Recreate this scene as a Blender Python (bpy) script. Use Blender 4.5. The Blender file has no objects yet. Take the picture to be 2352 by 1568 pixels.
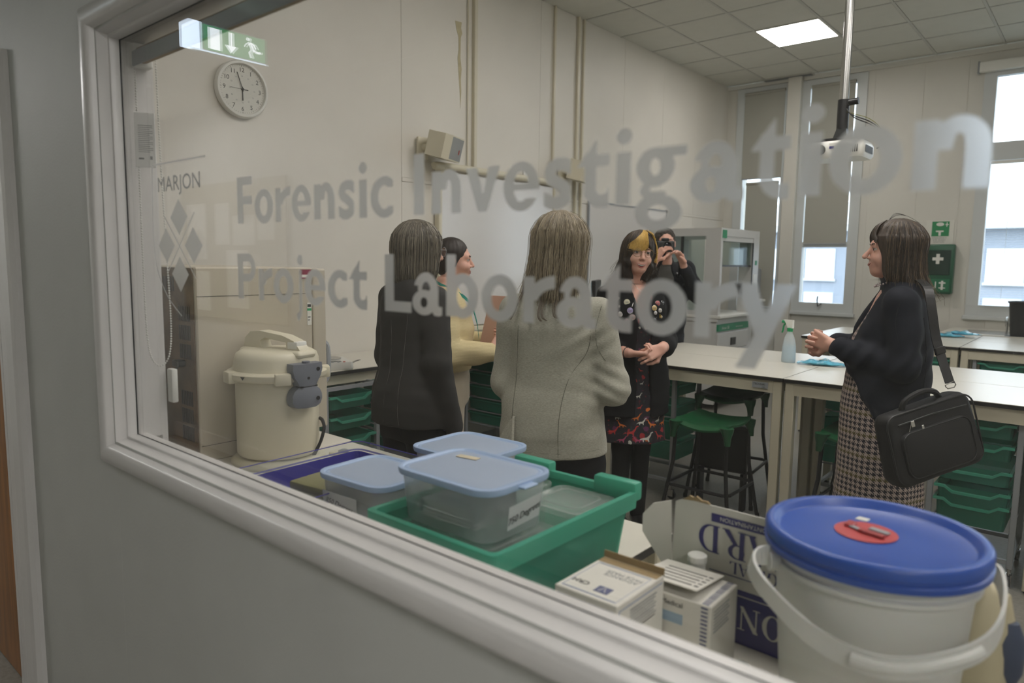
import bpy, bmesh, math, random
import numpy as np
from mathutils import Vector, Matrix, Euler
random.seed(7); RNG = np.random.RandomState(7)
sc = bpy.context.scene
COL = sc.collection
PI = math.pi
# ------------------------------------------------------------------ camera
cam_d = bpy.data.cameras.new('camera'); cam = bpy.data.objects.new('camera', cam_d); COL.objects.link(cam)
yaw, pitch, roll = -0.705005126, -0.111937448, 0.0130747829
cf = Vector((math.sin(yaw)*math.cos(pitch), math.cos(yaw)*math.cos(pitch), math.sin(pitch)))
cr = Vector((math.cos(yaw), -math.sin(yaw), 0)); cu = cr.cross(cf)
r2 = cr*math.cos(roll)+cu*math.sin(roll); u2 = -cr*math.sin(roll)+cu*math.cos(roll)
cam.matrix_world = Matrix(((r2.x, u2.x, -cf.x, 0), (r2.y, u2.y, -cf.y, 0), (r2.z, u2.z, -cf.z, 1.5), (0, 0, 0, 1)))
cam_d.sensor_width = 36; cam_d.lens = 1622.468/2352*36; cam_d.clip_start = 0.02
cam_d.dof.use_dof = True; cam_d.dof.focus_distance = 2.7; cam_d.dof.aperture_fstop = 3.2
sc.camera = cam
# ------------------------------------------------------------------ world, exposure
world = bpy.data.worlds.new('overcast_sky'); sc.world = world; world.use_nodes = True
wn = world.node_tree; bgn = wn.nodes['Background']
bgn.inputs[0].default_value = (0.80, 0.89, 1.0, 1); bgn.inputs[1].default_value = 5.5
sc.view_settings.view_transform = 'Standard'; sc.view_settings.look = 'None'
sc.view_settings.gamma = 1; sc.view_settings.use_curve_mapping = False
sc.view_settings.exposure = 0.0
sc.cycles.max_bounces = 10; sc.cycles.diffuse_bounces = 5; sc.cycles.glossy_bounces = 4
sc.cycles.transparent_max_bounces = 24; sc.cycles.transmission_bounces = 8
sc.cycles.use_denoising = True; sc.cycles.sample_clamp_indirect = 6
sc.cycles.caustics_reflective = False; sc.cycles.caustics_refractive = False
# ------------------------------------------------------------------ materials
def lin(c):
    c = [x/255 for x in c]
    return tuple((x/12.92 if x <= .04045 else ((x+.055)/1.055)**2.4) for x in c)+(1,)
def mat(name, col, rough=.5, metal=0, noise=None, bump=None, spec=.5, sss=0, coat=0, stretch=(1, 1, 1), trans=0):
    m = bpy.data.materials.new(name); m.use_nodes = True; nt = m.node_tree; b = nt.nodes['Principled BSDF']
    c = lin(col) if max(col[:3]) > 1 else tuple(col[:3])+(1,)
    b.inputs['Base Color'].default_value = c; b.inputs['Roughness'].default_value = rough
    b.inputs['Metallic'].default_value = metal; b.inputs['Specular IOR Level'].default_value = spec
    if coat: b.inputs['Coat Weight'].default_value = coat
    if trans: b.inputs['Transmission Weight'].default_value = trans
    if sss:
        b.inputs['Subsurface Weight'].default_value = sss; b.inputs['Subsurface Radius'].default_value = (.01, .004, .002)
    if noise or bump:
        tc = nt.nodes.new('ShaderNodeTexCoord'); mp = nt.nodes.new('ShaderNodeMapping'); mp.inputs['Scale'].default_value = stretch
        nt.links.new(tc.outputs['Object'], mp.inputs[0])
    if noise:
        n = nt.nodes.new('ShaderNodeTexNoise'); n.inputs['Scale'].default_value = noise[0]; n.inputs['Detail'].default_value = 4
        nt.links.new(mp.outputs[0], n.inputs[0])
        cr_ = nt.nodes.new('ShaderNodeValToRGB'); a = noise[1]
        cr_.color_ramp.elements[0].position = .35; cr_.color_ramp.elements[1].position = .65
        cr_.color_ramp.elements[0].color = tuple(max(0, x*(1-a)) for x in c[:3])+(1,)
        cr_.color_ramp.elements[1].color = tuple(min(1, x*(1+a)) for x in c[:3])+(1,)
        nt.links.new(n.outputs[0], cr_.inputs[0]); nt.links.new(cr_.outputs[0], b.inputs['Base Color'])
    if bump:
        n2 = nt.nodes.new('ShaderNodeTexNoise'); n2.inputs['Scale'].default_value = bump[0]; n2.inputs['Detail'].default_value = 3
        nt.links.new(mp.outputs[0], n2.inputs[0])
        bp = nt.nodes.new('ShaderNodeBump'); bp.inputs['Strength'].default_value = bump[1]; bp.inputs['Distance'].default_value = .002
        nt.links.new(n2.outputs[0], bp.inputs['Height']); nt.links.new(bp.outputs[0], b.inputs['Normal'])
    return m
def emis(name, col, s):
    m = bpy.data.materials.new(name); m.use_nodes = True; nt = m.node_tree
    nt.nodes.remove(nt.nodes['Principled BSDF']); e = nt.nodes.new('ShaderNodeEmission')
    e.inputs[0].default_value = lin(col); e.inputs[1].default_value = s
    nt.links.new(e.outputs[0], nt.nodes['Material Output'].inputs[0]); return m
def clear(name, tint, body, fac=.3, rough=.15, transl=.0):
    """see-through plastic: part transparent, part glossy coloured body, part light-scattering"""
    m = bpy.data.materials.new(name); m.use_nodes = True; nt = m.node_tree; b = nt.nodes['Principled BSDF']
    b.inputs['Base Color'].default_value = lin(body); b.inputs['Roughness'].default_value = rough
    t = nt.nodes.new('ShaderNodeBsdfTransparent'); t.inputs[0].default_value = lin(tint)
    mx = nt.nodes.new('ShaderNodeMixShader'); mx.inputs[0].default_value = fac
    src = b
    if transl:
        tr = nt.nodes.new('ShaderNodeBsdfTranslucent'); tr.inputs[0].default_value = lin(body)
        m2 = nt.nodes.new('ShaderNodeMixShader'); m2.inputs[0].default_value = transl
        nt.links.new(b.outputs[0], m2.inputs[1]); nt.links.new(tr.outputs[0], m2.inputs[2]); src = m2
    nt.links.new(t.outputs[0], mx.inputs[1]); nt.links.new(src.outputs[0], mx.inputs[2])
    nt.links.new(mx.outputs[0], nt.nodes['Material Output'].inputs[0]); return m
def glass(name, tint=(250, 252, 250), ior=1.45):
    m = bpy.data.materials.new(name); m.use_nodes = True; nt = m.node_tree
    nt.nodes.remove(nt.nodes['Principled BSDF'])
    t = nt.nodes.new('ShaderNodeBsdfTransparent'); t.inputs[0].default_value = lin(tint)
    g = nt.nodes.new('ShaderNodeBsdfGlossy'); g.inputs['Roughness'].default_value = 0
    f = nt.nodes.new('ShaderNodeFresnel'); gm = nt.nodes.new('ShaderNodeNewGeometry'); mr = nt.nodes.new('ShaderNodeMapRange')
    mr.inputs['To Min'].default_value = ior; mr.inputs['To Max'].default_value = 1/ior   # same reflectance from both faces of the sheet
    nt.links.new(gm.outputs['Backfacing'], mr.inputs['Value']); nt.links.new(mr.outputs[0], f.inputs[0])
    mx = nt.nodes.new('ShaderNodeMixShader'); nt.links.new(f.outputs[0], mx.inputs[0])
    nt.links.new(t.outputs[0], mx.inputs[1]); nt.links.new(g.outputs[0], mx.inputs[2])
    nt.links.new(mx.outputs[0], nt.nodes['Material Output'].inputs[0]); return m
# ------------------------------------------------------------------ object helpers
def tag(o, label=None, cat=None, group=None, kind=None):
    if label: o['label'] = label
    if cat: o['category'] = cat
    if group: o['group'] = group
    if kind: o['kind'] = kind
    return o
def thing(name, label, cat, loc=(0, 0, 0), rot=0, group=None, e=None):
    o = bpy.data.objects.new(name, None); COL.objects.link(o); o.location = loc; o.empty_display_size = .05
    o.rotation_euler = e if e is not None else (0, 0, rot)
    return tag(o, label, cat, group)
def link_mesh(name, me, m, parent=None, label=None):
    if m is not None:
        for x in (m if isinstance(m, (list, tuple)) else [m]): me.materials.append(x)
    o = bpy.data.objects.new(name, me); COL.objects.link(o)
    if parent is not None: o.parent = parent
    if label: o['label'] = label
    return o
def raw(name, v, f, m, parent=None, label=None, smooth=False, sharp=None):
    me = bpy.data.meshes.new(name)
    if isinstance(v, np.ndarray): v = v.tolist()
    if isinstance(f, np.ndarray): f = f.tolist()
    me.from_pydata(v, [], f)
    if smooth:
        me.polygons.foreach_set('use_smooth', [True]*len(me.polygons))
        if sharp: me.set_sharp_from_angle(angle=math.radians(sharp))
    me.update()
    return link_mesh(name, me, m, parent, label)
def frame_from(dirv, up=(0, 0, 1)):
    d = Vector(dirv).normalized(); u = Vector(up)
    if abs(d.dot(u)) > .98: u = Vector((1, 0, 0))
    s = d.cross(u).normalized(); u = s.cross(d); return d, s, u
class MB:
    def __init__(s): s.v = []; s.f = []; s.k = 0
    def add(s, vs, fs, M=None):
        k = len(s.v)
        s.v += [tuple(M @ Vector(p)) for p in vs] if M is not None else [tuple(p) for p in vs]
        s.f += [tuple(i+k for i in q) for q in fs]; return s
    def box(s, x0, x1, y0, y1, z0, z1, bev=0, seg=2, M=None):
        e = (s.k*3 % 11)*2e-5; s.k += 1; x0 += e; x1 -= e; y0 += e; y1 -= e; z0 += e; z1 -= e   # keeps faces of joined boxes off one plane
        if not bev:
            vs = [(x, y, z) for x in (x0, x1) for y in (y0, y1) for z in (z0, z1)]
            return s.add(vs, [(0, 1, 3, 2), (4, 6, 7, 5), (0, 4, 5, 1), (2, 3, 7, 6), (0, 2, 6, 4), (1, 5, 7, 3)], M)
        bm = bmesh.new(); bmesh.ops.create_cube(bm, size=1)
        for v in bm.verts: v.co = Vector(((x0+x1)/2+v.co.x*(x1-x0), (y0+y1)/2+v.co.y*(y1-y0), (z0+z1)/2+v.co.z*(z1-z0)))
        bmesh.ops.bevel(bm, geom=bm.edges[:], offset=bev, segments=seg, affect='EDGES', profile=.5)
        bm.verts.index_update(); vs = [tuple(v.co) for v in bm.verts]; fs = [tuple(v.index for v in f.verts) for f in bm.faces]
        bm.free(); return s.add(vs, fs, M)
    def tube(s, pts, r, n=8, closed=False, M=None, sq=False):
        pts = [Vector(p) for p in pts]; N = len(pts); rs = r if isinstance(r, (list, tuple)) else [r]*N
        vs = []; up = None
        for i in range(N):
            a = pts[i-1] if (i or closed) else pts[i]; b = pts[(i+1) % N] if (i < N-1 or closed) else pts[i]
            t = (b-a).normalized()
            if up is None: _, sd, up = frame_from(t)
            up = (up-t*up.dot(t)).normalized(); sd = t.cross(up)
            for k in range(n):
                an = 2*PI*(k+(.5 if sq else 0))/n
                vs.append(tuple(pts[i]+(sd*math.cos(an)+up*math.sin(an))*rs[i]))
        fs = []
        for i in range(N if closed else N-1):
            j = (i+1) % N
            for k in range(n): k2 = (k+1) % n; fs.append((i*n+k, i*n+k2, j*n+k2, j*n+k))
        if not closed: fs += [tuple(range(n-1, -1, -1)), tuple((N-1)*n+k for k in range(n))]
        return s.add(vs, fs, M)
    def lathe(s, prof, n=32, c=(0, 0, 0), M=None, sx=1, sy=1):
        vs = []; fs = []
        for (r, z) in prof:
            for k in range(n):
                a = 2*PI*k/n; vs.append((c[0]+r*math.cos(a)*sx, c[1]+r*math.sin(a)*sy, c[2]+z))
        for i in range(len(prof)-1):
            for k in range(n): k2 = (k+1) % n; fs.append((i*n+k, i*n+k2, (i+1)*n+k2, (i+1)*n+k))
        if prof[0][0] > 1e-6: fs.append(tuple(range(n-1, -1, -1)))
        if prof[-1][0] > 1e-6: fs.append(tuple((len(prof)-1)*n+k for k in range(n)))
        return s.add(vs, fs, M)
    def prism(s, poly, lo, hi, axis='z', M=None):
        n = len(poly)
        def p3(a, b, c): return {'z': (a, b, c), 'y': (a, c, b), 'x': (c, a, b)}[axis]
        vs = [p3(a, b, lo) for a, b in poly]+[p3(a, b, hi) for a, b in poly]
        fs = [tuple(range(n-1, -1, -1)), tuple(range(n, 2*n))]+[(i, (i+1) % n, n+(i+1) % n, n+i) for i in range(n)]
        return s.add(vs, fs, M)
    def rloop(s, rings, n_in=None, M=None, cap0=True, cap1=True):
        """loft a list of equal-length rings"""
        n = len(rings[0]); vs = [p for r in rings for p in r]; fs = []
        for i in range(len(rings)-1):
            for k in range(n): k2 = (k+1) % n; fs.append((i*n+k, i*n+k2, (i+1)*n+k2, (i+1)*n+k))
        if cap0: fs.append(tuple(range(n-1, -1, -1)))
        if cap1: fs.append(tuple((len(rings)-1)*n+k for k in range(n)))
        return s.add(vs, fs, M)
    def build(s, name, m, parent=None, label=None, smooth=False, sharp=35):
        return raw(name, s.v, s.f, m, parent, label, smooth, sharp)
def struct(name, mb, m, smooth=False):
    o = mb.build(name, m, None, None, smooth); o['kind'] = 'structure'; return o
def rrect(w, d, r, n=4, z=0, cx=0, cy=0):
    out = []
    for (sx, sy, a0) in ((1, 1, 0), (-1, 1, PI/2), (-1, -1, PI), (1, -1, 1.5*PI)):
        for k in range(n+1):
            a = a0+PI/2*k/n; out.append((cx+sx*(w/2-r)+r*math.cos(a), cy+sy*(d/2-r)+r*math.sin(a), z))
    return out
def copy_tree(o, parent=None):
    c = o.copy(); COL.objects.link(c)
    if parent is not None: c.parent = parent
    for ch in list(o.children): copy_tree(ch, c)
    return c
def text(body, size, m, parent, M, name='lettering', extr=.0002, align='CENTER', offset=0, sx=1, shear=0):
    cu_ = bpy.data.curves.new('t', 'FONT'); cu_.body = body; cu_.size = size; cu_.extrude = extr; cu_.align_x = align
    cu_.offset = offset; cu_.resolution_u = 3; cu_.shear = shear; cu_.space_line = .9
    ob = bpy.data.objects.new('t', cu_); COL.objects.link(ob)
    dg = bpy.context.evaluated_depsgraph_get(); me = bpy.data.meshes.new_from_object(ob.evaluated_get(dg))
    bpy.data.objects.remove(ob); bpy.data.curves.remove(cu_)
    me.transform(M @ Matrix.Diagonal((sx, 1, 1, 1))); me.name = name
    me.materials.clear(); return link_mesh(name, me, m, parent)
def plane_M(o, ux, uz):
    """matrix mapping text plane x->ux, y->uz at origin o"""
    ux = Vector(ux).normalized(); uz = Vector(uz).normalized(); n = ux.cross(uz)
    return Matrix(((ux.x, uz.x, n.x, o[0]), (ux.y, uz.y, n.y, o[1]), (ux.z, uz.z, n.z, o[2]), (0, 0, 0, 1)))
# ------------------------------------------------------------------ signed distance modelling (continuous organic surfaces)
def nets(F, lo, h):
    nx, ny, nz = F.shape; S = F < 0
    c = [S[i:nx-1+i, j:ny-1+j, k:nz-1+k] for i in (0, 1) for j in (0, 1) for k in (0, 1)]
    tot = sum(x.astype(np.int8) for x in c); act = (tot > 0) & (tot < 8)
    idx = -np.ones(act.shape, np.int64); ii, jj, kk = np.nonzero(act); idx[ii, jj, kk] = np.arange(len(ii))
    acc = np.zeros((len(ii), 3)); cnt = np.zeros(len(ii))
    for ax in range(3):
        o1, o2 = [a for a in range(3) if a != ax]
        for a in (0, 1):
            for b in (0, 1):
                d0 = [0, 0, 0]; d0[o1] = a; d0[o2] = b; d1 = list(d0); d1[ax] = 1
                f0 = F[ii+d0[0], jj+d0[1], kk+d0[2]]; f1 = F[ii+d1[0], jj+d1[1], kk+d1[2]]
                m = (f0 < 0) != (f1 < 0); t = np.where(m, f0/np.where(m, f0-f1, 1), 0)
                p = np.tile(np.array(d0, float), (len(ii), 1)); p[:, ax] = t
                acc += p*m[:, None]; cnt += m
    V = (np.stack([ii, jj, kk], 1)+acc/np.maximum(cnt, 1)[:, None])*h+np.array(lo)
    Q = []
    for ax in range(3):
        o1, o2 = [(1, 2), (2, 0), (0, 1)][ax]
        s0 = [slice(None)]*3; s1 = [slice(None)]*3; s0[ax] = slice(0, -1); s1[ax] = slice(1, None)
        A = S[tuple(s0)]; B = S[tuple(s1)]; X = A != B
        e = np.stack(np.nonzero(X), 1)
        ok = (e[:, o1] > 0) & (e[:, o2] > 0) & (e[:, o1] < act.shape[o1]) & (e[:, o2] < act.shape[o2]); e = e[ok]
        def g(a, b):
            q = e.copy(); q[:, o1] -= a; q[:, o2] -= b; return idx[q[:, 0], q[:, 1], q[:, 2]]
        q = np.stack([g(1, 1), g(0, 1), g(0, 0), g(1, 0)], 1)
        ins = A[e[:, 0], e[:, 1], e[:, 2]]; q[~ins] = q[~ins][:, ::-1]; Q.append(q)
    return V, np.concatenate(Q)
def mesh_sdf(fn, lo, hi, h):
    lo = np.array(lo, float); n = np.ceil((np.array(hi)-lo)/h).astype(int)+1
    g = np.stack(np.meshgrid(*[lo[i]+h*np.arange(n[i]) for i in range(3)], indexing='ij'), -1).reshape(-1, 3)
    F = np.concatenate([fn(g[i:i+400000]) for i in range(0, len(g), 400000)]).reshape(n)
    return nets(F, lo, h)
def V3(*a): return np.array(a, float)
def cap(P, a, b, ra, rb=None):
    rb = ra if rb is None else rb; a = np.array(a, float); b = np.array(b, float); d = b-a
    t = np.clip(((P-a)@d)/max(d@d, 1e-12), 0, 1); return np.linalg.norm(P-a-t[:, None]*d, axis=1)-(ra+(rb-ra)*t)
def ell(P, c, r):
    q = P-np.array(c, float); r = np.array(r, float); k0 = np.linalg.norm(q/r, axis=1); k1 = np.linalg.norm(q/r**2, axis=1)
    return k0*(k0-1)/np.maximum(k1, 1e-9)
def su(a, b, k):
    h = np.clip(.5+.5*(b-a)/k, 0, 1); return b*(1-h)+a*h-k*h*(1-h)
def sub(a, b, k): return -su(-a, b, k)
def prof(P, tab, pw=2.0, folds=None):
    """stack of (z, halfwidth, halfdepth, ycentre) ellipses"""
    T = np.array(tab, float); T = T[np.argsort(T[:, 0])]; z = P[:, 2]
    a = np.interp(z, T[:, 0], T[:, 1]); b = np.interp(z, T[:, 0], T[:, 2]); yc = np.interp(z, T[:, 0], T[:, 3])
    X = P[:, 0]; Y = P[:, 1]-yc
    k = (np.abs(X/a)**pw+np.abs(Y/b)**pw)**(1/pw)
    if folds is not None: k = k*(1+folds(np.arctan2(Y/b, X/a), z))
    d = (k-1)*np.minimum(a, b)
    return np.maximum(np.maximum(d, z-T[-1, 0]), T[0, 0]-z)
def wrinkle(P, amp, sc_=9., seed=0):
    r = np.random.RandomState(seed); o = 0
    for i in range(5):
        k = r.normal(size=3); k /= np.linalg.norm(k); k[2] *= 1.6; o = o+np.sin(P@k*sc_*(1+.7*i)+r.rand()*6)/(1+.6*i)
    return o*amp*.5
def sdf_obj(name, fn, lo, hi, h, m, parent=None, label=None, M=None, matfn=None):
    V, Q = mesh_sdf(fn, lo, hi, h)
    mi = matfn(V[Q].mean(1)) if matfn else None
    if M is not None: M = np.array(M); V = V@M[:3, :3].T+M[:3, 3]
    o = raw(name, V, Q, m, parent, label, smooth=True)
    if mi is not None: o.data.polygons.foreach_set('material_index', mi.astype(np.int32)); o.data.update()
    return o
# ------------------------------------------------------------------ shared materials
M = {}
M['corr_wall'] = mat('corridor_wall_paint', (190, 191, 187), .6, noise=(3, .03), bump=(140, .25))
M['trim'] = mat('gloss_white_trim', (212, 210, 208), .3, noise=(6, .02), bump=(60, .08))
M['lab_wall'] = mat('lab_wall_paint', (216, 212, 203), .5, noise=(2, .025), bump=(90, .1))
M['far_wall'] = mat('window_wall_paint', (208, 206, 198), .5, noise=(2, .02))
M['tile'] = mat('ceiling_tile', (205, 205, 197), .9, noise=(8, .02), bump=(220, .5))
M['grid'] = mat('ceiling_grid', (188, 188, 182), .5)
M['floor'] = mat('grey_vinyl_floor', (128, 124, 116), .42, noise=(60, .12), bump=(300, .1))
M['white'] = mat('white_plastic', (222, 222, 216), .35)
M['cream'] = mat('cream_metal', (205, 199, 178), .4, noise=(4, .02))
M['beige'] = mat('beige_enamel', (184, 176, 160), .42, noise=(3, .04))
M['black'] = mat('black_plastic', (22, 22, 24), .4)
M['dark'] = mat('dark_grey_metal', (48, 50, 50), .4)
M['steel'] = mat('brushed_steel', (190, 190, 188), .25, 1)
M['greymetal'] = mat('grey_painted_metal', (150, 154, 158), .4)
M['green'] = mat('green_stool_plastic', (26, 80, 48), .3)
M['topwhite'] = mat('white_laminate_top', (212, 208, 196), .3, noise=(20, .015))
M['edgeblack'] = mat('black_laminate_edge', (36, 34, 32), .4)
M['ink'] = mat('black_ink', (40, 40, 42), .6)
M['inkgrey'] = mat('grey_ink', (128, 130, 132), .6)
M['navyink'] = mat('navy_ink', (38, 36, 110), .5)
M['paper'] = mat('white_paper', (214, 213, 205), .7)
M['pane'] = glass('window_pane_glass', (250, 252, 252))
M['glass'] = glass('partition_glass', (247, 247, 246), 1.5)
M['wood'] = mat('brown_door_wood', (150, 98, 38), .4, noise=(5, .22), stretch=(9, 9, .7))
M['frost'] = bpy.data.materials.new('frosted_vinyl'); M['frost'].use_nodes = True
nt = M['frost'].node_tree; b_ = nt.nodes['Principled BSDF']; b_.inputs['Base Color'].default_value = (.50, .50, .48, 1); b_.inputs['Roughness'].default_value = .55
tr_ = nt.nodes.new('ShaderNodeBsdfTranslucent'); tr_.inputs[0].default_value = (.62, .63, .62, 1)
rf_ = nt.nodes.new('ShaderNodeBsdfRefraction'); rf_.inputs[0].default_value = (.72, .74, .76, 1); rf_.inputs['Roughness'].default_value = .75; rf_.inputs['IOR'].default_value = 1.12
tp_ = nt.nodes.new('ShaderNodeBsdfTransparent'); tp_.inputs[0].default_value = (.8, .8, .8, 1)
def _mix(a, b, f):
    m_ = nt.nodes.new('ShaderNodeMixShader'); m_.inputs[0].default_value = f
    nt.links.new(a.outputs[0], m_.inputs[1]); nt.links.new(b.outputs[0], m_.inputs[2]); return m_
m1 = _mix(b_, tr_, .55); m2 = _mix(m1, rf_, .45); m3 = _mix(m2, tp_, .06)
nt.links.new(m3.outputs[0], nt.nodes['Material Output'].inputs[0])
# ------------------------------------------------------------------ the two rooms
YP0, YP1, XW, XE, YF, HC = .65, .755, -3.89, 3.2, 8.70, 3.70
GX0, GX1, GZ0, GZ1, GY = -1.79, .55, 1.07, 1.996, .70
struct('floor', MB().box(-6, XE, -1.35, YF+.1, -.1, 0), M['floor'])
# floor sheet joints
fj = MB()
for x in (-2.6, -.6, 1.4): fj.box(x-.002, x+.002, YP1, YF, -.001, .0008)
struct('trim_2', fj, M['greymetal'])
# partition wall with the opening (corridor face YP0, lab face YP1)
pw = MB(); OX0, OX1, OZ0, OZ1 = GX0-.012, GX1+.012, GZ0-.012, GZ1+.012; DX0, DX1, DZ = -3.55, -2.70, 2.0
pw.box(-6, DX0, YP0, YP1, 0, HC); pw.box(DX0, DX1, YP0, YP1, DZ, HC); pw.box(DX1, OX0, YP0, YP1, 0, HC)
pw.box(OX0, OX1, YP0, YP1, 0, 1.0); pw.box(OX0, OX1, YP0, .716, 1.0, OZ0); pw.box(OX0, OX1, YP0, YP1, OZ1, HC); pw.box(OX1, XE, YP0, YP1, 0, HC)
struct('wall_front', pw, M['corr_wall'])
# left door (brown wood) with its architrave
d = MB().box(DX0+.003, DX1-.003, YP0+.03, YP0+.075, .005, DZ-.003, .002).build('door_1', M['wood'], smooth=True); d['kind'] = 'structure'
dh = MB(); dh.tube([(DX0+.08, YP0+.03, 1.0), (DX0+.08, YP0-.02, 1.0), (DX0+.19, YP0-.02, 1.0)], .009, 10); dh.build('door_handle', M['steel'], d, smooth=True)
at = MB()
for (a, b) in ((DX1, DX1+.025), (DX1+.06, DX1+.255)):
    pass
def archi(mb, x0, x1, z1):
    # moulded upright: stepped profile swept up
    pr = [(x0, YP0), (x0, YP0-.012), (x0+.018, YP0-.016), (x0+.024, YP0-.010), (x0+.034, YP0-.018), (x0+.085, YP0-.022), (x0+.11, YP0-.026), (x1-.03, YP0-.028), (x1-.012, YP0-.024), (x1, YP0-.012), (x1, YP0)]
    mb.prism(pr, 0, z1, 'z')
archi(at, DX1+.045, DX1+.255, DZ+.08); at.box(DX1, DX1+.045, YP0-.006, YP0+.03, 0, DZ)
at.box(DX0-.1, DX1+.045, YP0-.02, YP0, DZ, DZ+.08)
struct('trim_1', at, M['trim'])
# frame of the partition window: profile swept round the four sides
prof_w = [(0, .706), (0, .676), (.0015, .674), (.018, .673), (.018, .646), (.0205, .642), (.0215, .636), (.026, .630), (.034, .6265), (.046, .627), (.058, .631), (.067, .638), (.073, .647), (.074, .651), (.012, .651)]
def ring_of(dd, y): return [(GX0-dd, y, GZ0-dd), (GX1+dd, y, GZ0-dd), (GX1+dd, y, GZ1+dd), (GX0-dd, y, GZ1+dd)]
wf = MB(); vs = []; 
for (dd, y) in prof_w: vs += ring_of(dd, y)
n = len(prof_w); fs = []
for i in range(n):
    j = (i+1) % n
    for k in range(4): fs.append((i*4+k, i*4+(k+1) % 4, j*4+(k+1) % 4, j*4+k))
wf.add(vs, fs); win = wf.build('window_1', M['trim'], None, None, True, 40); win['kind'] = 'structure'
# lab-side lining of the opening
ln = MB(); t = .012
for (x0, x1, z0, z1, yb) in ((OX0, GX0, OZ0, OZ1, YP1+.004), (GX1, OX1, OZ0, OZ1, YP1+.004), (GX0, GX1, OZ0, GZ0, .718), (GX0, GX1, GZ1, OZ1, YP1+.004)): ln.box(x0, x1, .7061, yb, z0, z1)
for (x0, x1, z0, z1) in ((OX0-.05, GX0+.0, 1.0, OZ1+.05), (GX1, OX1+.05, 1.0, OZ1+.05), (GX0, GX1, GZ1, OZ1+.05)): ln.box(x0, x1, YP1+.0005, YP1+.014, z0, z1)
ln.build('window_frame', M['trim'], win)
gl = MB().box(GX0, GX1, .697, .703, GZ0, GZ1).build('pane', M['glass'], win, 'large clear pane carrying the frosted lettering')
gk = MB()
gk.tube([(GX0+.001, .6965, GZ0), (GX0+.001, .6965, GZ1)], .0016, 6); gk.tube([(GX0, .6965, GZ0+.001), (GX1, .6965, GZ0+.001)], .0008, 6); gk.tube([(GX0, .6965, GZ1-.001), (GX1, .6965, GZ1-.001)], .0012, 6)
gk.build('seal', M['dark'], win)
# lab walls -------------------------------------------------------
struct('wall_left', MB().box(XW-.15, XW-.012, YP1, YF+.1, 0, HC), M['lab_wall'])
wl = bpy.data.objects['wall_left']
ys = [YP1, 3.35, 4.02, 4.9, 5.5, 6.25, 7.05, 7.85, YF]
for i in range(len(ys)-1):
    for (z0, z1) in (((0, HC),) if i == 0 else ((0, 2.055), (2.085, HC))):
        MB().box(XW-.012, XW, ys[i]+.0012, ys[i+1]-.0012, z0, z1, .001, 1).build('wall_panel', M['lab_wall'], wl)
MB().box(XW-.012, XW+.004, 3.352, YF, 2.0565, 2.0835, .0015, 1).build('dado_strip', M['lab_wall'], wl)
tl = MB()
for y, r in ((4.07, .017), (5.08, .012), (5.43, .014), (5.52, .012)): tl.box(XW, XW+2*r, y-r, y+r, 2.1 if y < 5 else 1.0, HC, .004, 1)
tl.tube([(XW+.012, 4.0, 2.1), (XW+.012, 4.0, HC)], .006, 6)
struct('trim_3', tl, M['cream'])
# damp stain on the left wall: thin patch of lifted paint
st = [(3.86, 3.34), (3.99, 3.345), (3.975, 3.29), (4.0, 3.24), (3.97, 3.20), (3.965, 3.0), (3.99, 2.9), (3.975, 2.8), (3.985, 2.68), (3.965, 2.52), (3.955, 2.66), (3.93, 2.85), (3.91, 3.0), (3.93, 3.08), (3.925, 3.2), (3.88, 3.27)]
st = [(3.872+(y-3.86)*.55, 2.65+(z-2.52)*.76) for y, z in st]
pt = MB().prism([(y, z) for y, z in st], XW+.0002, XW+.0015, 'x').build('damp_stain', mat('stained_paint', (180, 170, 138), .7, noise=(30, .08)), wl)
# far wall with openings
OPS = [(-3.70, -3.13, .95, 3.61), (-2.93, -2.33, 1.02, 3.60), (-1.12, .25, 1.07, 3.46), (1.0, 2.4, 1.07, 3.46)]
fw = MB(); x = XW-.15
for (a, b, z0, z1) in OPS:
    fw.box(x, a, YF, YF+.25, 0, HC); fw.box(a, b, YF, YF+.25, 0, z0); fw.box(a, b, YF, YF+.25, z1, HC); x = b
fw.box(x, XE+.15, YF, YF+.25, 0, HC); struct('wall_back', fw, M['far_wall'])
struct('wall_right', MB().box(XE, XE+.15, YP1, YF, 0, HC), M['lab_wall'])
fc = MB().box(-3.12, -2.97, YF-.10, YF, 0, HC, .004, 1); fc.box(-2.965, XE, YF-.03, YF-.0005, 3.645, HC-.001); fc.box(XW, -3.125, YF-.03, YF-.0005, 3.655, HC-.001)
for x in (-2.2, -1.72, -1.32): fc.box(x-.003, x+.003, YF-.004, YF, 0, 3.62)
struct('trim_4', fc, M['far_wall'])
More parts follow.
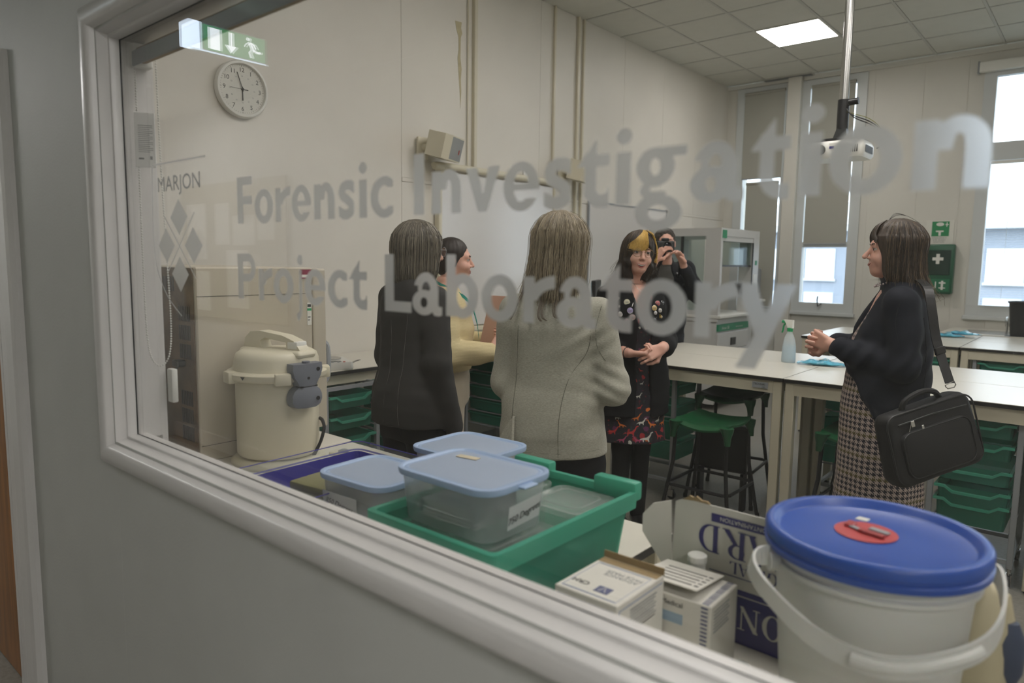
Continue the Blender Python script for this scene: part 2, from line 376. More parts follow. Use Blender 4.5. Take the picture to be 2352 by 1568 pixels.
# windows in the far wall
M['upvc'] = mat('window_frame_grey', (198, 202, 202), .4)
for k, (a, b, z0, z1) in enumerate(OPS):
    w = MB(); t = .05; y0, y1 = YF-.02, YF+.07
    w.box(a-.06, a+t, y0, y1, z0-.06, z1+.04); w.box(b-t, b+.06, y0, y1, z0-.06, z1+.04)
    w.box(a+t, b-t, y0+.002, y1, z0-.06, z0+t); w.box(a+t, b-t, y0+.002, y1, z1-t, z1+.04)
    if k >= 2: w.box(a+t, b-t, y0+.002, y1, 2.58, 2.76); w.box((a+b)/2-.03, (a+b)/2+.03, y0, y1, z0, z1) if k == 3 else None
    elif k == 1: w.box(a+t, b-t, y0+.002, y1, 1.72, 1.78)
    o = w.build('window_%d' % (k+2), M['upvc']); o['kind'] = 'structure'
    MB().box(a+t, b-t, YF+.02, YF+.026, z0+t, z1-t).build('pane', M['pane'], o)
    MB().box(a-.08, b+.08, YF-.05, YF-.0005, z0-.10, z0-.0605, .004, 1).build('sill', M['upvc'], o)
    if k == 1:
        h = MB(); h.tube([(-2.62, YF-.03, 1.06), (-2.65, YF-.05, 1.03), (-2.66, YF-.05, 1.1), (-2.655, YF-.05, 1.15)], .008, 8); h.build('handle', M['dark'], o, smooth=True)
struct('trim_5', MB().box(-1.0, .2, YF-.012, YF, .55, .98, .004, 1).box(-.94, .14, YF-.016, YF-.010, .61, .92), M['far_wall'])
# ceiling: tiles in a grid
gx = [-3.985+.592*i for i in range(13)]; gy = [.60+.617*i for i in range(14)]
LP = [(2, 10), (3, 5), (4, 1), (5, 4), (8, 1), (8, 4), (9, 7)]
ce = struct('ceiling', MB().box(XW-.15, XE+.15, YP1, YF+.1, HC+.02, HC+.12), M['tile'])
tp = MB()
for x in gx[1:]: tp.box(x-.011, x+.011, YP1, YF, HC-.002, HC+.02)
for y in gy[1:]: tp.box(XW, XE, y-.011, y+.011, HC-.003, HC+.02)
tp.build('grid_bars', M['grid'], ce)
tm = MB().box(-.284, .284, -.296, .296, HC+.001, HC+.018, .004, 1).build('ceiling_tile', M['tile'], ce)
first = True
for i in range(12):
    for j in range(13):
        if (i, j) in LP: continue
        o = tm if first else tm.copy()
        if not first: COL.objects.link(o)
        o.location = ((gx[i]+gx[i+1])/2, (gy[j]+gy[j+1])/2, random.uniform(-.0008, .0004)); first = False
M['panel'] = emis('lit_diffuser', (255, 250, 246), 25)
for k, (i, j) in enumerate(LP):
    cx_, cy_ = (gx[i]+gx[i+1])/2, (gy[j]+gy[j+1])/2
    seen = (k == 0)
    t = thing('ceiling_light', 'square lit panel set flush in the tiled ceiling above the window wall' if seen else 'square lit panel in the lab ceiling outside the view', 'light', (cx_, cy_, HC-.006), 0, None if seen else 'ceiling panels out of view')
    f = MB().box(-.292, .292, -.304, .304, 0, .012); f.build('frame', M['white'], t)
    MB().box(-.278, .278, -.290, .290, -.002, 0).build('diffuser', M['panel'], t)
# vent slot in the ceiling edge
v = thing('ceiling_vent', 'narrow dark slot vent in the ceiling edge over the blinds', 'vent', (-3.13, 8.62, HC))
MB().box(-.29, .29, -.06, .06, -.012, -.004).build('frame', M['grid'], v); MB().box(-.27, .27, -.04, .04, -.014, -.011).build('slot', M['dark'], v)
for q in range(3): MB().box(-.27, .27, -.028+.025*q, -.024+.025*q, -.018, -.013).build('slat', M['greymetal'], v)
# corridor shell ---------------------------------------------------
struct('wall_corridor', MB().box(-6, XE, -1.35, -1.25, 0, 2.7), M['corr_wall'])
ew = MB().box(-6.1, -6, -1.35, YP0, 0, 2.7); ew.box(XE, XE+.1, -1.35, YP0, 0, 2.7); struct('wall_corridor_end', ew, M['corr_wall'])
struct('trim_6', MB().box(-6, XE, -1.35, YP0, 2.6, 2.7), M['tile'])
bb = MB().box(DX1+.26, XE, YP0-.014, YP0, 0, .12, .003, 1); bb.box(-6, XE, -1.25, -1.236, 0, .12, .003, 1); struct('baseboard_front', bb, M['trim'])
bb = MB().box(XW, XW+.012, YP1, YF, 0, .1, .002, 1); bb.box(XW, XE, YF-.012, YF, 0, .1, .002, 1); struct('baseboard_lab', bb, M['greymetal'])
M['corr_light'] = emis('corridor_light', (255, 252, 250), 33)
for k, x in enumerate((-5.1, 1.35, 2.55)):
    t = thing('ceiling_light', 'slim corridor ceiling light outside the view', 'light', (x, -.35, 2.6), 0, 'corridor ceiling lights')
    MB().box(-.3, .3, -.3, .3, -.02, 0).build('frame', M['white'], t); MB().box(-.28, .28, -.28, .28, -.024, -.02).build('diffuser', M['corr_light'], t)
# dark doorway, poster sheets on the corridor wall (they show as reflections in the glass)
t = thing('notice_board', 'pale paper sheets pinned on a board seen reflected in the glass', 'notice board', (-4.95, -1.236, 1.5))
MB().box(-.75, .75, 0, .012, -.45, .55, .003, 1).build('board', mat('board_felt', (150, 146, 130), .9), t)
for (x, z, w_, h_) in ((-.5, .2, .3, .42), (-.1, .25, .21, .3), (.2, .2, .3, .21), (.5, .28, .21, .3), (.1, -.15, .3, .42), (-.42, -.25, .21, .3)):
    MB().box(x-w_/2, x+w_/2, .012, .014, z-h_/2, z+h_/2).build('sheet', M['paper'], t)
# exit sign, seen mirrored in the pane -------------------------------
ex = thing('exit_sign', 'lit green running man exit sign with clear end seen mirrored in the glass', 'sign', (-3.10, -.275, 2.455))
MB().box(-.035, 0, -.18, .18, -.062, .062, .012, 3).build('housing', clear('sign_housing', (235, 240, 240), (225, 232, 235), .7, .2), ex, smooth=True)
M['exgreen'] = emis('exit_green', (60, 140, 96), 3.6); M['exwhite'] = emis('exit_white', (235, 245, 250), 5.2)
MB().box(.0002, .002, -.172, .128, -.052, .052).build('green_face', M['exgreen'], ex)
MB().box(-.03, .004, .134, .212, -.060, .060, .006, 2).build('lamp_lens', emis('sign_lens', (215, 232, 250), 6.5), ex)
MB().box(.0002, .003, -.178, .178, -.062, -.0565).build('lower_edge', emis('sign_edge', (200, 220, 240), 4.5), ex)
m_ = MB(); m_.box(.002, .0028, .045, .10, -.045, .045); m_.build('door_symbol', M['exwhite'], ex)
m_ = MB(); m_.prism([(-.012, .045), (.004, .045), (.004, -.012), (.024, -.012), (-.004, -.046), (-.032, -.012), (-.012, -.012)], .002, .0028, 'x'); m_.build('arrow_symbol', M['exwhite'], ex)
m_ = MB()
def lim(pts, r): m_.tube([(.0024, a, b) for a, b in pts], r, 6)
m_.lathe([(0, -.008), (.006, -.006), (.0085, 0), (.006, .006), (0, .008)], 12, (.002, -.088, .036)); lim([(-.095, .022), (-.108, -.004)], .0085); lim([(-.094, .024), (-.078, .012), (-.070, .0)], .0035)
lim([(-.098, .022), (-.118, .016), (-.128, .0)], .0035); lim([(-.108, -.004), (-.128, -.016), (-.148, -.012)], .0052); lim([(-.108, -.004), (-.094, -.022), (-.102, -.044)], .0052)
m_.build('running_figure', M['exwhite'], ex)
# ------------------------------------------------------------------ frosted lettering on the pane
def bx(P, x0, x1, y0, y1):
    q = np.abs(P-np.array([(x0+x1)/2, (y0+y1)/2]))-np.array([(x1-x0)/2, (y1-y0)/2])
    return np.linalg.norm(np.maximum(q, 0), axis=1)+np.minimum(q.max(1), 0)
def el(P, cx, cy, rx, ry):
    q = P-np.array([cx, cy]); r = np.array([rx, ry]); k0 = np.linalg.norm(q/r, axis=1); k1 = np.linalg.norm(q/r**2, axis=1); return k0*(k0-1)/np.maximum(k1, 1e-9)
def ring(P, cx, cy, rx, ry, tx, ty): return np.maximum(el(P, cx, cy, rx, ry), -el(P, cx, cy, rx-tx, ry-ty))
def poly2(P, pts):
    d = np.full(len(P), 1e9); s = np.ones(len(P)); n = len(pts); pts = np.array(pts, float)
    for i in range(n):
        a = pts[i]; b = pts[i-1]; e = b-a; w = P-a; t = np.clip((w@e)/(e@e), 0, 1); q = w-t[:, None]*e; d = np.minimum(d, (q**2).sum(1))
        c1 = P[:, 1] >= a[1]; c2 = P[:, 1] < b[1]; c3 = e[0]*w[:, 1] > e[1]*w[:, 0]
        m = (c1 & c2 & c3) | (~c1 & ~c2 & ~c3); s = np.where(m, -s, s)
    return s*np.sqrt(d)
U = np.minimum
def stroke(P, pts, r):
    d = np.full(len(P), 1e9)
    for a, b in zip(pts[:-1], pts[1:]):
        a = np.array(a, float); b = np.array(b, float); e = b-a; t = np.clip(((P-a)@e)/(e@e), 0, 1); d = U(d, np.linalg.norm(P-a-t[:, None]*e, axis=1))
    return d-r
S_ = .32; H_ = .22; CAP = 1.47
def glyph(ch, P, w):
    s = min(S_, w*.36)
    X = P[:, 0]; Y = P[:, 1]
    if ch == 'F': return U(bx(P, 0, s+.04, 0, CAP), U(bx(P, 0, w, CAP-.26, CAP), bx(P, 0, w*.96, .60, .86)))
    if ch == 'L': return U(bx(P, 0, s+.04, 0, CAP), bx(P, 0, w, 0, .27))
    if ch == 'I': return bx(P, 0, w, 0, CAP)
    if ch == 'P':
        o = U(el(P, w-.46, CAP-.45, .46, .45), bx(P, 0, w-.46, CAP-.9, CAP)); i = U(el(P, w-.46, CAP-.45, .2, .2), bx(P, s, w-.46, CAP-.65, CAP-.25))
        return U(bx(P, 0, s+.02, 0, CAP), np.maximum(o, -i))
    if ch == 'o': return ring(P, w/2, .5, w/2, .53, s*.98, H_+.02)
    if ch == 'i': return U(bx(P, 0, w, 0, 1), el(P, w/2, 1.29, w/2+.01, .155))
    if ch == 'r':
        a = np.maximum(ring(P, w+.02, .42, w-.06, .61, s, .27), np.maximum(.5-Y, X-w)); return U(bx(P, 0, s, 0, 1), a)
    if ch == 'n':
        cx = w/2+.09; a = np.maximum(ring(P, cx, .56, w-cx, .47, s, .25), .56-Y); return U(U(bx(P, 0, s, 0, 1), bx(P, w-s, w, 0, .57)), a)
    if ch == 'c':
        o = ring(P, .62*w, .5, .62*w, .53, s*1.02, H_+.01); return np.maximum(np.maximum(o, X-w), -bx(P, w*.66, 2*w, .27, .74))
    if ch == 'e':
        o = ring(P, w/2, .5, w/2, .53, s*.95, H_-.01); o = U(o, np.maximum(el(P, w/2, .5, w/2, .53), bx(P, 0, w, .42, .57)))
        return np.maximum(o, -bx(P, w*.55, 2*w, .245, .42))
    if ch == 's':
        k = [(w*.93, .80), (w*.72, .885), (w*.48, .895), (w*.26, .83), (w*.19, .72), (w*.26, .60), (w*.5, .51), (w*.74, .40), (w*.82, .28), (w*.74, .17), (w*.52, .105), (w*.28, .115), (w*.02, .21)]
        return np.maximum(stroke(P, k, .135), np.maximum(X-w*.93, -X+.02))
    if ch == 'v': return poly2(P, [(0, 1), (s+.03, 1), (w/2+.01, .38), (w-s-.03, 1), (w, 1), (w/2+.14, 0), (w/2-.14, 0)])
    if ch == 'y': return poly2(P, [(0, 1), (s+.06, 1), (w*.53, .46), (w-s-.03, 1), (w, 1), (w*.40, -.47), (w*.06, -.47), (w*.36, .12)])
    if ch == 't':
        a = w*.26; o = U(bx(P, a, a+s, .22, 1.05), poly2(P, [(0, .78), (a+s, .78), (a+s, 1.32)])); o = U(o, bx(P, a, w, .77, 1))
        q = np.maximum(U(ring(P, a+.42, .34, .42, .37, s, .26), bx(P, a+.38, w, -.03, .23)), np.maximum(X-w, Y-.36)); return U(o, q)
    if ch == 'j':
        o = bx(P, w-s*.95, w, -.1, 1); o = U(o, poly2(P, [(w-s*.95, -.08), (w, -.08), (w*.92, -.34), (w*.62, -.5), (w*.36, -.52), (w*.26, -.32), (w-s*.95, -.22)])); return U(o, el(P, w-s/2, 1.29, .17, .155))
    if ch == 'b':
        r = (w-.05)/2; o = ring(P, w-r, .5, r, .53, s*.98, H_+.02); return U(bx(P, 0, s, 0, CAP), o)
    if ch == 'a':
        o = U(np.maximum(ring(P, w*.47, .58, w*.41, .45, s*.9, .23), np.maximum(.58-Y, bx(P, .0, w, .5, 1.1))), bx(P, w*.88-s, w*.88, .12, .6))
        o = np.maximum(o, -bx(P, -.2, .2*w, .5, .70)); o = U(o, ring(P, w*.40, .285, w*.40, .315, s*.95, .185))
        return U(o, poly2(P, [(w*.88-s, .25), (w*.88, .25), (w*.9, .2), (w, .2), (w, .0), (w*.9, -.03), (w*.75, -.02), (w*.66, .08)]))
    if ch == 'g':
        o = ring(P, w*.40, .67, w*.38, .36, s*.95, .2); o = U(o, bx(P, w*.42, w, .84, 1.02)); o = U(o, stroke(P, [(w*.28, .38), (w*.18, .24), (w*.3, .14)], .09))
        o = U(o, bx(P, w*.3, w*.62, .03, .22)); return U(o, ring(P, w*.47, -.17, w*.47, .34, s*.9, .2))
def fill2(fn, x0, x1, y0, y1, h):
    nx = int((x1-x0)/h)+3; ny = int((y1-y0)/h)+3; g = np.stack(np.meshgrid(x0-h+h*np.arange(nx+1), y0-h+h*np.arange(ny+1), indexing='ij'), -1); P = g.reshape(-1, 2)
    F = fn(P); e = h*.2; G = np.stack([fn(P+[e, 0])-F, fn(P+[0, e])-F], 1)/e
    near = np.abs(F) < .62*h; G /= np.maximum(np.linalg.norm(G, axis=1), .3)[:, None]
    P = np.where(near[:, None], P-F[:, None]*G, P)
    ok = (F < .62*h).reshape(nx+1, ny+1); q = ok[:-1, :-1] & ok[1:, :-1] & ok[:-1, 1:] & ok[1:, 1:]; ii, jj = np.nonzero(q); b = ii*(ny+1)+jj
    Q = np.stack([b, b+ny+1, b+ny+2, b+1], 1); us, inv = np.unique(Q, return_inverse=True); return P[us], inv.reshape(Q.shape)
XH = .0585
lt = thing('window_lettering', 'grey frosted vinyl words Forensic Investigation Project Laboratory on the pane', 'lettering', (0, .6962, 0))
rows = [('ForensicInvestigation', 1.5655, [(-1.281, -1.2266), (-1.219, -1.1569), (-1.1484, -1.1006), (-1.0976, -1.0393), (-1.0303, -0.973), (-0.9633, -0.9186), (-0.9093, -0.89), (-0.8811, -0.8281), (-0.7822, -0.7601), (-0.7442, -0.6865), (-0.6777, -0.6163), (-0.6108, -0.5515), (-0.5448, -0.5011), (-0.4962, -0.45), (-0.441, -0.4216), (-0.4162, -0.354), (-0.3497, -0.2916), (-0.2866, -0.2463), (-0.2367, -0.2174), (-0.2112, -0.1503), (-0.1423, -0.0853)]),
        ('ProjectLaboratory', 1.4235, [(-1.2866, -1.2221), (-1.2113, -1.165), (-1.1606, -1.0973), (-1.0946, -1.0711), (-1.0625, -1.0018), (-0.9954, -0.9426), (-0.9391, -0.8921), (-0.8484, -0.788), (-0.7858, -0.7233), (-0.7149, -0.6535), (-0.6472, -0.5832), (-0.5742, -0.5242), (-0.5215, -0.4628), (-0.4606, -0.4146), (-0.4101, -0.3468), (-0.3384, -0.2887), (-0.2952, -0.2325)])]
for word, zb, xs in rows:
    for ch, (a, b) in zip(word, xs):
        w_ = (b-a)/XH; p, q = fill2(lambda P: glyph(ch, P, w_), 0, w_, -.6, 1.55, .022)
        V = np.stack([a+p[:, 0]*XH, np.zeros(len(p)), zb+p[:, 1]*XH], 1); raw('letter', V, q, M['frost'], lt)
def flat(poly, name, par, y=0): return raw(name, [(x, y, z) for x, z in poly], [tuple(range(len(poly)))], M['frost'], par)
lg = thing('window_logo', 'frosted vinyl MARJON name with four diamonds and crossed lines on the pane', 'logo', (0, .6962, 0))
for dx_, dy_ in ((-.00045, 0), (.00045, -.0003)): text('MARJON', .0455, M['frost'], lg, plane_M((-1.523+dx_, dy_, 1.6425), (1, 0, 0), (0, 0, 1)), 'letters', 0, sx=1.13)
for (cx, cz, rx, rz) in ((-1.5265, 1.5855, .0398, .038), (-1.590, 1.526, .040, .0375), (-1.4645, 1.5255, .040, .038), (-1.529, 1.465, .0388, .038)):
    flat([(cx-rx, cz), (cx, cz-rz), (cx+rx, cz), (cx, cz+rz)], 'diamond', lg)
def fline(a, b, t, y=0):
    a = np.array(a); b = np.array(b); d = (b-a)/np.linalg.norm(b-a); n_ = np.array([-d[1], d[0]])*t/2; return flat([tuple(a-n_), tuple(b-n_), tuple(b+n_), tuple(a+n_)], 'line', lg, y)
fline((-1.646, 1.702), (-1.401, 1.702), .004); fline((-1.455, 1.594), (-1.585, 1.470), .0028, -.0002); fline((-1.597, 1.592), (-1.457, 1.457), .0028, -.0003)
arc = [(-1.646, 1.70), (-1.652, 1.60), (-1.652, 1.53), (-1.639, 1.472), (-1.594, 1.415), (-1.529, 1.375)]
for i in range(5):
    pass
sm = []
for i in range(len(arc)-1):
    p0 = arc[max(i-1, 0)]; p1 = arc[i]; p2 = arc[i+1]; p3 = arc[min(i+2, 5)]
    for t in (0, .25, .5, .75): sm.append(tuple(.5*((2*p1[k])+(-p0[k]+p2[k])*t+(2*p0[k]-5*p1[k]+4*p2[k]-p3[k])*t*t+(-p0[k]+3*p1[k]-3*p2[k]+p3[k])*t**3) for k in (0, 1)))
sm.append(arc[-1]); S2 = []; k = len(sm)
for i, p in enumerate(sm):
    a = sm[max(i-1, 0)]; b = sm[min(i+1, k-1)]; d = np.array([b[0]-a[0], b[1]-a[1]]); d /= np.linalg.norm(d); S2.append(((p[0]-d[1]*.0013, p[1]+d[0]*.0013), (p[0]+d[1]*.0013, p[1]-d[0]*.0013)))
raw('line', [(q[0], -.0001, q[1]) for s2 in S2 for q in s2], [(2*i, 2*i+1, 2*i+3, 2*i+2) for i in range(k-1)], M['frost'], lg)
# blind over the partition window ------------------------------------
M['blindcloth'] = mat('beige_blind_cloth', (158, 138, 112), .8, noise=(200, .05))
bl = thing('roller_blind', 'rolled up beige roller blind with bead chain above the partition pane', 'blind', (0, .735, 1.965))
MB().tube([(GX0+.03, 0, .0), (GX1-.02, 0, .0)], .019, 16).build('roll', M['blindcloth'], bl, smooth=True)
MB().box(GX0+.03, GX1-.02, -.026, -.021, -.030, .004, .002, 1).build('bottom_bar', M['greymetal'], bl)
MB().box(GX0+.001, GX0+.028, -.02, .024, -.026, .026, .004, 2).build('bracket', M['white'], bl)
ch_pts = []
def bez(pts, n):
    out = []
    for i in range(len(pts)-1):
        p0 = Vector(pts[max(i-1, 0)]); p1 = Vector(pts[i]); p2 = Vector(pts[i+1]); p3 = Vector(pts[min(i+2, len(pts)-1)])
        for k in range(n):
            t = k/n; out.append(.5*((2*p1)+(-p0+p2)*t+(2*p0-5*p1+4*p2-p3)*t*t+(-p0+3*p1-3*p2+p3)*t**3))
    out.append(Vector(pts[-1])); return out
chain = bez([(-1.775, .722, 1.965), (-1.772, .720, 1.72), (-1.771, .719, 1.45), (-1.768, .720, 1.31), (-1.765, .728, 1.255), (-1.758, .745, 1.237), (-1.750, .762, 1.262), (-1.752, .770, 1.33), (-1.757, .770, 1.47), (-1.766, .768, 1.72), (-1.765, .765, 1.965)], 26)
cb = MB(); cl = 0; last = chain[0]
def bead(mb, c, r):
    mb.add([(c.x-r, c.y, c.z), (c.x+r, c.y, c.z), (c.x, c.y-r, c.z), (c.x, c.y+r, c.z), (c.x, c.y, c.z-r), (c.x, c.y, c.z+r)]+[(c.x+a*r*.58, c.y+b*r*.58, c.z+d*r*.58) for a in (-1, 1) for b in (-1, 1) for d in (-1, 1)],
           [(0, 6, 4), (0, 4, 8), (0, 8, 5), (0, 7, 2)][:0]+[(0, 6, 2, 7)[::-1], (0, 8, 3, 9), (1, 10, 2, 11), (1, 12, 3, 13)[::-1], (4, 6, 0, 8), (4, 10, 2, 6), (4, 12, 1, 10), (4, 8, 3, 12), (5, 7, 2, 11), (5, 11, 1, 13), (5, 13, 3, 9), (5, 9, 0, 7)])
acc = 0
for p in chain:
    acc += (p-last).length; last = p
segs = np.array([list(p) for p in chain]); L = np.concatenate([[0], np.cumsum(np.linalg.norm(np.diff(segs, axis=0), axis=1))])
for s_ in np.arange(0, L[-1], .0062):
    bead(cb, Vector([np.interp(s_, L, segs[:, k]) for k in range(3)]), .0024)
c_ = cb.build('bead_chain', M['white'], bl, smooth=True); c_.data.transform(Matrix.Translation((0, -.735, -1.965))); c_['kind'] = 'stuff'
cd = MB().tube(chain[::4], .0006, 4).build('chain_cord', M['white'], bl); cd.data.transform(Matrix.Translation((0, -.735, -1.965)))
MB().box(GX0+.0, GX0+.028, YP1-.735+.016, YP1-.735+.032, 1.14-1.965, 1.225-1.965, .004, 2).build('chain_holder', M['white'], bl, smooth=True)
tg = thing('warning_tag', 'white printed warning tag hanging on the blind bead chain', 'tag', (-1.768, .716, 1.835), e=(0, 0, math.radians(58)))
MB().box(-.004, .0395, -.0006, .0006, -.125, 0, .0005, 1).build('card', mat('bright_card', (238, 238, 236), .6), tg)
tt = MB()
for i in range(15): tt.box(.003, .034-.006*(i % 3 == 2), -.0012, -.0007, -.030-.0043*i, -.0285-.0043*i)
tt.box(.003, .014, -.0012, -.0007, -.107, -.103); tt.box(.027, .032, -.0012, -.0007, -.107, -.099); tt.build('printed_lines', M['inkgrey'], tg)
# ================================================================== furniture
def table(x0, x1, y0, y1, label, z=.88, group='white topped lab tables', legs=True, apron=.07):
    t = thing('lab_table', label, 'table', ((x0+x1)/2, (y0+y1)/2, 0), 0, group); w = (x1-x0)/2-.0015; d = (y1-y0)/2-.0015
    MB().box(-w, w, -d, d, z-.004, z, .0012, 1).build('table_top', M['topwhite'], t)
    MB().box(-w, w, -d, d, z-.022, z-.0042).build('edge_band', M['edgeblack'], t)
    if not legs: return t
    a = MB(); i = .03
    for (p, q, r, s) in ((-w+i, w-i, -d+.013, -d+.035), (-w+i, w-i, d-.035, d-.013), (-w+i, -w+i+.025, -d+.03, d-.03), (w-i-.025, w-i, -d+.03, d-.03)): a.box(p, q, r, s, z-.022-apron, z-.022)
    a.build('apron', M['cream'], t)
    for sx in (-1, 1):
        for sy in (-1, 1):
            cx_, cy_ = sx*(w-.032), sy*(d-.035)
            MB().box(cx_-.025, cx_+.025, cy_-.025, cy_+.025, 0.012, z-.023, .004, 1).build('leg', M['cream'], t)
            MB().lathe([(.018, 0), (.018, .006), (.012, .012)], 12, (cx_, cy_, 0)).build('foot', M['black'], t)
    return t
# window-side tables (under the partition window)
table(-1.965, -.735, .775, 1.452, 'white table below the partition window carrying the green tray')
table(-3.1, -1.97, .775, 1.468, 'white table in the corner holding the beige oven and drum')
table(-.725, -.06, .775, 1.41, 'lower white table under the blue lidded bucket and boxes', .80)
# first island
table(-2.56, -1.362, 3.92, 4.535, 'white table in the front row with a green stool pushed under', group='first island tables')
table(-1.358, -.16, 3.915, 4.53, 'white table in the front row behind the woman with the bag', group='first island tables')
table(-.156, 1.05, 3.91, 4.525, 'white table at the right end of the front row', group='first island tables')
table(-2.60, -1.40, 4.54, 5.15, 'white table behind the front row left end, spray bottle at its corner', group='first island tables')
table(-1.396, -.2, 4.535, 5.15, 'white table in the back row of the first island, right of the spray bottle', group='first island tables')
table(-.196, 1.0, 4.535, 5.15, 'white table in the back row at the right edge of the view', group='first island tables')
# second island
table(-2.12, -.90, 6.50, 7.14, 'far white table behind the clasped hands', group='second island tables')
table(-.896, .3, 6.50, 7.14, 'far white table right of the bag strap', group='second island tables')
table(-2.12, -.90, 7.145, 7.75, 'far white table with blue wipes, back row', group='second island tables')
table(-.896, .3, 7.145, 7.75, 'far white table in the back row under the right window', group='second island tables')
# small plate label on the first table
pl = MB().box(-.045, .045, -.002, 0, -.017, .017); t_ = thing('asset_label', 'small grey printed label stuck on the front rail of the table', 'label', (-1.49, 3.927, .826))
pl.build('plate', M['greymetal'], t_); text('TECHNIK', .016, M['ink'], t_, plane_M((-.005, -.0025, .0), (1, 0, 0), (0, 0, 1)), 'writing'); text('LAB', .009, M['ink'], t_, plane_M((.02, -.0025, -.013), (1, 0, 0), (0, 0, 1)), 'writing')
# left worktop along the wall
wt = thing('worktop', 'long white worktop with black edge along the left wall', 'worktop', (-3.58, 3.8, 0))
MB().box(-.305, .30, -1.85, 1.85, .876, .88, .001, 1).build('top_sheet', M['topwhite'], wt); MB().box(-.305, .30, -1.85, 1.85, .857, .8758).build('edge_band', M['edgeblack'], wt)
MB().box(.25, .275, -1.82, 1.82, .80, .857).box(-.29, -.27, -1.82, 1.82, .80, .857).build('apron', M['cream'], wt)
for y in (-1.8, -.6, .6, 1.8):
    MB().box(.23, .275, y-.022, y+.022, .01, .80, .003, 1).build('leg', M['cream'], wt); MB().box(-.29, -.25, y-.022, y+.022, .01, .80, .003, 1).build('leg', M['cream'], wt)
# green storage trays in grey runner frames -------------------------
M['traygreen'] = clear('green_translucent_tray', (196, 230, 220), (98, 182, 162), .5, .25, .5)
M['trayrim'] = clear('green_tray_rim', (180, 224, 210), (98, 194, 168), .85, .3, .4)
def tray_mesh(h=.075, w=.312, d=.427):
    """open tray, handle dip at the front (-Y)"""
    W, D = w/2, d/2; b = MB(); tw = .012; t = .0025
    def ringz(ww, dd, z): return rrect(2*ww, 2*dd, .02, 3, z)
    b.rloop([ringz(W-.016, D-.016, 0), ringz(W-.010, D-.010, h)], cap1=False)
    b.rloop([ringz(W-.0125, D-.0125, h), ringz(W-.0185, D-.0185, t)][::1], cap0=False)
    r = MB()
    def lip(x): 
        u = abs(x)/W; return 0 if u > .72 else (-.024 if u < .5 else -.024*(.72-u)/.22)
    xs = [-W, -W*.86, -W*.72, -W*.5, 0, W*.5, W*.72, W*.86, W]
    top = [(x, -D, h+lip(x)) for x in xs]; n = len(xs)
    vs = []
    for x in xs:
        z = h+lip(x); vs += [(x, -D-.006, z-.012), (x, -D-.006, z), (x, -D+.012, z), (x, -D+.012, z-.012)]
    fs = []
    for i in range(n-1):
        for k in range(4): k2 = (k+1) % 4; fs.append((i*4+k, i*4+k2, (i+1)*4+k2, (i+1)*4+k))
    r.add(vs, fs)
    r.box(-W, -W+.012, -D, D, h-.006, h); r.box(W-.012, W, -D, D, h-.006, h); r.box(-W, W, D-.01, D+.004, h-.012, h)
    return b, r
def tray_thing(label, loc, rot, group, h=.075, empty=False):
    t = thing('storage_tray', label, 'tray', loc, rot, group); b, r = tray_mesh(h)
    b.build('tray_body', M['traygreen'], t); r.build('tray_rim', M['trayrim'], t); return t
tray_cache = {}
def tray_at(label, loc, rot, group, h=.075):
    if h in tray_cache:
        t = copy_tree(tray_cache[h]); t.location = loc; t.rotation_euler = (0, 0, rot); t['label'] = label; t['group'] = group
    else: t = tray_thing(label, loc, rot, group, h); tray_cache[h] = t
    return t
def rack(loc, rot, zs, ztop, label, tray_label, group, casters=True, hs=None):
    """tray rack facing -Y; zs = heights of the tray bases"""
    t = thing('tray_rack', label, 'rack', loc, rot, 'tray racks'); W, D = .175, .21
    f = MB(); z0 = .09 if casters else .01
    for sx in (-1, 1):
        for y in (-D+.01, D-.01): MB().box(sx*W-.0125, sx*W+.0125, y-.0125, y+.0125, z0, ztop, .002, 1).build('post', M['greymetal'], t)
        f.box(sx*W-.010, sx*W+.010, -D, D, z0+.02, z0+.04); f.box(sx*W-.010, sx*W+.010, -D, D, ztop-.02, ztop)
        for z in zs: f.box(sx*(W-.012)-.004, sx*(W-.012)+.004, -D+.02, D-.02, z-.006, z+.001)
    for y in (-D+.01, D-.01): f.box(-W, W, y-.010, y+.010, z0+.02, z0+.04); f.box(-W, W, y-.010, y+.010, ztop-.02, ztop)
    f.build('rails', M['greymetal'], t)
    if casters:
        for sx in (-1, 1):
            for y in (-D+.01, D-.01):
                c = MB().tube([(sx*W, y, .06), (sx*W, y, .092)], .008, 8); c.box(sx*W-.012, sx*W-.009, y-.015, y+.02, .02, .065); c.box(sx*W+.009, sx*W+.012, y-.015, y+.02, .02, .065)
                p = c.build('caster', M['steel'], t); MB().tube([(sx*W-.008, y+.008, .028), (sx*W+.008, y+.008, .028)], .0275, 16).build('wheel', M['black'], p)
    R = Matrix.Rotation(rot, 4, 'Z')
    for i, z in enumerate(zs):
        h = hs[i] if hs else .075; p = R @ Vector((0, 0, 0))
        w_ = ['top', 'second', 'third', 'fourth', 'fifth'][i] if i < len(zs)-1 else 'bottom'
        tray_at(tray_label.replace('green tray', w_+' green tray', 1), (loc[0]+p.x, loc[1]+p.y, z+.001), rot, group, h)
    return t
rack((-3.42, 2.40, 0), PI/2, [.675, .555, .435, .32, .2], .805, 'grey rack of green trays under the left worktop beside the drum', 'green tray in the rack under the left worktop beside the drum', 'trays under the left worktop', False)
rack((-3.46, 2.95, 0), PI/2, [.675, .555, .435, .32, .2], .805, 'grey rack of green trays under the worktop behind the dark grey blazer', 'green tray in the rack behind the woman in the dark grey blazer', 'trays behind the dark blazer', False)
rack((-3.46, 3.95, 0), PI/2, [.70, .60, .50, .40, .30], .805, 'grey rack of green trays under the worktop behind the cream sweater', 'green tray in the rack behind the woman in the cream sweater', 'trays behind the cream sweater', False)
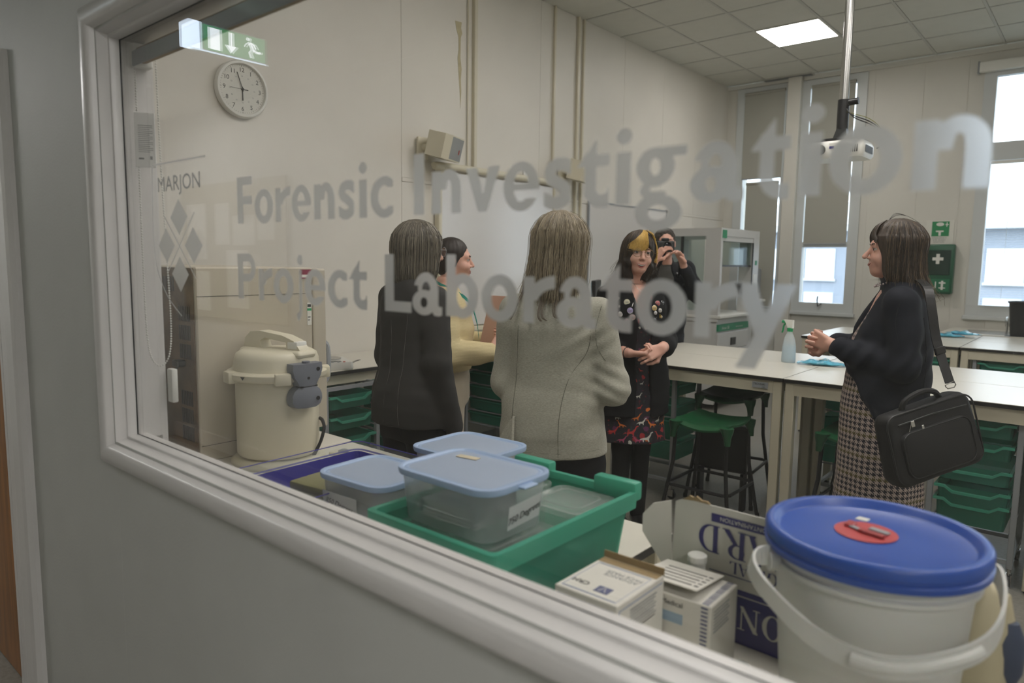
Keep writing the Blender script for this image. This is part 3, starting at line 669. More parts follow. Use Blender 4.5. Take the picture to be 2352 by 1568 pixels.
rack((-3.46, 4.33, 0), PI/2, [.70, .60, .50, .40, .30], .805, 'grey rack of green trays under the worktop left of the pale blazer', 'green tray in the rack left of the woman in the pale blazer', 'trays left of the pale blazer', False)
rack((-2.27, 4.20, 0), -PI/2, [.66, .53, .38, .24], .80, 'castered grey rack of trays under the first table left of the stools', 'green tray in the castered rack left of the stools', 'trays left of the stools', True, [.075, .075, .12, .12])
rack((-1.15, 4.80, 0), -PI/2, [.60, .44, .26], .78, 'castered grey rack of trays beside the cream table legs', 'green tray in the rack beside the cream table legs', 'trays beside the cream legs', True, [.12, .12, .12])
rack((-.45, 4.17, 0), 0, [.700, .595, .470, .365, .255], .815, 'castered grey rack of green trays under the table right of the bag', 'green tray in the castered rack right of the black bag', 'trays right of the bag', True, [.075, .075, .075, .075, .12])
rack((-.03+.05, 4.17, 0), 0, [.700, .595, .470, .365], .815, 'castered tray rack at the right edge of the view', 'green tray in the rack at the right edge of the view', 'trays at the right edge')
rack((-.62, 6.75, 0), 0, [.69, .57], .81, 'grey tray rack under the far table right of the bag strap', 'green tray in the rack under the far table right of the strap', 'trays under the far right table')
rack((-1.12, 6.75, 0), 0, [.69, .57], .81, 'grey tray rack under the far table behind the shoulder of the woman with the bag', 'green tray in the rack under the far table behind the strap', 'trays under the far middle table')
# stools -------------------------------------------------------------
def stool(loc, rot, h, label, back=False):
    t = thing('lab_stool', label, 'stool', loc, rot, 'green lab stools'); n = 18; W = .18; vs = []; fs = []
    def zz(u, v):
        z = .020*(u*u)-.022*(1-v*v)*(1-.3*u*u)+.012; 
        z -= .030*max(0, -v-.75)/.25*(1-abs(u)*.3); return z
    for side in (0, 1):
        for i in range(n+1):
            for j in range(n+1):
                u = -1+2*i/n; v = -1+2*j/n; k = 1-.10*(u*u*v*v); vs.append((u*W*k, v*W*k, h+zz(u, v)-(.012 if side else 0)))
    N = (n+1)**2
    for i in range(n):
        for j in range(n):
            a = i*(n+1)+j; fs.append((a, a+n+1, a+n+2, a+1)); fs.append((N+a, N+a+1, N+a+n+2, N+a+n+1))
    for j in range(n):
        for a, b in ((j, j+1), (n*(n+1)+j+1, n*(n+1)+j)): fs.append((a, b, N+b, N+a))
        for a, b in (((j+1)*(n+1), j*(n+1)), (j*(n+1)+n, (j+1)*(n+1)+n)): fs.append((a, b, N+b, N+a))
    seat = MB().add(vs, fs)
    for sx in (-1, 1):
        for sy in (-1, 1):
            c = []
            for k, (zz_, rr) in enumerate(((.012, .040), (-.01, .034), (-.04, .022), (-.085, .016))): c.append([(sx*(W*.86+.004*k)+rr*math.cos(a), sy*(W*.86+.004*k)+rr*math.sin(a), h+zz_) for a in [2*PI*q/12 for q in range(12)]])
            seat.rloop(c)
    if back:
        c = []
        for k in range(13):
            u = -1+2*k/12; c.append([(u*W*.9, W+.01+.0*u, h+.01), (u*W*.9, W+.022, h+.01), (u*W*.9, W+.034, h+.02+.075*(1-u*u)), (u*W*.9, W+.020, h+.02+.075*(1-u*u))])
        seat.rloop(c)
    seat.build('seat', M['green'], t, smooth=True, sharp=50)
    for sx in (-1, 1):
        for sy in (-1, 1):
            MB().tube([(sx*W*.86, sy*W*.86, h-.02), (sx*W*.9, sy*W*.9, h*.6), (sx*(W+.03), sy*(W+.03), .012)], .0115, 8).build('leg', M['black'], t, smooth=True)
            MB().lathe([(.014, 0), (.014, .018), (.011, .03)], 10, (sx*(W+.031), sy*(W+.031), 0)).build('rubber_foot', M['black'], t)
    q = W+.012; MB().tube([(-q, -q+.03, .22), (-q+.03, -q, .22), (q-.03, -q, .22), (q, -q+.03, .22), (q, q-.03, .22), (q-.03, q, .22), (-q+.03, q, .22), (-q, q-.03, .22)], .010, 8, True).build('footrest', M['black'], t, smooth=True)
    return t
stool((-1.735, 3.865, 0), 0, .585, 'green saddle stool with black legs nearest the front table')
stool((-1.83, 4.36, 0), .1, .665, 'taller green stool with a low curved back under the front table', True)
stool((-.975, 4.06, 0), 0, .60, 'green stool partly hidden behind the houndstooth dress')
bp = thing('black_crate', 'flat black crate standing under the green stool', 'crate', (-1.775, 4.12, .235)); MB().box(-.155, .155, -.015, .015, 0, .29, .006, 2).build('panel', M['black'], bp); MB().box(-.155, .155, -.019, .019, .27, .294, .003, 1).build('rim', M['dark'], bp)
MB().box(-.150, -.13, -.03, .03, -.235, .0).box(.13, .15, -.03, .03, -.235, .0).build('foot', M['black'], bp)
# ================================================================== wall equipment
M['board'] = mat('whiteboard_gloss', (208, 206, 203), .18, spec=.5)
wb = thing('interactive_whiteboard', 'large white board with rounded cream top rail on the left wall', 'whiteboard', (-3.88, 4.37, 1.62))
MB().box(0, .035, -.68, .68, -.62, .54, .004, 1).build('board_surface', M['board'], wb)
MB().tube(bez([(.05, -.70, .50), (.05, -.69, .55), (.05, -.66, .575), (.05, .68, .575)], 6), .026, 12).build('top_rail', M['cream'], wb, smooth=True)
MB().box(-.001, .05, -.715, -.68, -.64, .55, .008, 2).box(-.001, .05, .68, .705, -.64, .57, .008, 2).build('side_rail', M['cream'], wb, smooth=True)
MB().box(.0, .07, -.5, .5, -.66, -.625, .006, 2).build('pen_shelf', M['cream'], wb)
w2 = thing('whiteboard', 'smaller plain whiteboard with thin grey frame beside the fume cupboard', 'whiteboard', (-3.887, 6.4, 1.58))
MB().box(0, .016, -.74, .78, -.5, .5).build('board_surface', M['board'], w2)
MB().box(0, .022, -.75, -.735, -.51, .51).box(0, .022, .775, .79, -.51, .51).box(0, .022, -.75, .79, .495, .51).box(0, .022, -.75, .79, -.51, -.495).build('frame', M['greymetal'], w2)
MB().box(.0, .026, .765, .795, .49, .515).build('corner_cap', M['dark'], w2)
# speakers
M['grille'] = mat('speaker_grille', (140, 142, 142), .7, bump=(900, .3))
def speaker(y, label):
    s = thing('wall_speaker', label, 'speaker', (-3.878, y, 2.31), 0, 'wall speakers')
    MB().box(0, .03, -.05, .05, -.09, .07, .012, 2).tube([(.02, 0, .0), (.09, .03, .0)], .024, 12).build('bracket', M['cream'], s, smooth=True)
    R = Matrix.Translation((.15, .09, .0)) @ Matrix.Rotation(math.radians(22), 4, 'Z') @ Matrix.Rotation(math.radians(14), 4, 'Y')
    MB().prism([(-.075, -.14), (.055, -.14), (.095, -.10), (.10, 0), (.095, .10), (.055, .14), (-.075, .14)], -.085, .085, 'z', R).build('cabinet', M['cream'], s, smooth=True, sharp=30)
    MB().prism([(.057, -.130), (.097, -.095), (.103, 0), (.097, .095), (.057, .130), (.062, 0)], -.076, .076, 'z', R).build('grille', M['grille'], s, smooth=True, sharp=30)
    MB().prism([(.102, .030), (.105, .030), (.105, .040), (.102, .040)], -.03, .0, 'z', R).build('badge', mat('red_badge', (170, 60, 50), .5), s); return s
speaker(3.52, 'cream wall speaker with grey grille left of the whiteboard rail')
speaker(5.20, 'cream wall speaker partly behind the lettering at the right end of the rail')
# clock ----------------------------------------------------------------
ck = thing('wall_clock', 'round white wall clock with black numerals high on the left wall', 'clock', (-3.89, 2.147, 2.452))
RX = Matrix.Rotation(PI/2, 4, 'Y'); 
MB().lathe([(.150, 0), (.157, .012), (.158, .035), (.152, .046), (.140, .048), (.136, .040), (.136, .030)], 64, M=RX).build('rim', M['white'], ck, smooth=True)
MB().lathe([(.137, .026), (.137, .031)], 64, M=RX).build('dial', M['paper'], ck)
for k in range(12):
    a = 2*PI*k/12; x = math.sin(a)*.107; z = math.cos(a)*.107; text(str(12 if k == 0 else k), .034, M['ink'], ck, plane_M((.0315, x, z-.0115), (0, 1, 0), (0, 0, 1)), 'numeral')
    x = math.sin(a)*.073; z = math.cos(a)*.073; text(str(24 if k == 0 else 12+k), .011, M['inkgrey'], ck, plane_M((.0315, x, z-.004), (0, 1, 0), (0, 0, 1)), 'small_numeral')
mm = MB()
for k in range(60):
    a = 2*PI*k/60; l = .006 if k % 5 else .009; R = Matrix.Rotation(-a, 4, 'X'); mm.box(.031, .0318, -.0006-(.0008 if k % 5 == 0 else 0), .0006, .132-l, .132, M=R)
mm.build('minute_marks', M['ink'], ck)
def hand(name, ang, ln_, w_, back=.015, x=.034): return MB().box(x, x+.0015, -w_/2, w_/2, -back, ln_, M=Matrix.Rotation(-math.radians(ang), 4, 'X')).build(name, M['ink'], ck)
hand('hour_hand', 179, .062, .0055); hand('minute_hand', -19, .095, .0038, .012, .036); hand('second_hand', 270, .075, .0014, .03, .038); hand('alarm_hand', 90, .036, .004, -.008, .033)
MB().lathe([(.007, .03), (.007, .042), (0, .043)], 16, M=RX).build('hub', M['ink'], ck)
# sockets
so = thing('wall_socket', 'small white double socket above the whiteboard rail', 'socket', (-3.888, 4.72, 2.24)); MB().box(0, .012, -.04, .04, -.06, .06, .004, 2).build('plate', M['white'], so); MB().box(.012, .014, -.012, .012, .01, .03).box(.012, .014, -.012, .012, -.035, -.015).build('switch', M['greymetal'], so)
# first aid cabinet and sign on the far wall ------------------------------
M['fagreen'] = mat('first_aid_green', (16, 84, 58), .35)
fa = thing('first_aid_cabinet', 'dark green first aid cabinet with white cross on the far wall', 'cabinet', (-1.448, 8.60, 1.483))
MB().box(-.145, .145, -.0, .098, -.26, .26, .018, 3).build('body', M['fagreen'], fa, smooth=True)
MB().box(-.115, .115, -.006, .0, -.06, .20, .004, 1).build('clear_panel', clear('smoked_panel', (90, 120, 110), (60, 84, 76), .6, .1), fa)
MB().box(-.016, .016, -.012, -.006, .055, .16).box(-.05, .05, -.012, -.006, .092, .124).build('cross', M['white'], fa)
MB().box(-.125, .125, -.005, .0, -.235, -.10, .004, 1).build('lower_label', mat('label_green', (22, 104, 70), .4), fa)
MB().box(-.09, .0, -.008, -.005, -.20, -.19).box(-.09, -.08, -.008, -.005, -.19, -.12).box(-.01, .0, -.008, -.005, -.19, -.13).box(.045, .065, -.008, -.005, -.215, -.12).box(.025, .085, -.008, -.005, -.15, -.135).box(.025, .085, -.008, -.005, -.2, -.19).build('white_symbols', M['white'], fa)
MB().box(-.03, .02, -.004, .0, -.02, .05).build('bottle', M['black'], fa)
sg = thing('first_aid_sign', 'green and white eyewash sign on a clear sheet above the green cabinet', 'sign', (-1.468, 8.697, 1.87))
MB().box(-.13, .13, -.004, 0, -.13, .13, .002, 1).build('sheet', M['paper'], sg); MB().box(-.075, .085, -.006, -.004, -.04, .115, .001, 1).build('green_square', mat('sign_green', (30, 130, 80), .5), sg)
s_ = MB().lathe([(.0, -.001), (.036, -.001), (.036, .001), (0, .001)], 20, M=Matrix.Translation((.0, -.0072, .085)) @ Matrix.Rotation(PI/2, 4, 'X') @ Matrix.Diagonal((1, .55, 1, 1)))
s_.box(-.035, .035, -.008, -.006, .005, .02); s_.box(-.010, .012, -.008, -.006, -.035, .01); s_.box(.058, .066, -.008, -.006, .06, .105).box(.046, .078, -.008, -.006, .078, .086); s_.build('eyewash_symbol', M['white'], sg)
text('EMERGENCY\nEYE WASH\nSTATION', .024, M['inkgrey'], sg, plane_M((0, -.005, -.066), (1, 0, 0), (0, 0, 1)), 'writing')
np_ = thing('wall_notice', 'small pale notice on the far wall beside her chin', 'notice', (-2.02, 8.697, 1.42)); MB().box(-.11, .11, -.004, 0, -.06, .06).build('sheet', M['paper'], np_); MB().box(-.08, .08, -.005, -.004, .01, .02).box(-.08, .05, -.005, -.004, -.02, -.01).build('printed_lines', M['inkgrey'], np_)
# blinds on the far windows ------------------------------------------------
M['greyblind'] = clear('grey_roller_cloth', (40, 40, 38), (176, 174, 164), 1.0, .8, .22)
def rblind(x0, x1, z0, z1, label, y=8.66, g='roller blinds'):
    b = thing('roller_blind', label, 'blind', ((x0+x1)/2, y, z1), 0, g); w = (x1-x0)/2
    MB().box(-w, w, -.0015, .0015, z0-z1, 0).build('cloth', M['greyblind'], b); MB().tube([(-w, 0, .0), (w, 0, .0)], .018, 12).build('roll', M['greyblind'], b, smooth=True)
    MB().box(-w, w, -.008, .008, z0-z1-.012, z0-z1+.004, .003, 1).build('bottom_bar', M['greymetal'], b)
rbx = thing('blind_cassette', 'white roller blind cassette over the right window', 'blind', (-.43, 8.66, 3.50)); MB().box(-.80, .75, -.05, .02, -.05, .05, .012, 2).build('case', M['white'], rbx, smooth=True); MB().box(-.805, -.79, -.055, .025, -.06, .06, .004, 1).build('end_cap', M['greymetal'], rbx)
rblind(-3.655, -3.165, 2.56, 3.575, 'grey roller blind half way down the left slim window')
rblind(-3.60, -3.20, .98, 2.50, 'lower grey blind of the left slim window beside the fume cupboard', 8.69)
rblind(-2.86, -2.385, 1.76, 3.555, 'grey roller blind stopping above the clear lower pane')
ve = thing('venetian_blind', 'white venetian blind across the lower right window', 'blind', (-.43, 8.655, 2.57))
MB().box(-.63, .66, -.02, .02, -.03, 0, .003, 1).build('head_rail', M['white'], ve)
sl = MB()
for k in range(58): sl.box(-.62, .65, -.011, .011, -.05-.0245*k, -.0492-.0245*k, M=None)
sl.build('slats', M['white'], ve)['kind'] = 'stuff'
cdm = MB()
for x in (-.45, 0, .45): cdm.tube([(x, .0, -.03), (x, .0, -1.48)], .0012, 4)
cdm.build('cord', M['white'], ve)
# building outside --------------------------------------------------------
M['facade'] = mat('outside_facade', (150, 158, 170), .8); M['roof'] = mat('outside_roof', (205, 210, 214), .7); M['outglass'] = mat('outside_window', (226, 234, 244), .2)
og = thing('outside_building', 'pale grey building with white windows seen through the far windows', 'building', (-6, 24, -1.0))
MB().box(-9, 12, 0, 6, 0, 3.6).build('wall', M['facade'], og); MB().prism([(-.4, 3.6), (6.4, 3.6), (6.4, 3.8), (1.2, 4.6), (-.4, 3.8)], -9.3, 12.3, 'x').build('roof', M['roof'], og)
for i in range(12):
    for z in (.7, 2.1): 
        w = MB().box(-8.4+1.65*i, -7.5+1.65*i, -.05, 0, z, z+.95).build('window', M['outglass'], og); MB().box(-8.45+1.65*i, -7.45+1.65*i, -.08, -.04, z-.08, z).build('sill', M['roof'], w)
o = MB().box(-40, 30, YF+.3, 60, -1.2, -1.0); struct('trim_7', o, mat('outside_ground', (120, 124, 122), .9))
# fume cupboard ------------------------------------------------------------
M['fume'] = mat('fume_cupboard_white', (200, 200, 198), .35)
fu = thing('fume_cupboard', 'tall pale grey fume cupboard with glass sides against the left wall', 'fume cupboard', (-3.47, 7.30, 0))
b = MB(); X0, X1, Y0, Y1, ZT = -.40, .42, -.50, .50, 1.87
b.box(X1-.16, X1, Y0, Y0+.05, .92, 1.79); b.box(X0, X1, Y0, Y1, 1.7901, ZT); b.box(X0, X0+.05, Y0+.051, Y1-.162, .93, 1.7895); b.box(X0, X0+.12, Y0, Y0+.05, 1.031, 1.7895); b.box(X1-.16, X1, Y1-.16, Y1, .92, 1.7895); b.box(X0, X1-.161, Y0+.001, Y0+.049, .92, 1.03)
b.box(X1-.155, X1-.004, Y0+.055, Y1-.165, 1.74, 1.789); b.box(X0+.055, X1-.06, Y0+.055, Y1-.165, .90, .93)
b.build('housing', M['fume'], fu)
MB().box(X0, X1+.03, Y0-.01, Y1, .955, .985, .004, 1).build('work_surface', M['white'], fu)
MB().box(X0+.12, X1-.18, Y0+.01, Y0+.018, 1.03, 1.79).build('side_glass', glass('fume_glass', (235, 242, 240)), fu)
MB().box(X0+.38, X0+.40, Y0+.0, Y0+.03, 1.03, 1.79).build('glazing_bar', M['dark'], fu)
MB().box(X1-.035, X1-.028, Y0+.05, Y1-.16, 1.5, 1.76).build('sash', glass('sash_glass', (225, 234, 232)), fu); MB().box(X1-.04, X1-.02, Y0+.05, Y1-.16, 1.48, 1.50).build('sash_rail', M['dark'], fu)
MB().box(X1-.002, X1+.006, Y1-.18, Y1-.165, 1.0, 1.74).build('sash_track', M['dark'], fu)
MB().box(X1, X1+.004, Y1-.10, Y1-.05, 1.50, 1.55).box(X1, X1+.004, Y0+.03, Y0+.13, 1.77, 1.85).build('green_mark', mat('fume_green', (40, 140, 96), .5), fu)
MB().box(X1, X1+.004, Y1-.13, Y1-.03, 1.28, 1.40).build('control_panel', M['white'], fu)
cb_ = MB().box(X0, X1-.02, Y0+.02, Y1-.18, .06, .955).build('base_cabinet', M['fume'], fu)
MB().box(X1-.02, X1, Y0+.03, Y1-.20, .62, .80, .003, 1).build('drawer', M['fume'], cb_)
for y0, y1 in ((Y0+.03, -.095), (-.085, Y1-.20)): MB().box(X1-.02, X1, y0, y1, .08, .61, .003, 1).build('door', M['fume'], cb_)
MB().box(X1-.02, X1+.002, Y0+.03, Y1-.20, .82, .89).build('green_strip', mat('strip_green', (44, 132, 96), .5), cb_)
text('Airone GB', .042, M['paper'], fu, plane_M((X1+.003, -.30, .838), (0, 1, 0), (0, 0, 1)), 'writing'); text('filtration fume cupboard', .018, M['paper'], fu, plane_M((X1+.003, .05, .845), (0, 1, 0), (0, 0, 1)), 'writing')
MB().box(X1, X1+.012, -.16, -.04, .66, .74, .004, 2).build('drawer_pull', M['dark'], fu)
MB().tube([(0, .12, .985), (0, .12, 1.10), (.05, .12, 1.14), (.10, .12, 1.11)], .009, 8).build('tap', M['steel'], fu, smooth=True)
MB().box(X0, X1-.04, Y1-.16, Y1, .0, .92).build('side_post', M['fume'], fu)
ds = thing('hand_towel_dispenser', 'grey dispenser box on the far wall behind the last letter y', 'dispenser', (-3.40, 8.53, 1.16)); MB().box(-.09, .09, -.05, .05, 0, .30, .012, 2).build('case', M['greymetal'], ds, smooth=True); MB().box(-.02, .02, -.054, -.05, .2, .22).build('lock', M['dark'], ds)
MB().box(-.03, .16, -.12, .05, -.10, -.07, .01, 2).build('basin_ledge', M['white'], ds); MB().box(-.06, .06, .045, .12, -.12, .3).build('back_plate', M['far_wall'], ds)
# sink counter, bin, taps at the far right -----------------------------------
kc = thing('sink_counter', 'black edged counter with sink under the right window', 'counter', (-.55, 8.2, 0))
MB().box(-.72, 1.2, -.35, .46, .858, .88, .002, 1).build('counter_top', M['topwhite'], kc); MB().box(-.72, 1.2, -.352, .46, .84, .858).build('edge_band', M['edgeblack'], kc); MB().box(-.68, 1.18, -.30, .44, .02, .84).build('cupboard', M['cream'], kc)
MB().box(-.55, -.05, -.2, .2, .878, .884, .004, 1).build('sink', M['steel'], kc)
for x in (-.22, -.10):
    MB().tube(bez([(x, .1, .88), (x, .1, .99), (x, .04, 1.03), (x, -.04, 1.0)], 5), .011, 8).lathe([(.02, .0), (.022, .03), (.01, .04)], 12, (x, .13, .94)).build('tap', M['steel'], kc, smooth=True)
rb = thing('black_bin', 'black plastic tub standing on the far counter at the right edge', 'bin', (-.16, 8.02, .88))
rb.location.x = -.62; MB().lathe([(.10, 0), (.125, .30), (.135, .305), (.135, .32), (.12, .32), (.095, .01)], 28).build('tub', M['black'], rb, smooth=True); MB().box(-.13, .13, -.13, .13, 0, .001).build('base', M['black'], rb)
# wipes packets, spray bottle --------------------------------------------------
M['wipes'] = mat('blue_foil_wipes', (90, 172, 200), .22, noise=(25, .25), bump=(40, .8))
def wipes(loc, rot, label):
    t = thing('wipes_packet', label, 'wipes packet', loc, rot, 'blue wipes packets'); rs = []
    for i in range(15):
        u = -1+2*i/14; w = .06*(1-.25*u*u); hh = .003+.020*(1-u*u)*(1+.25*math.sin(9*u)); hz = .012*(abs(u)**4)
        rs.append([(u*.125, w*math.cos(a), .001+hz+hh*(1+math.sin(a))*(1+.12*math.sin(5*a+7*u))*.75) for a in [2*PI*k/16 for k in range(16)]])
    MB().rloop(rs).build('packet', M['wipes'], t, smooth=True); MB().box(-.035, .035, -.022, .022, .036, .0385, .001, 1).build('flap', M['paper'], t)
    MB().box(-.142, -.122, -.045, .045, .010, .013).box(.122, .142, -.045, .045, .010, .013).build('crimped_end', M['wipes'], t); return t
wipes((-1.37, 4.62, .88), math.radians(12), 'crumpled blue wipes packet on the first island beside the spray bottle')
wipes((-1.13, 7.38, .88), math.radians(8), 'crumpled blue wipes packet on the far table by the bag strap')
wipes((-1.02, 7.46, .88), math.radians(-14), 'second blue packet touching the far table wipes, nearer the right').location.z = .9
M['spraybody'] = clear('spray_bottle_plastic', (240, 245, 247), (232, 236, 236), .5, .25, .4)
M['spraygreen'] = mat('spray_green', (28, 142, 88), .4)
sp = thing('spray_bottle', 'clear spray bottle of pale blue liquid with green trigger', 'spray bottle', (-1.57, 4.60, .88), math.radians(170))
bt = [(.0, 0), (.043, 0), (.046, .01), (.046, .03), (.043, .10), (.036, .145), (.026, .175), (.0165, .19), (.0155, .205)]
MB().lathe(bt, 28, sx=1, sy=.75).build('bottle', M['spraybody'], sp, smooth=True, sharp=60)
MB().lathe([(0, .003), (.040, .003), (.043, .012), (.0425, .06), (.040, .112), (0, .112)], 28, sx=1, sy=.75).build('liquid', mat('pale_blue_liquid', (188, 214, 230), .2), sp, smooth=True, sharp=50)
MB().lathe([(.018, .200), (.018, .222), (.012, .224)], 20).build('collar', M['spraygreen'], sp, smooth=True, sharp=40)
MB().rloop([[(x, y, z) for (x, y) in ((-.02, -.011), (.012+.01*k, -.010), (.012+.01*k, .010), (-.02, .011))] for k, z in enumerate((.222, .245, .262, .274))]).tube([(.035, 0, .262), (.058, 0, .262)], .008, 10).build('spray_head', M['white'], sp)
MB().tube(bez([(.030, 0, .252), (.044, 0, .235), (.048, 0, .205), (.054, 0, .19)], 4), .0055, 8).box(.02, .056, -.010, .010, .252, .270, .003, 1).build('trigger', M['spraygreen'], sp, smooth=True)
# monitor and keyboard on the left worktop ---------------------------------------
mo = thing('monitor', 'black monitor with pale teal screen on the left worktop', 'monitor', (-3.55, 5.33, .88), math.radians(-62))
MB().box(-.25, .25, -.02, .02, .14, .47, .008, 2).build('case', M['black'], mo); MB().box(-.235, .235, -.0225, -.020, .155, .455).build('screen', emis('teal_screen', (140, 176, 182), 1.0), mo)
MB().box(-.03, .03, -.0, .03, .01, .2).box(-.12, .12, -.08, .08, 0, .012, .004, 1).build('stand', M['black'], mo)
kb = thing('keyboard', 'dark keyboard lying on the left worktop', 'keyboard', (-3.42, 4.62, .88), PI/2); MB().box(-.22, .22, -.07, .07, 0, .018, .004, 1).build('base', M['greymetal'], kb)
km = MB()
for i in range(14):
    for j in range(5): km.box(-.205+.0295*i, -.181+.0295*i, -.06+.0245*j, -.04+.0245*j, .018, .024)
km.build('keys', M['black'], kb)
pb = thing('pen_box', 'small purple box on the board ledge behind the pale blazer', 'box', (-3.862, 5.30, 1.40)); MB().box(0, .03, -.03, .03, 0, .12, .003, 1).build('case', mat('purple_card', (78, 60, 150), .5), pb); MB().box(-.02, .0, -.02, .02, .02, .06).build('hook', M['greymetal'], pb)
# digital scale beside the oven --------------------------------------------------
se = thing('digital_scale', 'white digital scale with round buttons on the left worktop', 'scale', (-3.42, 2.40, .88), math.radians(68))
MB().rloop([rrect(.20, .26, .02, 4, 0), rrect(.21, .27, .02, 4, .01), rrect(.20, .26, .02, 4, .045)]).build('case', M['white'], se, smooth=True, sharp=40)
MB().lathe([(.07, .046), (.072, .052), (.0, .053)], 24, (0, .04, 0)).build('weighing_pan', M['steel'], se); MB().box(-.05, .04, -.105, -.07, .0455, .047).build('display', M['dark'], se)
for k in range(4): MB().lathe([(.008, .045), (.007, .049), (0, .0495)], 12, (-.045+.032*k, -.118, 0)).build('button', mat('button_red', (190, 70, 60), .5) if k == 3 else M['greymetal'], se)
hk = MB().tube(bez([(.09, -.10, .03), (.13, -.12, .05), (.15, -.10, .05), (.13, -.08, .045), (.10, -.07, .03)], 5), .002, 6); hk.build('wire_loop', M['steel'], se)
# projector -----------------------------------------------------------------------
pj = thing('ceiling_projector', 'white projector hanging from a steel pole with black cables', 'projector', (-1.365, 4.72, 2.21))
MB().tube([(0, 0, .28), (0, 0, HC-2.21-.004)], .027, 20).build('pole', M['steel'], pj, smooth=True)
MB().lathe([(.07, HC-2.21-.015), (.07, HC-2.21-.003)], 24).build('ceiling_plate', M['steel'], pj)
MB().tube([(0, 0, .13), (0, 0, .305)], .034, 20).tube([(0, 0, .285), (.085, .0, .290)], .020, 14).build('black_joint', M['black'], pj, smooth=True)
MB().prism([(-.045, .07), (.04, .07), (.03, .13), (-.025, .13)], -.03, .03, 'y').build('clamp', M['dark'], pj)
MB().box(-.17, .13, -.10, .10, .052, .066, .003, 1).build('mount_plate', M['black'], pj)
MB().rloop([rrect(.30, .24, .03, 5, -.055), rrect(.325, .265, .035, 5, -.035), rrect(.325, .265, .035, 5, .02), rrect(.30, .24, .03, 5, .045)]).build('case', M['white'], pj, smooth=True, sharp=50)
g = MB()
for k in range(9): g.box(.165, .168, -.09+.018*k, -.082+.018*k, -.03, .012); g.box(.03+.012*k, .036+.012*k, -.136, -.131, -.03, .015)
g.build('vent_slots', M['dark'], pj); MB().tube([(-.08, -.125, -.005), (-.08, -.15, -.005)], .03, 20).build('lens', M['dark'], pj)
MB().box(-.03, .03, -.1345, -.132, -.005, .03).build('sticker', M['paper'], pj); MB().box(-.028, .0, -.1355, -.1342, -.003, .012).build('sticker_print', M['navyink'], pj)
for k, (a, b) in enumerate(((0, 0), (.010, .004), (.02, -.004))):
    MB().tube(bez([(.02, -.02, .25-a), (.07, -.02, .19+a), (.16, -.03+b, .14+a*1.5), (.22, -.02, .09+a), (.235, .0, .02), (.20, .02, -.0)], 6), .0038 if k < 2 else .0022, 6).build('cable', M['black'] if k < 2 else mat('yellow_cable', (120, 118, 40), .5), pj, smooth=True)
# ================================================================== things on the table below the window
# beige oven (back panel turned to the partition)
ov = thing('lab_oven', 'tall beige laboratory oven with brown louvred back in the corner', 'oven', (-2.37, 1.19, .88))
X0, X1, Y0, Y1, ZT = -.33, .30, -.205, .195, .593
MB().box(X0, X1, Y0, Y1, .0, ZT, .004, 1).build('cabinet', M['beige'], ov)
M['rust'] = mat('brown_stained_back_panel', (96, 74, 52), .6, noise=(14, .35))
MB().box(X0+.01, X1-.012, Y0-.004, Y0, .02, ZT-.003).build('back_panel', M['rust'], ov)
sl = MB()
for k in range(28): sl.box(X0+.06+.016*k, X0+.067+.016*k, Y0-.006, Y0-.0035, ZT-.075, ZT-.03) if k < 28 else None
for zz in (.43, .372, .314, .17, .115, .06):
    for k in range(7): sl.box(X1-.105+.011*k, X1-.099+.011*k, Y0-.006, Y0-.0035, zz, zz+.045)
sl.build('louvre_slots', M['black'], ov)
MB().box(X1-.0005, X1+.0008, Y0+.002, Y1-.002, .505, .5066).box(X1-.0005, X1+.0008, Y0+.002, Y1-.002, .05, .0516).build('panel_seam', M['dark'], ov)
MB().box(X0, X1+.004, Y1, Y1+.052, .04, ZT-.004, .006, 2).build('door', M['beige'], ov)
MB().box(X1, X1+.002, Y1-.045, Y1-.004, .556, .586).build('red_label', mat('maroon_label', (130, 30, 62), .5), ov); MB().box(X1+.002, X1+.0024, Y1-.041, Y1-.01, .560, .569).build('label_strip', M['paper'], ov)
MB().box(X1, X1+.002, Y1-.022, Y1-.006, .40, .475).build('test_sticker', M['paper'], ov); MB().box(X1+.002, X1+.0025, Y1-.022, Y1-.006, .448, .456).build('green_band', M['spraygreen'], ov)
tq = MB(); tq.box(X1+.002, X1+.0025, Y1-.020, Y1-.010, .425, .428).box(X1+.002, X1+.0025, Y1-.020, Y1-.012, .415, .418).box(X1+.002, X1+.0025, Y1-.021, Y1-.008, .460, .470); tq.build('sticker_print', M['ink'], ov)
hd = bez([(X1-.05, Y1+.052, .33), (X1-.05, Y1+.085, .32), (X1-.05, Y1+.092, .26), (X1-.05, Y1+.085, .20), (X1-.05, Y1+.052, .19)], 5)
MB().tube(hd, .012, 10).tube([(X1-.05, Y1+.06, .36), (X1-.05, Y1+.06, .395)], .004, 8).build('door_handle', M['greymetal'], ov, smooth=True)
cbk = MB().tube(bez([(X1-.10, Y0-.01, .30), (X1-.13, Y0-.03, .24), (X1-.19, Y0-.03, .18), (X1-.23, Y0-.02, .05)], 5), .004, 6); cbk.build('mains_lead', M['dark'], ov)
MB().box(X1-.11, X1-.07, Y0-.03, Y0-.004, .29, .31, .003, 1).build('connector', M['dark'], ov)
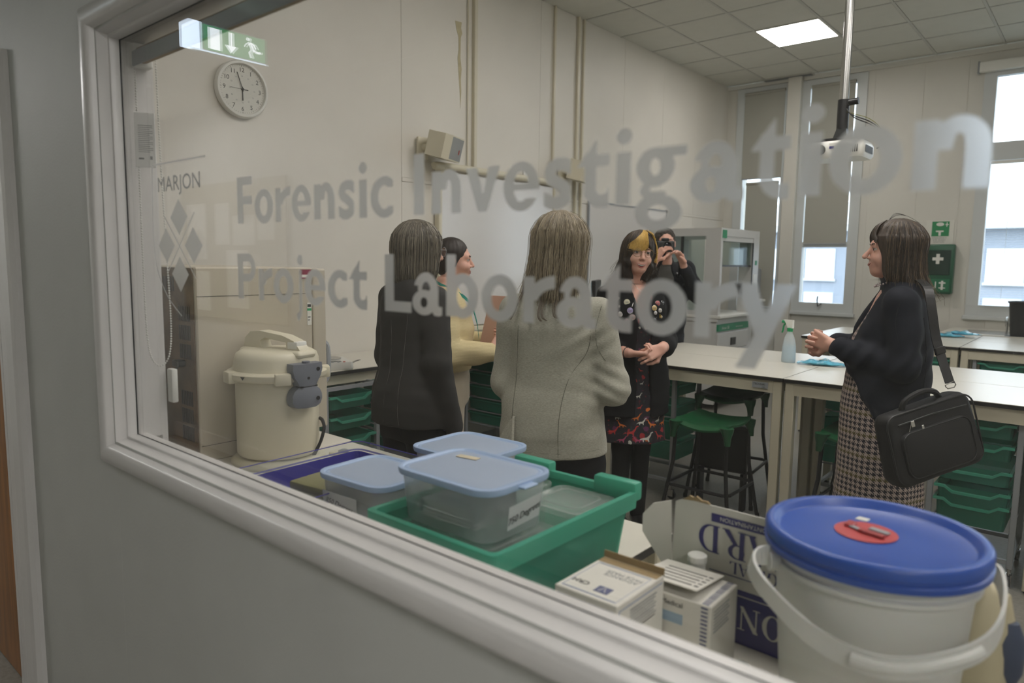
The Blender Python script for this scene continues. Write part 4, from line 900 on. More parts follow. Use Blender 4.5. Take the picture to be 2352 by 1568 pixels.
# portable autoclave drum
M['acream'] = mat('autoclave_cream', (208, 202, 180), .38, noise=(5, .02)); M['agrey'] = mat('blue_grey_clamp', (112, 116, 126), .45)
ac = thing('portable_autoclave', 'cream drum shaped portable autoclave with carrying handle and grey clamp', 'autoclave', (-1.935, 1.165, .88), math.radians(0)); ac.scale = (.98, .98, 1.0)
MB().rloop([rrect(.265, .275, .13, 8, 0), rrect(.272, .282, .13, 8, .006), rrect(.272, .282, .13, 8, .014), rrect(.25, .26, .12, 8, .024)]).build('base', M['acream'], ac, smooth=True, sharp=50)
MB().lathe([(.118, .03), (.124, .038), (.124, .10), (.1245, .262), (.122, .268)], 64).build('body', M['acream'], ac, smooth=True, sharp=50)
MB().lathe([(.124, .262), (.138, .262), (.148, .266), (.151, .272), (.151, .283), (.146, .287), (.13, .290), (.127, .300), (.126, .322), (.120, .338), (.105, .347), (.07, .350), (.0, .352)], 64).build('lid', M['acream'], ac, smooth=True, sharp=50)
lug = MB()
for a in (200, 262, 335, 60, 130):
    R = Matrix.Rotation(math.radians(a), 4, 'Z'); lug.box(.130, .160, -.024, .024, .256, .292, .006, 2, R)
lug.build('locking_lug', M['acream'], ac, smooth=True)
mk = MB()
for a in (232, 290): mk.add([(.1545*math.cos(math.radians(a-3)), .1545*math.sin(math.radians(a-3)), .282), (.1545*math.cos(math.radians(a+3)), .1545*math.sin(math.radians(a+3)), .282), (.1545*math.cos(math.radians(a)), .1545*math.sin(math.radians(a)), .272), (.150*math.cos(math.radians(a)), .150*math.sin(math.radians(a)), .280)], [(0, 1, 2), (0, 3, 1), (1, 3, 2), (0, 2, 3)])
mk.build('arrow_mark', M['dark'], ac)
RZ = Matrix.Rotation(math.radians(14), 4, 'Z')
hp = [(-.118, .345), (-.112, .378), (-.088, .398), (-.05, .402), (.045, .392), (.09, .378), (.112, .355), (.120, .335), (.088, .338), (.062, .345), (.058, .372), (-.030, .382), (-.048, .372), (-.040, .350), (-.07, .343)]
n_ = len(hp); b = MB(); b.prism(hp, -.021, .021, 'y', RZ); b.build('carrying_handle', M['acream'], ac, smooth=True, sharp=50)
MB().box(-.124, .128, -.040, .040, .326, .350, .012, 3, RZ).build('handle_base', M['acream'], ac, smooth=True)
MB().box(.064, .104, -.022, .022, .352, .376, .004, 2, RZ).build('release_catch', M['white'], ac, smooth=True)
RC = Matrix.Rotation(math.radians(2), 4, 'Z')
b = MB(); b.rloop([[(.135+.0*x, y, z) if 0 else (x, y, z) for (x, y) in ((.128, -w), (.160, -w), (.168, -w*.5), (.168, w*.5), (.160, w), (.128, w))] for (z, w) in ((.318, .050), (.300, .052), (.28, .046), (.262, .034), (.252, .030))], M=RC)
b.build('upper_clamp', M['agrey'], ac, smooth=True, sharp=45)
b = MB(); b.rloop([[(x, y, z) for (x, y) in ((.124, -w), (.156, -w), (.168, -w*.5), (.168, w*.5), (.156, w), (.124, w))] for (z, w) in ((.249, .030), (.238, .044), (.225, .051), (.208, .052), (.194, .046), (.188, .036))], M=RC)
b.build('lower_clamp', M['agrey'], ac, smooth=True, sharp=45)
MB().tube([(.150, 0, .318), (.150, 0, .324)], .012, 12, M=RC).build('clamp_button', M['agrey'], ac)
MB().tube([(.163, .030, .300), (.170, .030, .300)], .006, 10, M=RC).tube([(.163, .028, .213), (.1705, .028, .213)], .006, 10, M=RC).tube([(.165, -.004, .276), (.170, -.004, .276)], .004, 10, M=RC).build('screw', M['black'], ac)
MB().box(.140, .166, -.0295, .0295, .2485, .2525, M=RC).build('clamp_gap', M['black'], ac)
cd2 = MB().tube(bez([(.085, .095, .13), (.104, .092, .125), (.116, .088, .10), (.112, .070, .05), (.100, .040, .006), (.09, -.02, .004)], 7), .0055, 8); cd2.build('mains_lead', M['black'], ac, smooth=True)
# grey puck and wire on the table beside it
pk = thing('tape_dispenser', 'small pale dispenser with grey disc on the table beside the drum', 'dispenser', (-1.83, 1.33, .88), .3); MB().box(-.045, .045, -.02, .02, 0, .012, .004, 2).build('base', M['acream'], pk); MB().lathe([(.016, .012), (.018, .016), (.010, .020), (0, .020)], 20).build('disc', M['agrey'], pk)
# blue tray with clear lid, olive box
M['traypurple'] = clear('violet_blue_tray', (130, 130, 215), (84, 80, 176), .8, .25, .3); M['clearplastic'] = clear('clear_plastic', (238, 241, 240), (222, 226, 224), .16, .08)
bt_ = thing('blue_tray', 'violet blue storage tray with clear raised rim behind the window sill', 'tray', (-1.475, 1.035, .88), math.radians(2))
bb_, rr_ = tray_mesh(.075, .312, .42); bb_.build('tray_body', M['traypurple'], bt_); MB().rloop([rrect(.312, .42, .03, 4, .074), rrect(.318, .426, .03, 4, .078)], cap0=False, cap1=False).build('tray_rim', M['traypurple'], bt_)
MB().rloop([rrect(.305, .41, .03, 4, .07), rrect(.325, .43, .03, 4, .098)], cap0=False, cap1=False).build('clear_lid', M['clearplastic'], bt_)
MB().tube(rrect(.326, .431, .03, 5, .098), .0014, 6, True).build('lid_edge', M['traypurple'], bt_)
ob = thing('olive_box', 'pale olive plastic box standing in the violet tray', 'box', (-1.405, .985, .884), .12); MB().box(-.085, .085, -.055, .055, 0, .082, .006, 2).build('case', mat('olive_plastic', (120, 120, 86), .45), ob, smooth=True); MB().box(-.087, .087, -.057, .057, .064, .084, .005, 2).build('lid', mat('olive_lid', (134, 132, 96), .45), ob, smooth=True)
# blue-lidded food boxes
M['bluelid'] = mat('pale_blue_lid', (160, 182, 214), .38, sss=.05); M['bluelidc'] = clear('pale_blue_lid_panel', (214, 224, 238), (188, 202, 222), .93, .4, .25)
M['frostbox'] = clear('frosted_box_plastic', (242, 245, 245), (240, 242, 243), .42, .25, .5)
def lidbox(loc, rot, w, d, h, label, papers=True, tab=False):
    t = thing('lidded_container', label, 'container', loc, rot, 'blue lidded containers'); r = .045
    MB().rloop([rrect(w-.035, d-.035, r-.01, 6, 0), rrect(w-.028, d-.028, r-.006, 6, .004), rrect(w-.010, d-.010, r, 6, h-.010), rrect(w-.004, d-.004, r, 6, h-.008), rrect(w-.004, d-.004, r, 6, h-.004)], cap1=False).build('box', M['frostbox'], t, smooth=True, sharp=50)
    MB().rloop([rrect(w, d, r, 6, h-.012), rrect(w+.004, d+.004, r+.002, 6, h-.006), rrect(w+.002, d+.002, r, 6, h), rrect(w-.012, d-.012, r-.006, 6, h+.001), rrect(w-.020, d-.020, r-.01, 6, h-.003), rrect(w-.030, d-.030, r-.014, 6, h-.001), rrect(w-.036, d-.036, r-.016, 6, h-.0025)]).build('lid', M['bluelid'], t, smooth=True, sharp=60)
    MB().rloop([rrect(w-.037, d-.037, r-.017, 6, h-.0024), rrect(w-.06, d-.06, r-.02, 6, h-.0012), rrect(w-.10, d-.10, .02, 6, h-.0012)]).build('lid_panel', M['bluelidc'], t, smooth=True)
    if tab: MB().box(w/2-.004, w/2+.016, -.02, .02, h-.008, h-.004, .0015, 1).build('lid_tab', M['bluelid'], t)
    if papers:
        for k in range(5): MB().box(-w*.30+RNG.uniform(-.008, .008), w*.22, -d*.3, d*.3, .006+.0075*k, .0105+.0075*k, .002, 1, Matrix.Rotation(RNG.uniform(-.1, .1), 4, 'Z')).build('paper_bundle', M['paper'], t)
        MB().box(w*.20, w*.22, -d*.32, d*.32, .01, h*.72).build('grey_divider', M['inkgrey'], t)
    return t
# tall green tray
TX, TY = -.885, 1.035
gt = thing('green_tray', 'deep green translucent tray holding the clear boxes on the near table', 'tray', (TX, TY, .88)); W, D, H = .325, .445, .150
MB().rloop([rrect(W-.045, D-.045, .02, 4, 0), rrect(W-.014, D-.014, .02, 4, H-.01)], cap1=False).rloop([rrect(W-.018, D-.018, .02, 4, H-.01), rrect(W-.05, D-.05, .02, 4, .003)], cap0=False).build('tray_body', M['traygreen'], gt)
rm = MB(); rm.rloop([rrect(W-.016, D-.016, .012, 4, H-.034), rrect(W+.004, D+.004, .012, 4, H-.034), rrect(W+.006, D+.006, .012, 4, H), rrect(W-.018, D-.018, .012, 4, H), rrect(W-.020, D-.020, .012, 4, H-.024)], cap0=False, cap1=False)
rm.box(.06, .165, D/2-.012, D/2+.018, H-.022, H+.018, .006, 2); rm.box(-.165, -.06, D/2-.012, D/2+.018, H-.022, H+.018, .006, 2)
rm.build('tray_rim', M['trayrim'], gt, smooth=True, sharp=40)
M['clearbox'] = clear('clear_box_plastic', (238, 243, 241), (228, 232, 230), .24, .1, .3)
def clearbox(loc, rot, w, d, h, label):
    t = thing('clear_box', label, 'box', loc, rot, 'clear boxes in the green tray')
    MB().rloop([rrect(w-.03, d-.03, .02, 5, 0), rrect(w-.008, d-.008, .024, 5, h-.01)], cap1=False).build('box', M['clearbox'], t, smooth=True, sharp=50)
    MB().rloop([rrect(w-.006, d-.006, .024, 5, h-.012), rrect(w, d, .026, 5, h-.008), rrect(w, d, .026, 5, h), rrect(w-.012, d-.012, .022, 5, h+.001), rrect(w-.02, d-.02, .018, 5, h-.004)]).build('lid', M['clearbox'], t, smooth=True, sharp=50)
    MB().tube(rrect(w-.05, d-.05, .016, 5, h+.0015), .0022, 6, True).build('lid_ridge', M['clearplastic'], t, smooth=True)
    MB().box(-w*.25, w*.3, -d*.25, d*.28, .008, .03, .003, 1).box(-w*.1, w*.35, -d*.3, .1*d, .03, .04, .002, 1, Matrix.Rotation(.2, 4, 'Z')).build('paper_slips', M['paper'], t); return t
clearbox((TX-.020, TY-.075, .885), 0, .262, .205, .108, 'clear box under the 750 degree container in the green tray')
clearbox((TX+.060, TY+.128, .885), 0, .150, .145, .128, 'clear lidded box at the back right corner of the green tray')
clearbox((TX-.080, TY+.128, .885), .02, .10, .145, .128, 'clear lidded box at the back left inside the green tray')
b1 = lidbox((-.925, .975, .997), 0, .262, .200, .104, 'blue lidded container labelled 750 Degrees standing in the green tray', True, True)
M['lab'] = mat('label_paper', (196, 197, 198), .6)
raw('label_sheet', [(.1192, -.035, .016), (.1192, .058, .022), (.1242, .058, .068), (.1242, -.035, .062)], [(0, 1, 2, 3)], M['lab'], b1)
text('750 Degrees', .0185, M['ink'], b1, plane_M((.1225, .010, .034), (0, 1, .16), (.105, -.16, 1)), 'handwriting', .0001, shear=.35)
MB().box(-.075, -.025, .045, .062, .1035, .1048, M=Matrix.Rotation(.15, 4, 'Z')).build('torn_sticker', mat('cream_sticker', (205, 194, 168), .7), b1)
b2 = lidbox((-1.252, 1.005, .885), .06, .225, .195, .137, 'blue lidded container labelled 850 Degrees left of the green tray', True)
raw('label_sheet', [(-.085, -.0885, .050), (.030, -.0885, .050), (.030, -.0925, .098), (-.085, -.0925, .098)], [(0, 1, 2, 3)], M['lab'], b2)
text('850 Degrees', .0175, M['ink'], b2, plane_M((-.03, -.0920, .068), (1, 0, -.10), (.10, 0, 1)), 'handwriting', .0001, shear=.35)
b3 = lidbox((-1.262, 1.318, .885), .02, .245, .225, .134, 'blue lidded container at the back edge of the table', True)
# mask boxes ---------------------------------------------------------------
def edge_lines(mb, x0, x1, z0, z1, y, t=.0015):
    mb.box(x0, x1, y, y+.0004, z0, z0+t); mb.box(x0, x1, y, y+.0004, z1-t, z1); mb.box(x0, x0+t, y, y+.0004, z0, z1); mb.box(x1-t, x1, y, y+.0004, z0, z1)
M['bluegrey'] = mat('blue_grey_print', (128, 142, 176), .6); M['navygrey'] = mat('navy_grey_print', (84, 88, 124), .6); M['carton'] = mat('carton_white', (212, 209, 200), .6); M['kraft'] = mat('kraft_inside', (150, 128, 92), .8)
mbx = thing('mask_box', 'white face mask carton with blue line border and open top edge', 'box', (-.604, .972, .88)); w, d, h = .120, .150, .094
MB().box(-w/2, w/2, -d/2, d/2, -.0795, h, .0015, 1).build('carton', M['carton'], mbx)
p_ = MB(); 
for (a, b, c, e_) in ((-w/2+.008, w/2-.008, -d/2+.008, d/2-.028), ):
    for (x0, x1, y0, y1) in ((a, b, c, c+.0014), (a, b, e_-.0014, e_), (a, a+.0014, c, e_), (b-.0014, b, c, e_), (a+.003, b-.003, c+.003, c+.0037), (a+.003, b-.003, e_-.0037, e_-.003)): p_.box(x0, x1, y0, y1, h, h+.0004)
edge_lines(p_, -w/2+.006, w/2-.006, -.072, h-.010, -d/2-.0004); p_.box(w/2, w/2+.0004, -d/2+.006, d/2-.006, h-.012, h-.0095); p_.box(w/2, w/2+.0004, -d/2+.006, -d/2+.0085, .004, h-.012)
p_.build('printed_border', M['bluegrey'], mbx)
MB().box(-w/2+.002, w/2-.002, d/2-.024, d/2-.004, h+.0002, h+.0006).build('open_slot', M['kraft'], mbx)
MB().prism([(d/2-.002, h), (d/2+.0, h), (d/2+.001, h+.012), (d/2-.001, h+.012)], -w/2, w/2, 'x').build('flap_edge', M['kraft'], mbx)
Mt = plane_M((.012, .018, h+.0003), (-1, 0, 0), (0, -1, 0)); text('ADVANCE\nFACE MASK', .0135, M['inkgrey'], mbx, Mt, 'writing', .0001)
text('CRH', .016, M['ink'], mbx, plane_M((-.033, -.032, h+.0003), (-1, 0, 0), (0, -1, 0)), 'writing', .0001, offset=.0004)
MB().box(.0, .026, -.052, -.030, h, h+.0005).build('emblem', M['navygrey'], mbx); MB().tube([(.007, -.048, h+.0006), (.013, -.033, h+.0006), (.019, -.048, h+.0006)], .0008, 4).build('emblem_mark', M['paper'], mbx)
MB().box(-.012, .012, -d/2-.0006, -d/2, h-.045, h-.022).build('side_emblem', M['navygrey'], mbx)
q = MB()
for k in range(8): q.box(w/2, w/2+.0004, -.035, .050-.004*(k % 3), h-.022-.0052*k, h-.0195-.0052*k)
q.build('printed_lines', M['inkgrey'], mbx)
m2 = thing('medical_box', 'white medical carton with striped edge and raised printed flap', 'box', (-.521, 1.112, .88), .02); w, d, h = .116, .112, .060
MB().box(-w/2, w/2, -d/2, d/2, -.0795, h, .0015, 1).build('carton', M['carton'], m2)
RF = Matrix.Translation((-.005, d/2-.02, h+.006)) @ Matrix.Rotation(math.radians(-7), 4, 'X')
fl = MB().box(-w/2-.02, w/2-.024, -.088, .03, 0, .0015, M=RF).build('raised_flap', M['carton'], m2)
q = MB()
for k in range(5): q.box(-w/2+.0, w/2-.042, -.070+.016*k, -.066+.016*k, .0016, .0020, M=RF); q.box(w/2-.038, w/2-.030, -.071+.016*k, -.0655+.016*k, .0016, .0020, M=RF)
q.build('printed_lines', M['ink'], m2)
q = MB()
for k in range(16): q.box(w/2-.018, w/2-.006, -d/2+.004+.0068*k, -d/2+.0073+.0068*k, h, h+.0005)
for k in range(15): q.box(w/2-.018, w/2-.006, -d/2-.0005, -d/2, -.045+.007*k, -.0415+.007*k)
q.build('blue_stripes', M['navygrey'], m2); MB().box(-w/2+.01, w/2-.05, -d/2-.0005, -d/2, .012, .030).build('pale_blue_panel', mat('pale_blue_print', (150, 172, 190), .6), m2)
text('Medical', .013, M['ink'], m2, plane_M((-.012, -d/2-.0006, .042), (1, 0, 0), (0, 0, 1)), 'writing', .0001)
q = MB()
for k in range(7): q.box(w/2, w/2+.0004, -d/2+.012, .02-.005*(k % 2), .010+.006*k, .0125+.006*k)
q.build('side_print', M['inkgrey'], m2); cp = MB().lathe([(.018, 0), (.018, .012), (.015, .014), (0, .014)], 24, (-.035, d/2+.035, .065)).build('white_cap', M['white'], m2); MB().lathe([(.016, -.0795), (.016, .065)], 20, (-.035, d/2+.035, 0)).build('bottle_below_cap', M['white'], m2)
ct = thing('small_clear_tray', 'small frosted tray beside the striped carton near the bucket', 'tray', (-.400, 1.00, .835), .5); MB().rloop([rrect(.045, .08, .012, 4, -.0348), rrect(.062, .098, .015, 4, .036)], cap1=False).build('tray_body', M['clearbox'], ct, smooth=True, sharp=50); MB().tube(rrect(.063, .099, .015, 4, .036), .002, 6, True).build('rim', M['clearbox'], ct)
# open glove-style carton with standing flap
gc = thing('open_carton', 'open cardboard carton with tall white flap printed upside down', 'carton', (-.50, 1.195, .88), math.radians(-2)); 
YB = .03
MB().box(-.125, .165, YB, YB+.003, -.0795, .024).build('carton_side', M['navyink'], gc); MB().box(-.125, -.122, YB, .14, -.0795, .024).box(.162, .165, YB, .14, -.0795, .024).box(-.125, .165, .137, .14, -.0795, .024).build('carton_wall', M['carton'], gc)
rs = []; tear = [(-.105, .168), (-.092, .176), (-.084, .174), (-.078, .178), (-.066, .172), (-.056, .173), (-.05, .169), (-.02, .170), (.165, .170)]
fp = [(-.125, .024), (.165, .024)]+tear[::-1]+[(-.122, .160)]
TF = Matrix.Translation((0, YB+.001, 0))
MB().prism(fp, 0, .0025, 'y', TF).build('tall_flap', M['carton'], gc)
MB().prism([(-.106, .1675), (-.092, .1785), (-.084, .176), (-.078, .180), (-.066, .174), (-.056, .175), (-.050, .170), (-.06, .170), (-.08, .170)], -.001, .0035, 'y', TF).build('torn_edge', M['kraft'], gc)
side = [(-.125, .026), (-.130, .160), (-.165, .150), (-.185, .125), (-.185, .09), (-.165, .06), (-.14, .024)]
MB().prism(side, 0, .0025, 'y', Matrix.Translation((-.125, YB, 0)) @ Matrix.Rotation(math.radians(22), 4, 'Z') @ Matrix.Translation((.125, 0, 0))).build('side_flap', M['carton'], gc)
yy = YB-.0006
MB().box(-.045, .165, yy, yy+.0004, .140, .156).build('blue_band', M['navyink'], gc)
text('CONTAMINATION', .0115, M['paper'], gc, plane_M((.021, yy-.0003, .1525), (-1, 0, 0), (0, 0, -1)), 'writing', .0001)
# serif capitals drawn as thick and thin strokes
def serif(ch, P):
    X = P[:, 0]; Y = P[:, 1]; T = .17; t = .05
    def st(x, s=1): return U(bx(P, x, x+T, 0, 1), U(bx(P, x-.08, x+T+.08, 0, .035), bx(P, x-.08, x+T+.08, .965, 1)))
    if ch == 'I': return st(.1)
    if ch == 'D':
        o = np.maximum(np.maximum(U(el(P, .38, .5, .44, .5), bx(P, .1, .38, 0, 1)), .1-X), -U(np.maximum(el(P, .34, .5, .31, .455), .1+T-X), bx(P, .1+T, .34, .045, .955))); return U(o, st(.1))
    if ch == 'O': return np.maximum(el(P, .42, .5, .42, .52), -el(P, .42, .5, .24, .475))
    if ch == 'G': return U(np.maximum(np.maximum(el(P, .42, .5, .42, .52), -el(P, .44, .5, .26, .475)), -bx(P, .55, 1.2, .42, .72)), U(bx(P, .60, .60+T, .03, .42), bx(P, .52, .86, .39, .425)))
    if ch == 'R':
        b = np.maximum(U(el(P, .38, .74, .3, .26), bx(P, .1, .38, .48, 1)), -U(el(P, .34, .74, .18, .215), bx(P, .1+T, .34, .525, .955)))
        return U(U(b, st(.1)), poly2(P, [(.32, .5), (.5, .5), (.86, .035), (.92, .035), (.92, 0), (.66, 0)]))
    if ch == 'N': return U(U(poly2(P, [(.06, 1), (.24, 1), (.86, .0), (.78, 0)]), U(bx(P, .12, .17, 0, 1), bx(P, .74, .79, 0, 1))), U(U(bx(P, .0, .3, 0, .035), bx(P, .62, .92, .965, 1)), poly2(P, [(.04, 1), (.22, 1), (.86, 0), (.70, 0)])))
    if ch == 'A': return U(U(poly2(P, [(.36, 1), (.48, 1), (.86, .0), (.66, 0)]), poly2(P, [(.38, .96), (.42, 1), (.12, 0), (.06, 0)])), U(bx(P, .2, .62, .33, .37), U(bx(P, -.02, .22, 0, .035), bx(P, .58, .94, 0, .035))))
    if ch == 'L': return U(st(.1), U(bx(P, .1, .68, 0, .04), poly2(P, [(.68, 0), (.68, .26), (.64, .26), (.52, .04), (.52, 0)])))
    if ch == 'U': return U(U(bx(P, .08, .08+T, .3, 1), bx(P, .70, .75, .3, 1)), U(np.maximum(np.maximum(el(P, .415, .32, .335, .34), -el(P, .475, .34, .225, .29)), Y-.33), U(bx(P, .0, .33, .965, 1), bx(P, .6, .85, .965, 1))))
    if ch == 'E': return U(st(.1), U(U(bx(P, .1, .66, 0, .04), bx(P, .1, .64, .96, 1)), U(bx(P, .1, .5, .48, .52), U(poly2(P, [(.66, 0), (.66, .24), (.62, .24), (.52, 0)]), poly2(P, [(.64, 1), (.64, .78), (.60, .78), (.5, 1)])))))
def serif_word(word, adv, x, z, size, m, parent, y):
    for ch, a in zip(word, adv):
        p, q_ = fill2(lambda P: serif(ch, P), -.1, 1, -.05, 1.05, .03); V = np.stack([x-p[:, 0]*size, np.full(len(p), y), z-p[:, 1]*size], 1); raw('letter', V, q_[:, ::-1], m, parent); x -= a*size
# words stand upside down: x runs to the left, tops point down
serif_word('GUARD', (.95, .95, .9, .98, .9), .175, .133, .053, M['navyink'], gc, yy-.0002)
serif_word('ORIGINAL', (.93, .95, .45, .95, .45, .98, .95, .7), .138, .074, .0225, M['navyink'], gc, yy-.0002)
MB().box(-.045, .165, yy, yy+.0004, .0455, .0472).build('rule_line', M['navyink'], gc)
serif_word('ONE', (.95, .98, .8), .10, -.005, .045, M['paper'], gc, YB-.0006); MB().box(-.04, .165, YB-.0006, YB, .012, .0135).build('white_rule', M['paper'], gc)
# bucket with blue lid --------------------------------------------------------
M['bluelid2'] = mat('royal_blue_lid', (26, 74, 164), .33, spec=.5); M['bucket'] = mat('white_bucket_plastic', (205, 206, 202), .4, sss=.1)
bk = thing('lidded_bucket', 'white plastic bucket with royal blue lid and hanging white handle', 'bucket', (-.252, 1.158, .88)); bk.scale = (1, 1, 1.12); R_ = .150
MB().lathe([(.118, -.0712), (.121, -.068), (R_-.012, .145), (R_-.004, .146), (R_-.004, .152), (R_-.010, .154), (R_-.009, .168), (R_-.003, .170), (R_-.003, .182)], 72).build('body', M['bucket'], bk, smooth=True, sharp=45)
MB().lathe([(R_+.001, .166), (R_+.006, .168), (R_+.007, .176), (R_+.003, .178), (R_+.003, .181), (R_+.006, .183), (R_+.006, .194), (R_+.003, .198), (R_-.004, .199), (R_-.009, .197), (R_-.013, .189), (R_-.017, .187), (.05, .1875), (0, .188)], 96).build('lid', M['bluelid2'], bk, smooth=True, sharp=50)
cpz = .1876; MB().lathe([(.044, cpz), (.045, cpz+.0015), (.038, cpz+.002), (0, cpz+.002)], 32, (-.012, .005, 0), sx=1.0).build('red_cap', mat('red_plug', (178, 42, 46), .5, bump=(60, .5)), bk, smooth=True)
MB().box(-.045, -.030, .005, .030, cpz+.002, cpz+.006, .002, 1).box(-.02, .02, -.012, .000, cpz+.002, cpz+.007, .003, 2, Matrix.Rotation(-.25, 4, 'Z')).build('tape_ridge', mat('red_tape', (160, 36, 40), .4), bk)
MB().box(-.014, .016, .008, .020, cpz+.003, cpz+.0055, .001, 1, Matrix.Rotation(-.3, 4, 'Z')).box(-.035, -.005, -.014, -.006, cpz+.003, cpz+.0055, .001, 1, Matrix.Rotation(-.5, 4, 'Z')).build('foil_scrap', M['greymetal'], bk)
MB().box(-.050, -.032, .052, .068, cpz, cpz+.0006, M=Matrix.Rotation(-.15, 4, 'Z')).build('white_sticker', M['paper'], bk)
hv = Vector((.72, .60, 0)).normalized(); hs = Vector((hv.y, -hv.x, 0))
arc_ = bez([tuple(v.to_2d())+(z,) for v, z in ((-hv*(R_+.004), .158), (-hv*(R_+.038)+hs*.012, .155), (-hv*(R_+.030)+hs*.045, .130), (-hv*.122+hs*.105, .088), (-hv*.050+hs*(R_+.012), .082), (hv*.055+hs*(R_+.012), .100), (hv*.135+hs*.102, .114), (hv*(R_+.032)+hs*.022, .140), (hv*(R_+.004), .155))], 6)
hb = MB(); rings = []
for i, p in enumerate(arc_):
    a = arc_[max(i-1, 0)]; b = arc_[min(i+1, len(arc_)-1)]; tdir = (b-a).normalized(); o_ = Vector((p.x, p.y, 0)).normalized(); up = tdir.cross(o_).normalized()
    rings.append([tuple(p+o_*q1*.0025+up*q2*.014) for q1, q2 in ((-1, -1), (1, -1), (1, 1), (-1, 1))])
hb.rloop(rings); hb.build('handle', M['bucket'], bk)
gr_ = MB()
grp = [i for i, p in enumerate(arc_) if 21 <= i <= 31]
gr_.tube([arc_[i]+Vector((arc_[i].x, arc_[i].y, 0)).normalized()*.002 for i in grp], .0085, 10); gr_.build('handle_grip', M['bucket'], bk, smooth=True)
lu = MB()
for s_ in (-1, 1): lu.lathe([(.014, -.003), (.014, .012), (.006, .014)], 16, M=Matrix.Translation(hv*s_*(R_-.004)+Vector((0, 0, .150))) @ Vector((0, 0, 1)).rotation_difference(hv*s_).to_matrix().to_4x4())
lu.build('handle_lug', M['bucket'], bk, smooth=True, sharp=40)
# packets behind the bucket at the right edge
rg = thing('glove_bundle', 'crumpled cream bag with a dark blue patch behind the bucket', 'bag', (-.115, 1.30, .80), .4); rg.scale = (1, 1, 1.55)
MB().rloop([[(rx*math.cos(a)*(1+.08*math.sin(5*a+k)), ry*math.sin(a)*(1+.1*math.sin(4*a+2*k)), z) for a in [2*PI*q/20 for q in range(20)]] for k, (z, rx, ry) in enumerate(((0, .04, .035), (.04, .045, .04), (.09, .042, .034), (.125, .03, .02), (.135, .01, .008)))]).build('bag', mat('cream_film', (190, 180, 150), .5), rg, smooth=True)
MB().rloop([[(.03+rx*math.cos(a), -.015+ry*math.sin(a), z) for a in [2*PI*q/12 for q in range(12)]] for (z, rx, ry) in ((.03, .01, .01), (.05, .022, .02), (.08, .024, .02), (.10, .012, .01))]).build('blue_patch', mat('dark_blue_film', (54, 66, 92), .5), rg, smooth=True)
# ================================================================== people
M['skin'] = mat('skin', (208, 164, 144), .48, noise=(18, .05), sss=.12)
M['skinrosy'] = mat('skin_rosy', (214, 166, 148), .48, noise=(14, .07), sss=.12)
M['lips'] = mat('lips', (162, 96, 88), .45); M['lipsred'] = mat('pink_lips', (178, 100, 94), .45)
M['eyewhite'] = mat('eye_white', (186, 178, 172), .35); M['iris'] = mat('iris', (58, 44, 34), .2); M['teeth'] = mat('teeth', (222, 218, 206), .3)
M['mouth'] = mat('mouth_inside', (70, 24, 24), .5); M['brow'] = mat('eyebrow', (52, 40, 32), .8)
M['wire'] = mat('glasses_wire', (150, 120, 84), .3, .9); M['blackshoe'] = mat('black_shoe', (20, 20, 22), .3)
def head_fn(smile=0, jaw=1.0, nose=1.0):
    def f(P):
        X = np.abs(P[:, 0]); Q = np.stack([X, P[:, 1], P[:, 2]], 1)
        d = ell(P, (0, -.014, .034), (.0735, .093, .086))
        d = su(d, ell(P, (0, .028, -.030), (.058*jaw, .060, .080)), .03)
        d = su(d, ell(P, (0, .058, -.088), (.030*jaw, .026, .024)), .03)
        d = su(d, ell(Q, (.030, .055, -.036), (.028, .030, .026)), .022)
        d = su(d, cap(Q, (0, .078, .026), (.036, .070, .022), .012), .018)
        d = sub(d, ell(Q, (.031, .099, .004), (.019, .018, .013)), .012)
        d = su(d, cap(P, (0, .084, .012), (0, .084+.024*nose, -.028), .0065, .0105), .010)
        d = su(d, ell(Q, (.010, .093, -.033), (.0068, .009, .0065)), .006); d = sub(d, ell(Q, (.0062, .0965, -.0405), (.0034, .0045, .003)), .002)
        mz = -.060
        d = su(d, ell(P, (0, .076, mz), (.027, .016, .016)), .012)
        c = np.array([.031, .0735, .004]); r_ = np.linalg.norm(Q-c, axis=1)
        d = su(d, np.maximum(r_-.0142, (c[2]+.0035)-Q[:, 2]), .003); d = su(d, np.maximum(r_-.0138, Q[:, 2]-(c[2]-.0055)), .003)
        if smile: d = su(d, ell(Q, (.035, .062, -.036), (.019, .020, .018)), .01)
        else:
            for a, b in (((0, .100, mz), (.022, .090, mz+.001)),): d = sub(d, cap(Q, a, b, .0018), .003)
        if not smile:
            d = su(d, cap(Q, (0, .0895, mz+.005), (.016, .084, mz+.003), .0038), .004); d = su(d, cap(Q, (0, .0885, mz-.006), (.013, .083, mz-.004), .0046), .005)
        e = ell(Q, (.076, -.008, -.004), (.010, .019, .028)); e = sub(e, ell(Q, (.088, -.004, .0), (.008, .013, .02)), .004); d = su(d, e, .006)
        d = su(d, cap(P, (0, -.020, -.06), (0, -.038, -.17), .050, .054), .03)
        return d
    def mf(C):
        X = np.abs(C[:, 0]); mz = -.060; zc = mz+np.where(X > .008, (X-.008)*.45*(1 if smile else .1), 0)
        up = .0095 if smile else .008; dn = .0150 if smile else .0105
        inl = (X < (.0245 if smile else .021)) & (C[:, 1] > .074) & (C[:, 2] < zc+up*(1-(X/.03)**2)) & (C[:, 2] > zc-dn*(1-(X/.028)**2))
        return np.where(inl & (smile == 0), 1, 0)
    return f, mf
def basis(fwd, nrm):
    f = Vector(fwd).normalized(); n = Vector(nrm); n = (n-f*n.dot(f)).normalized(); return f, n, f.cross(n)
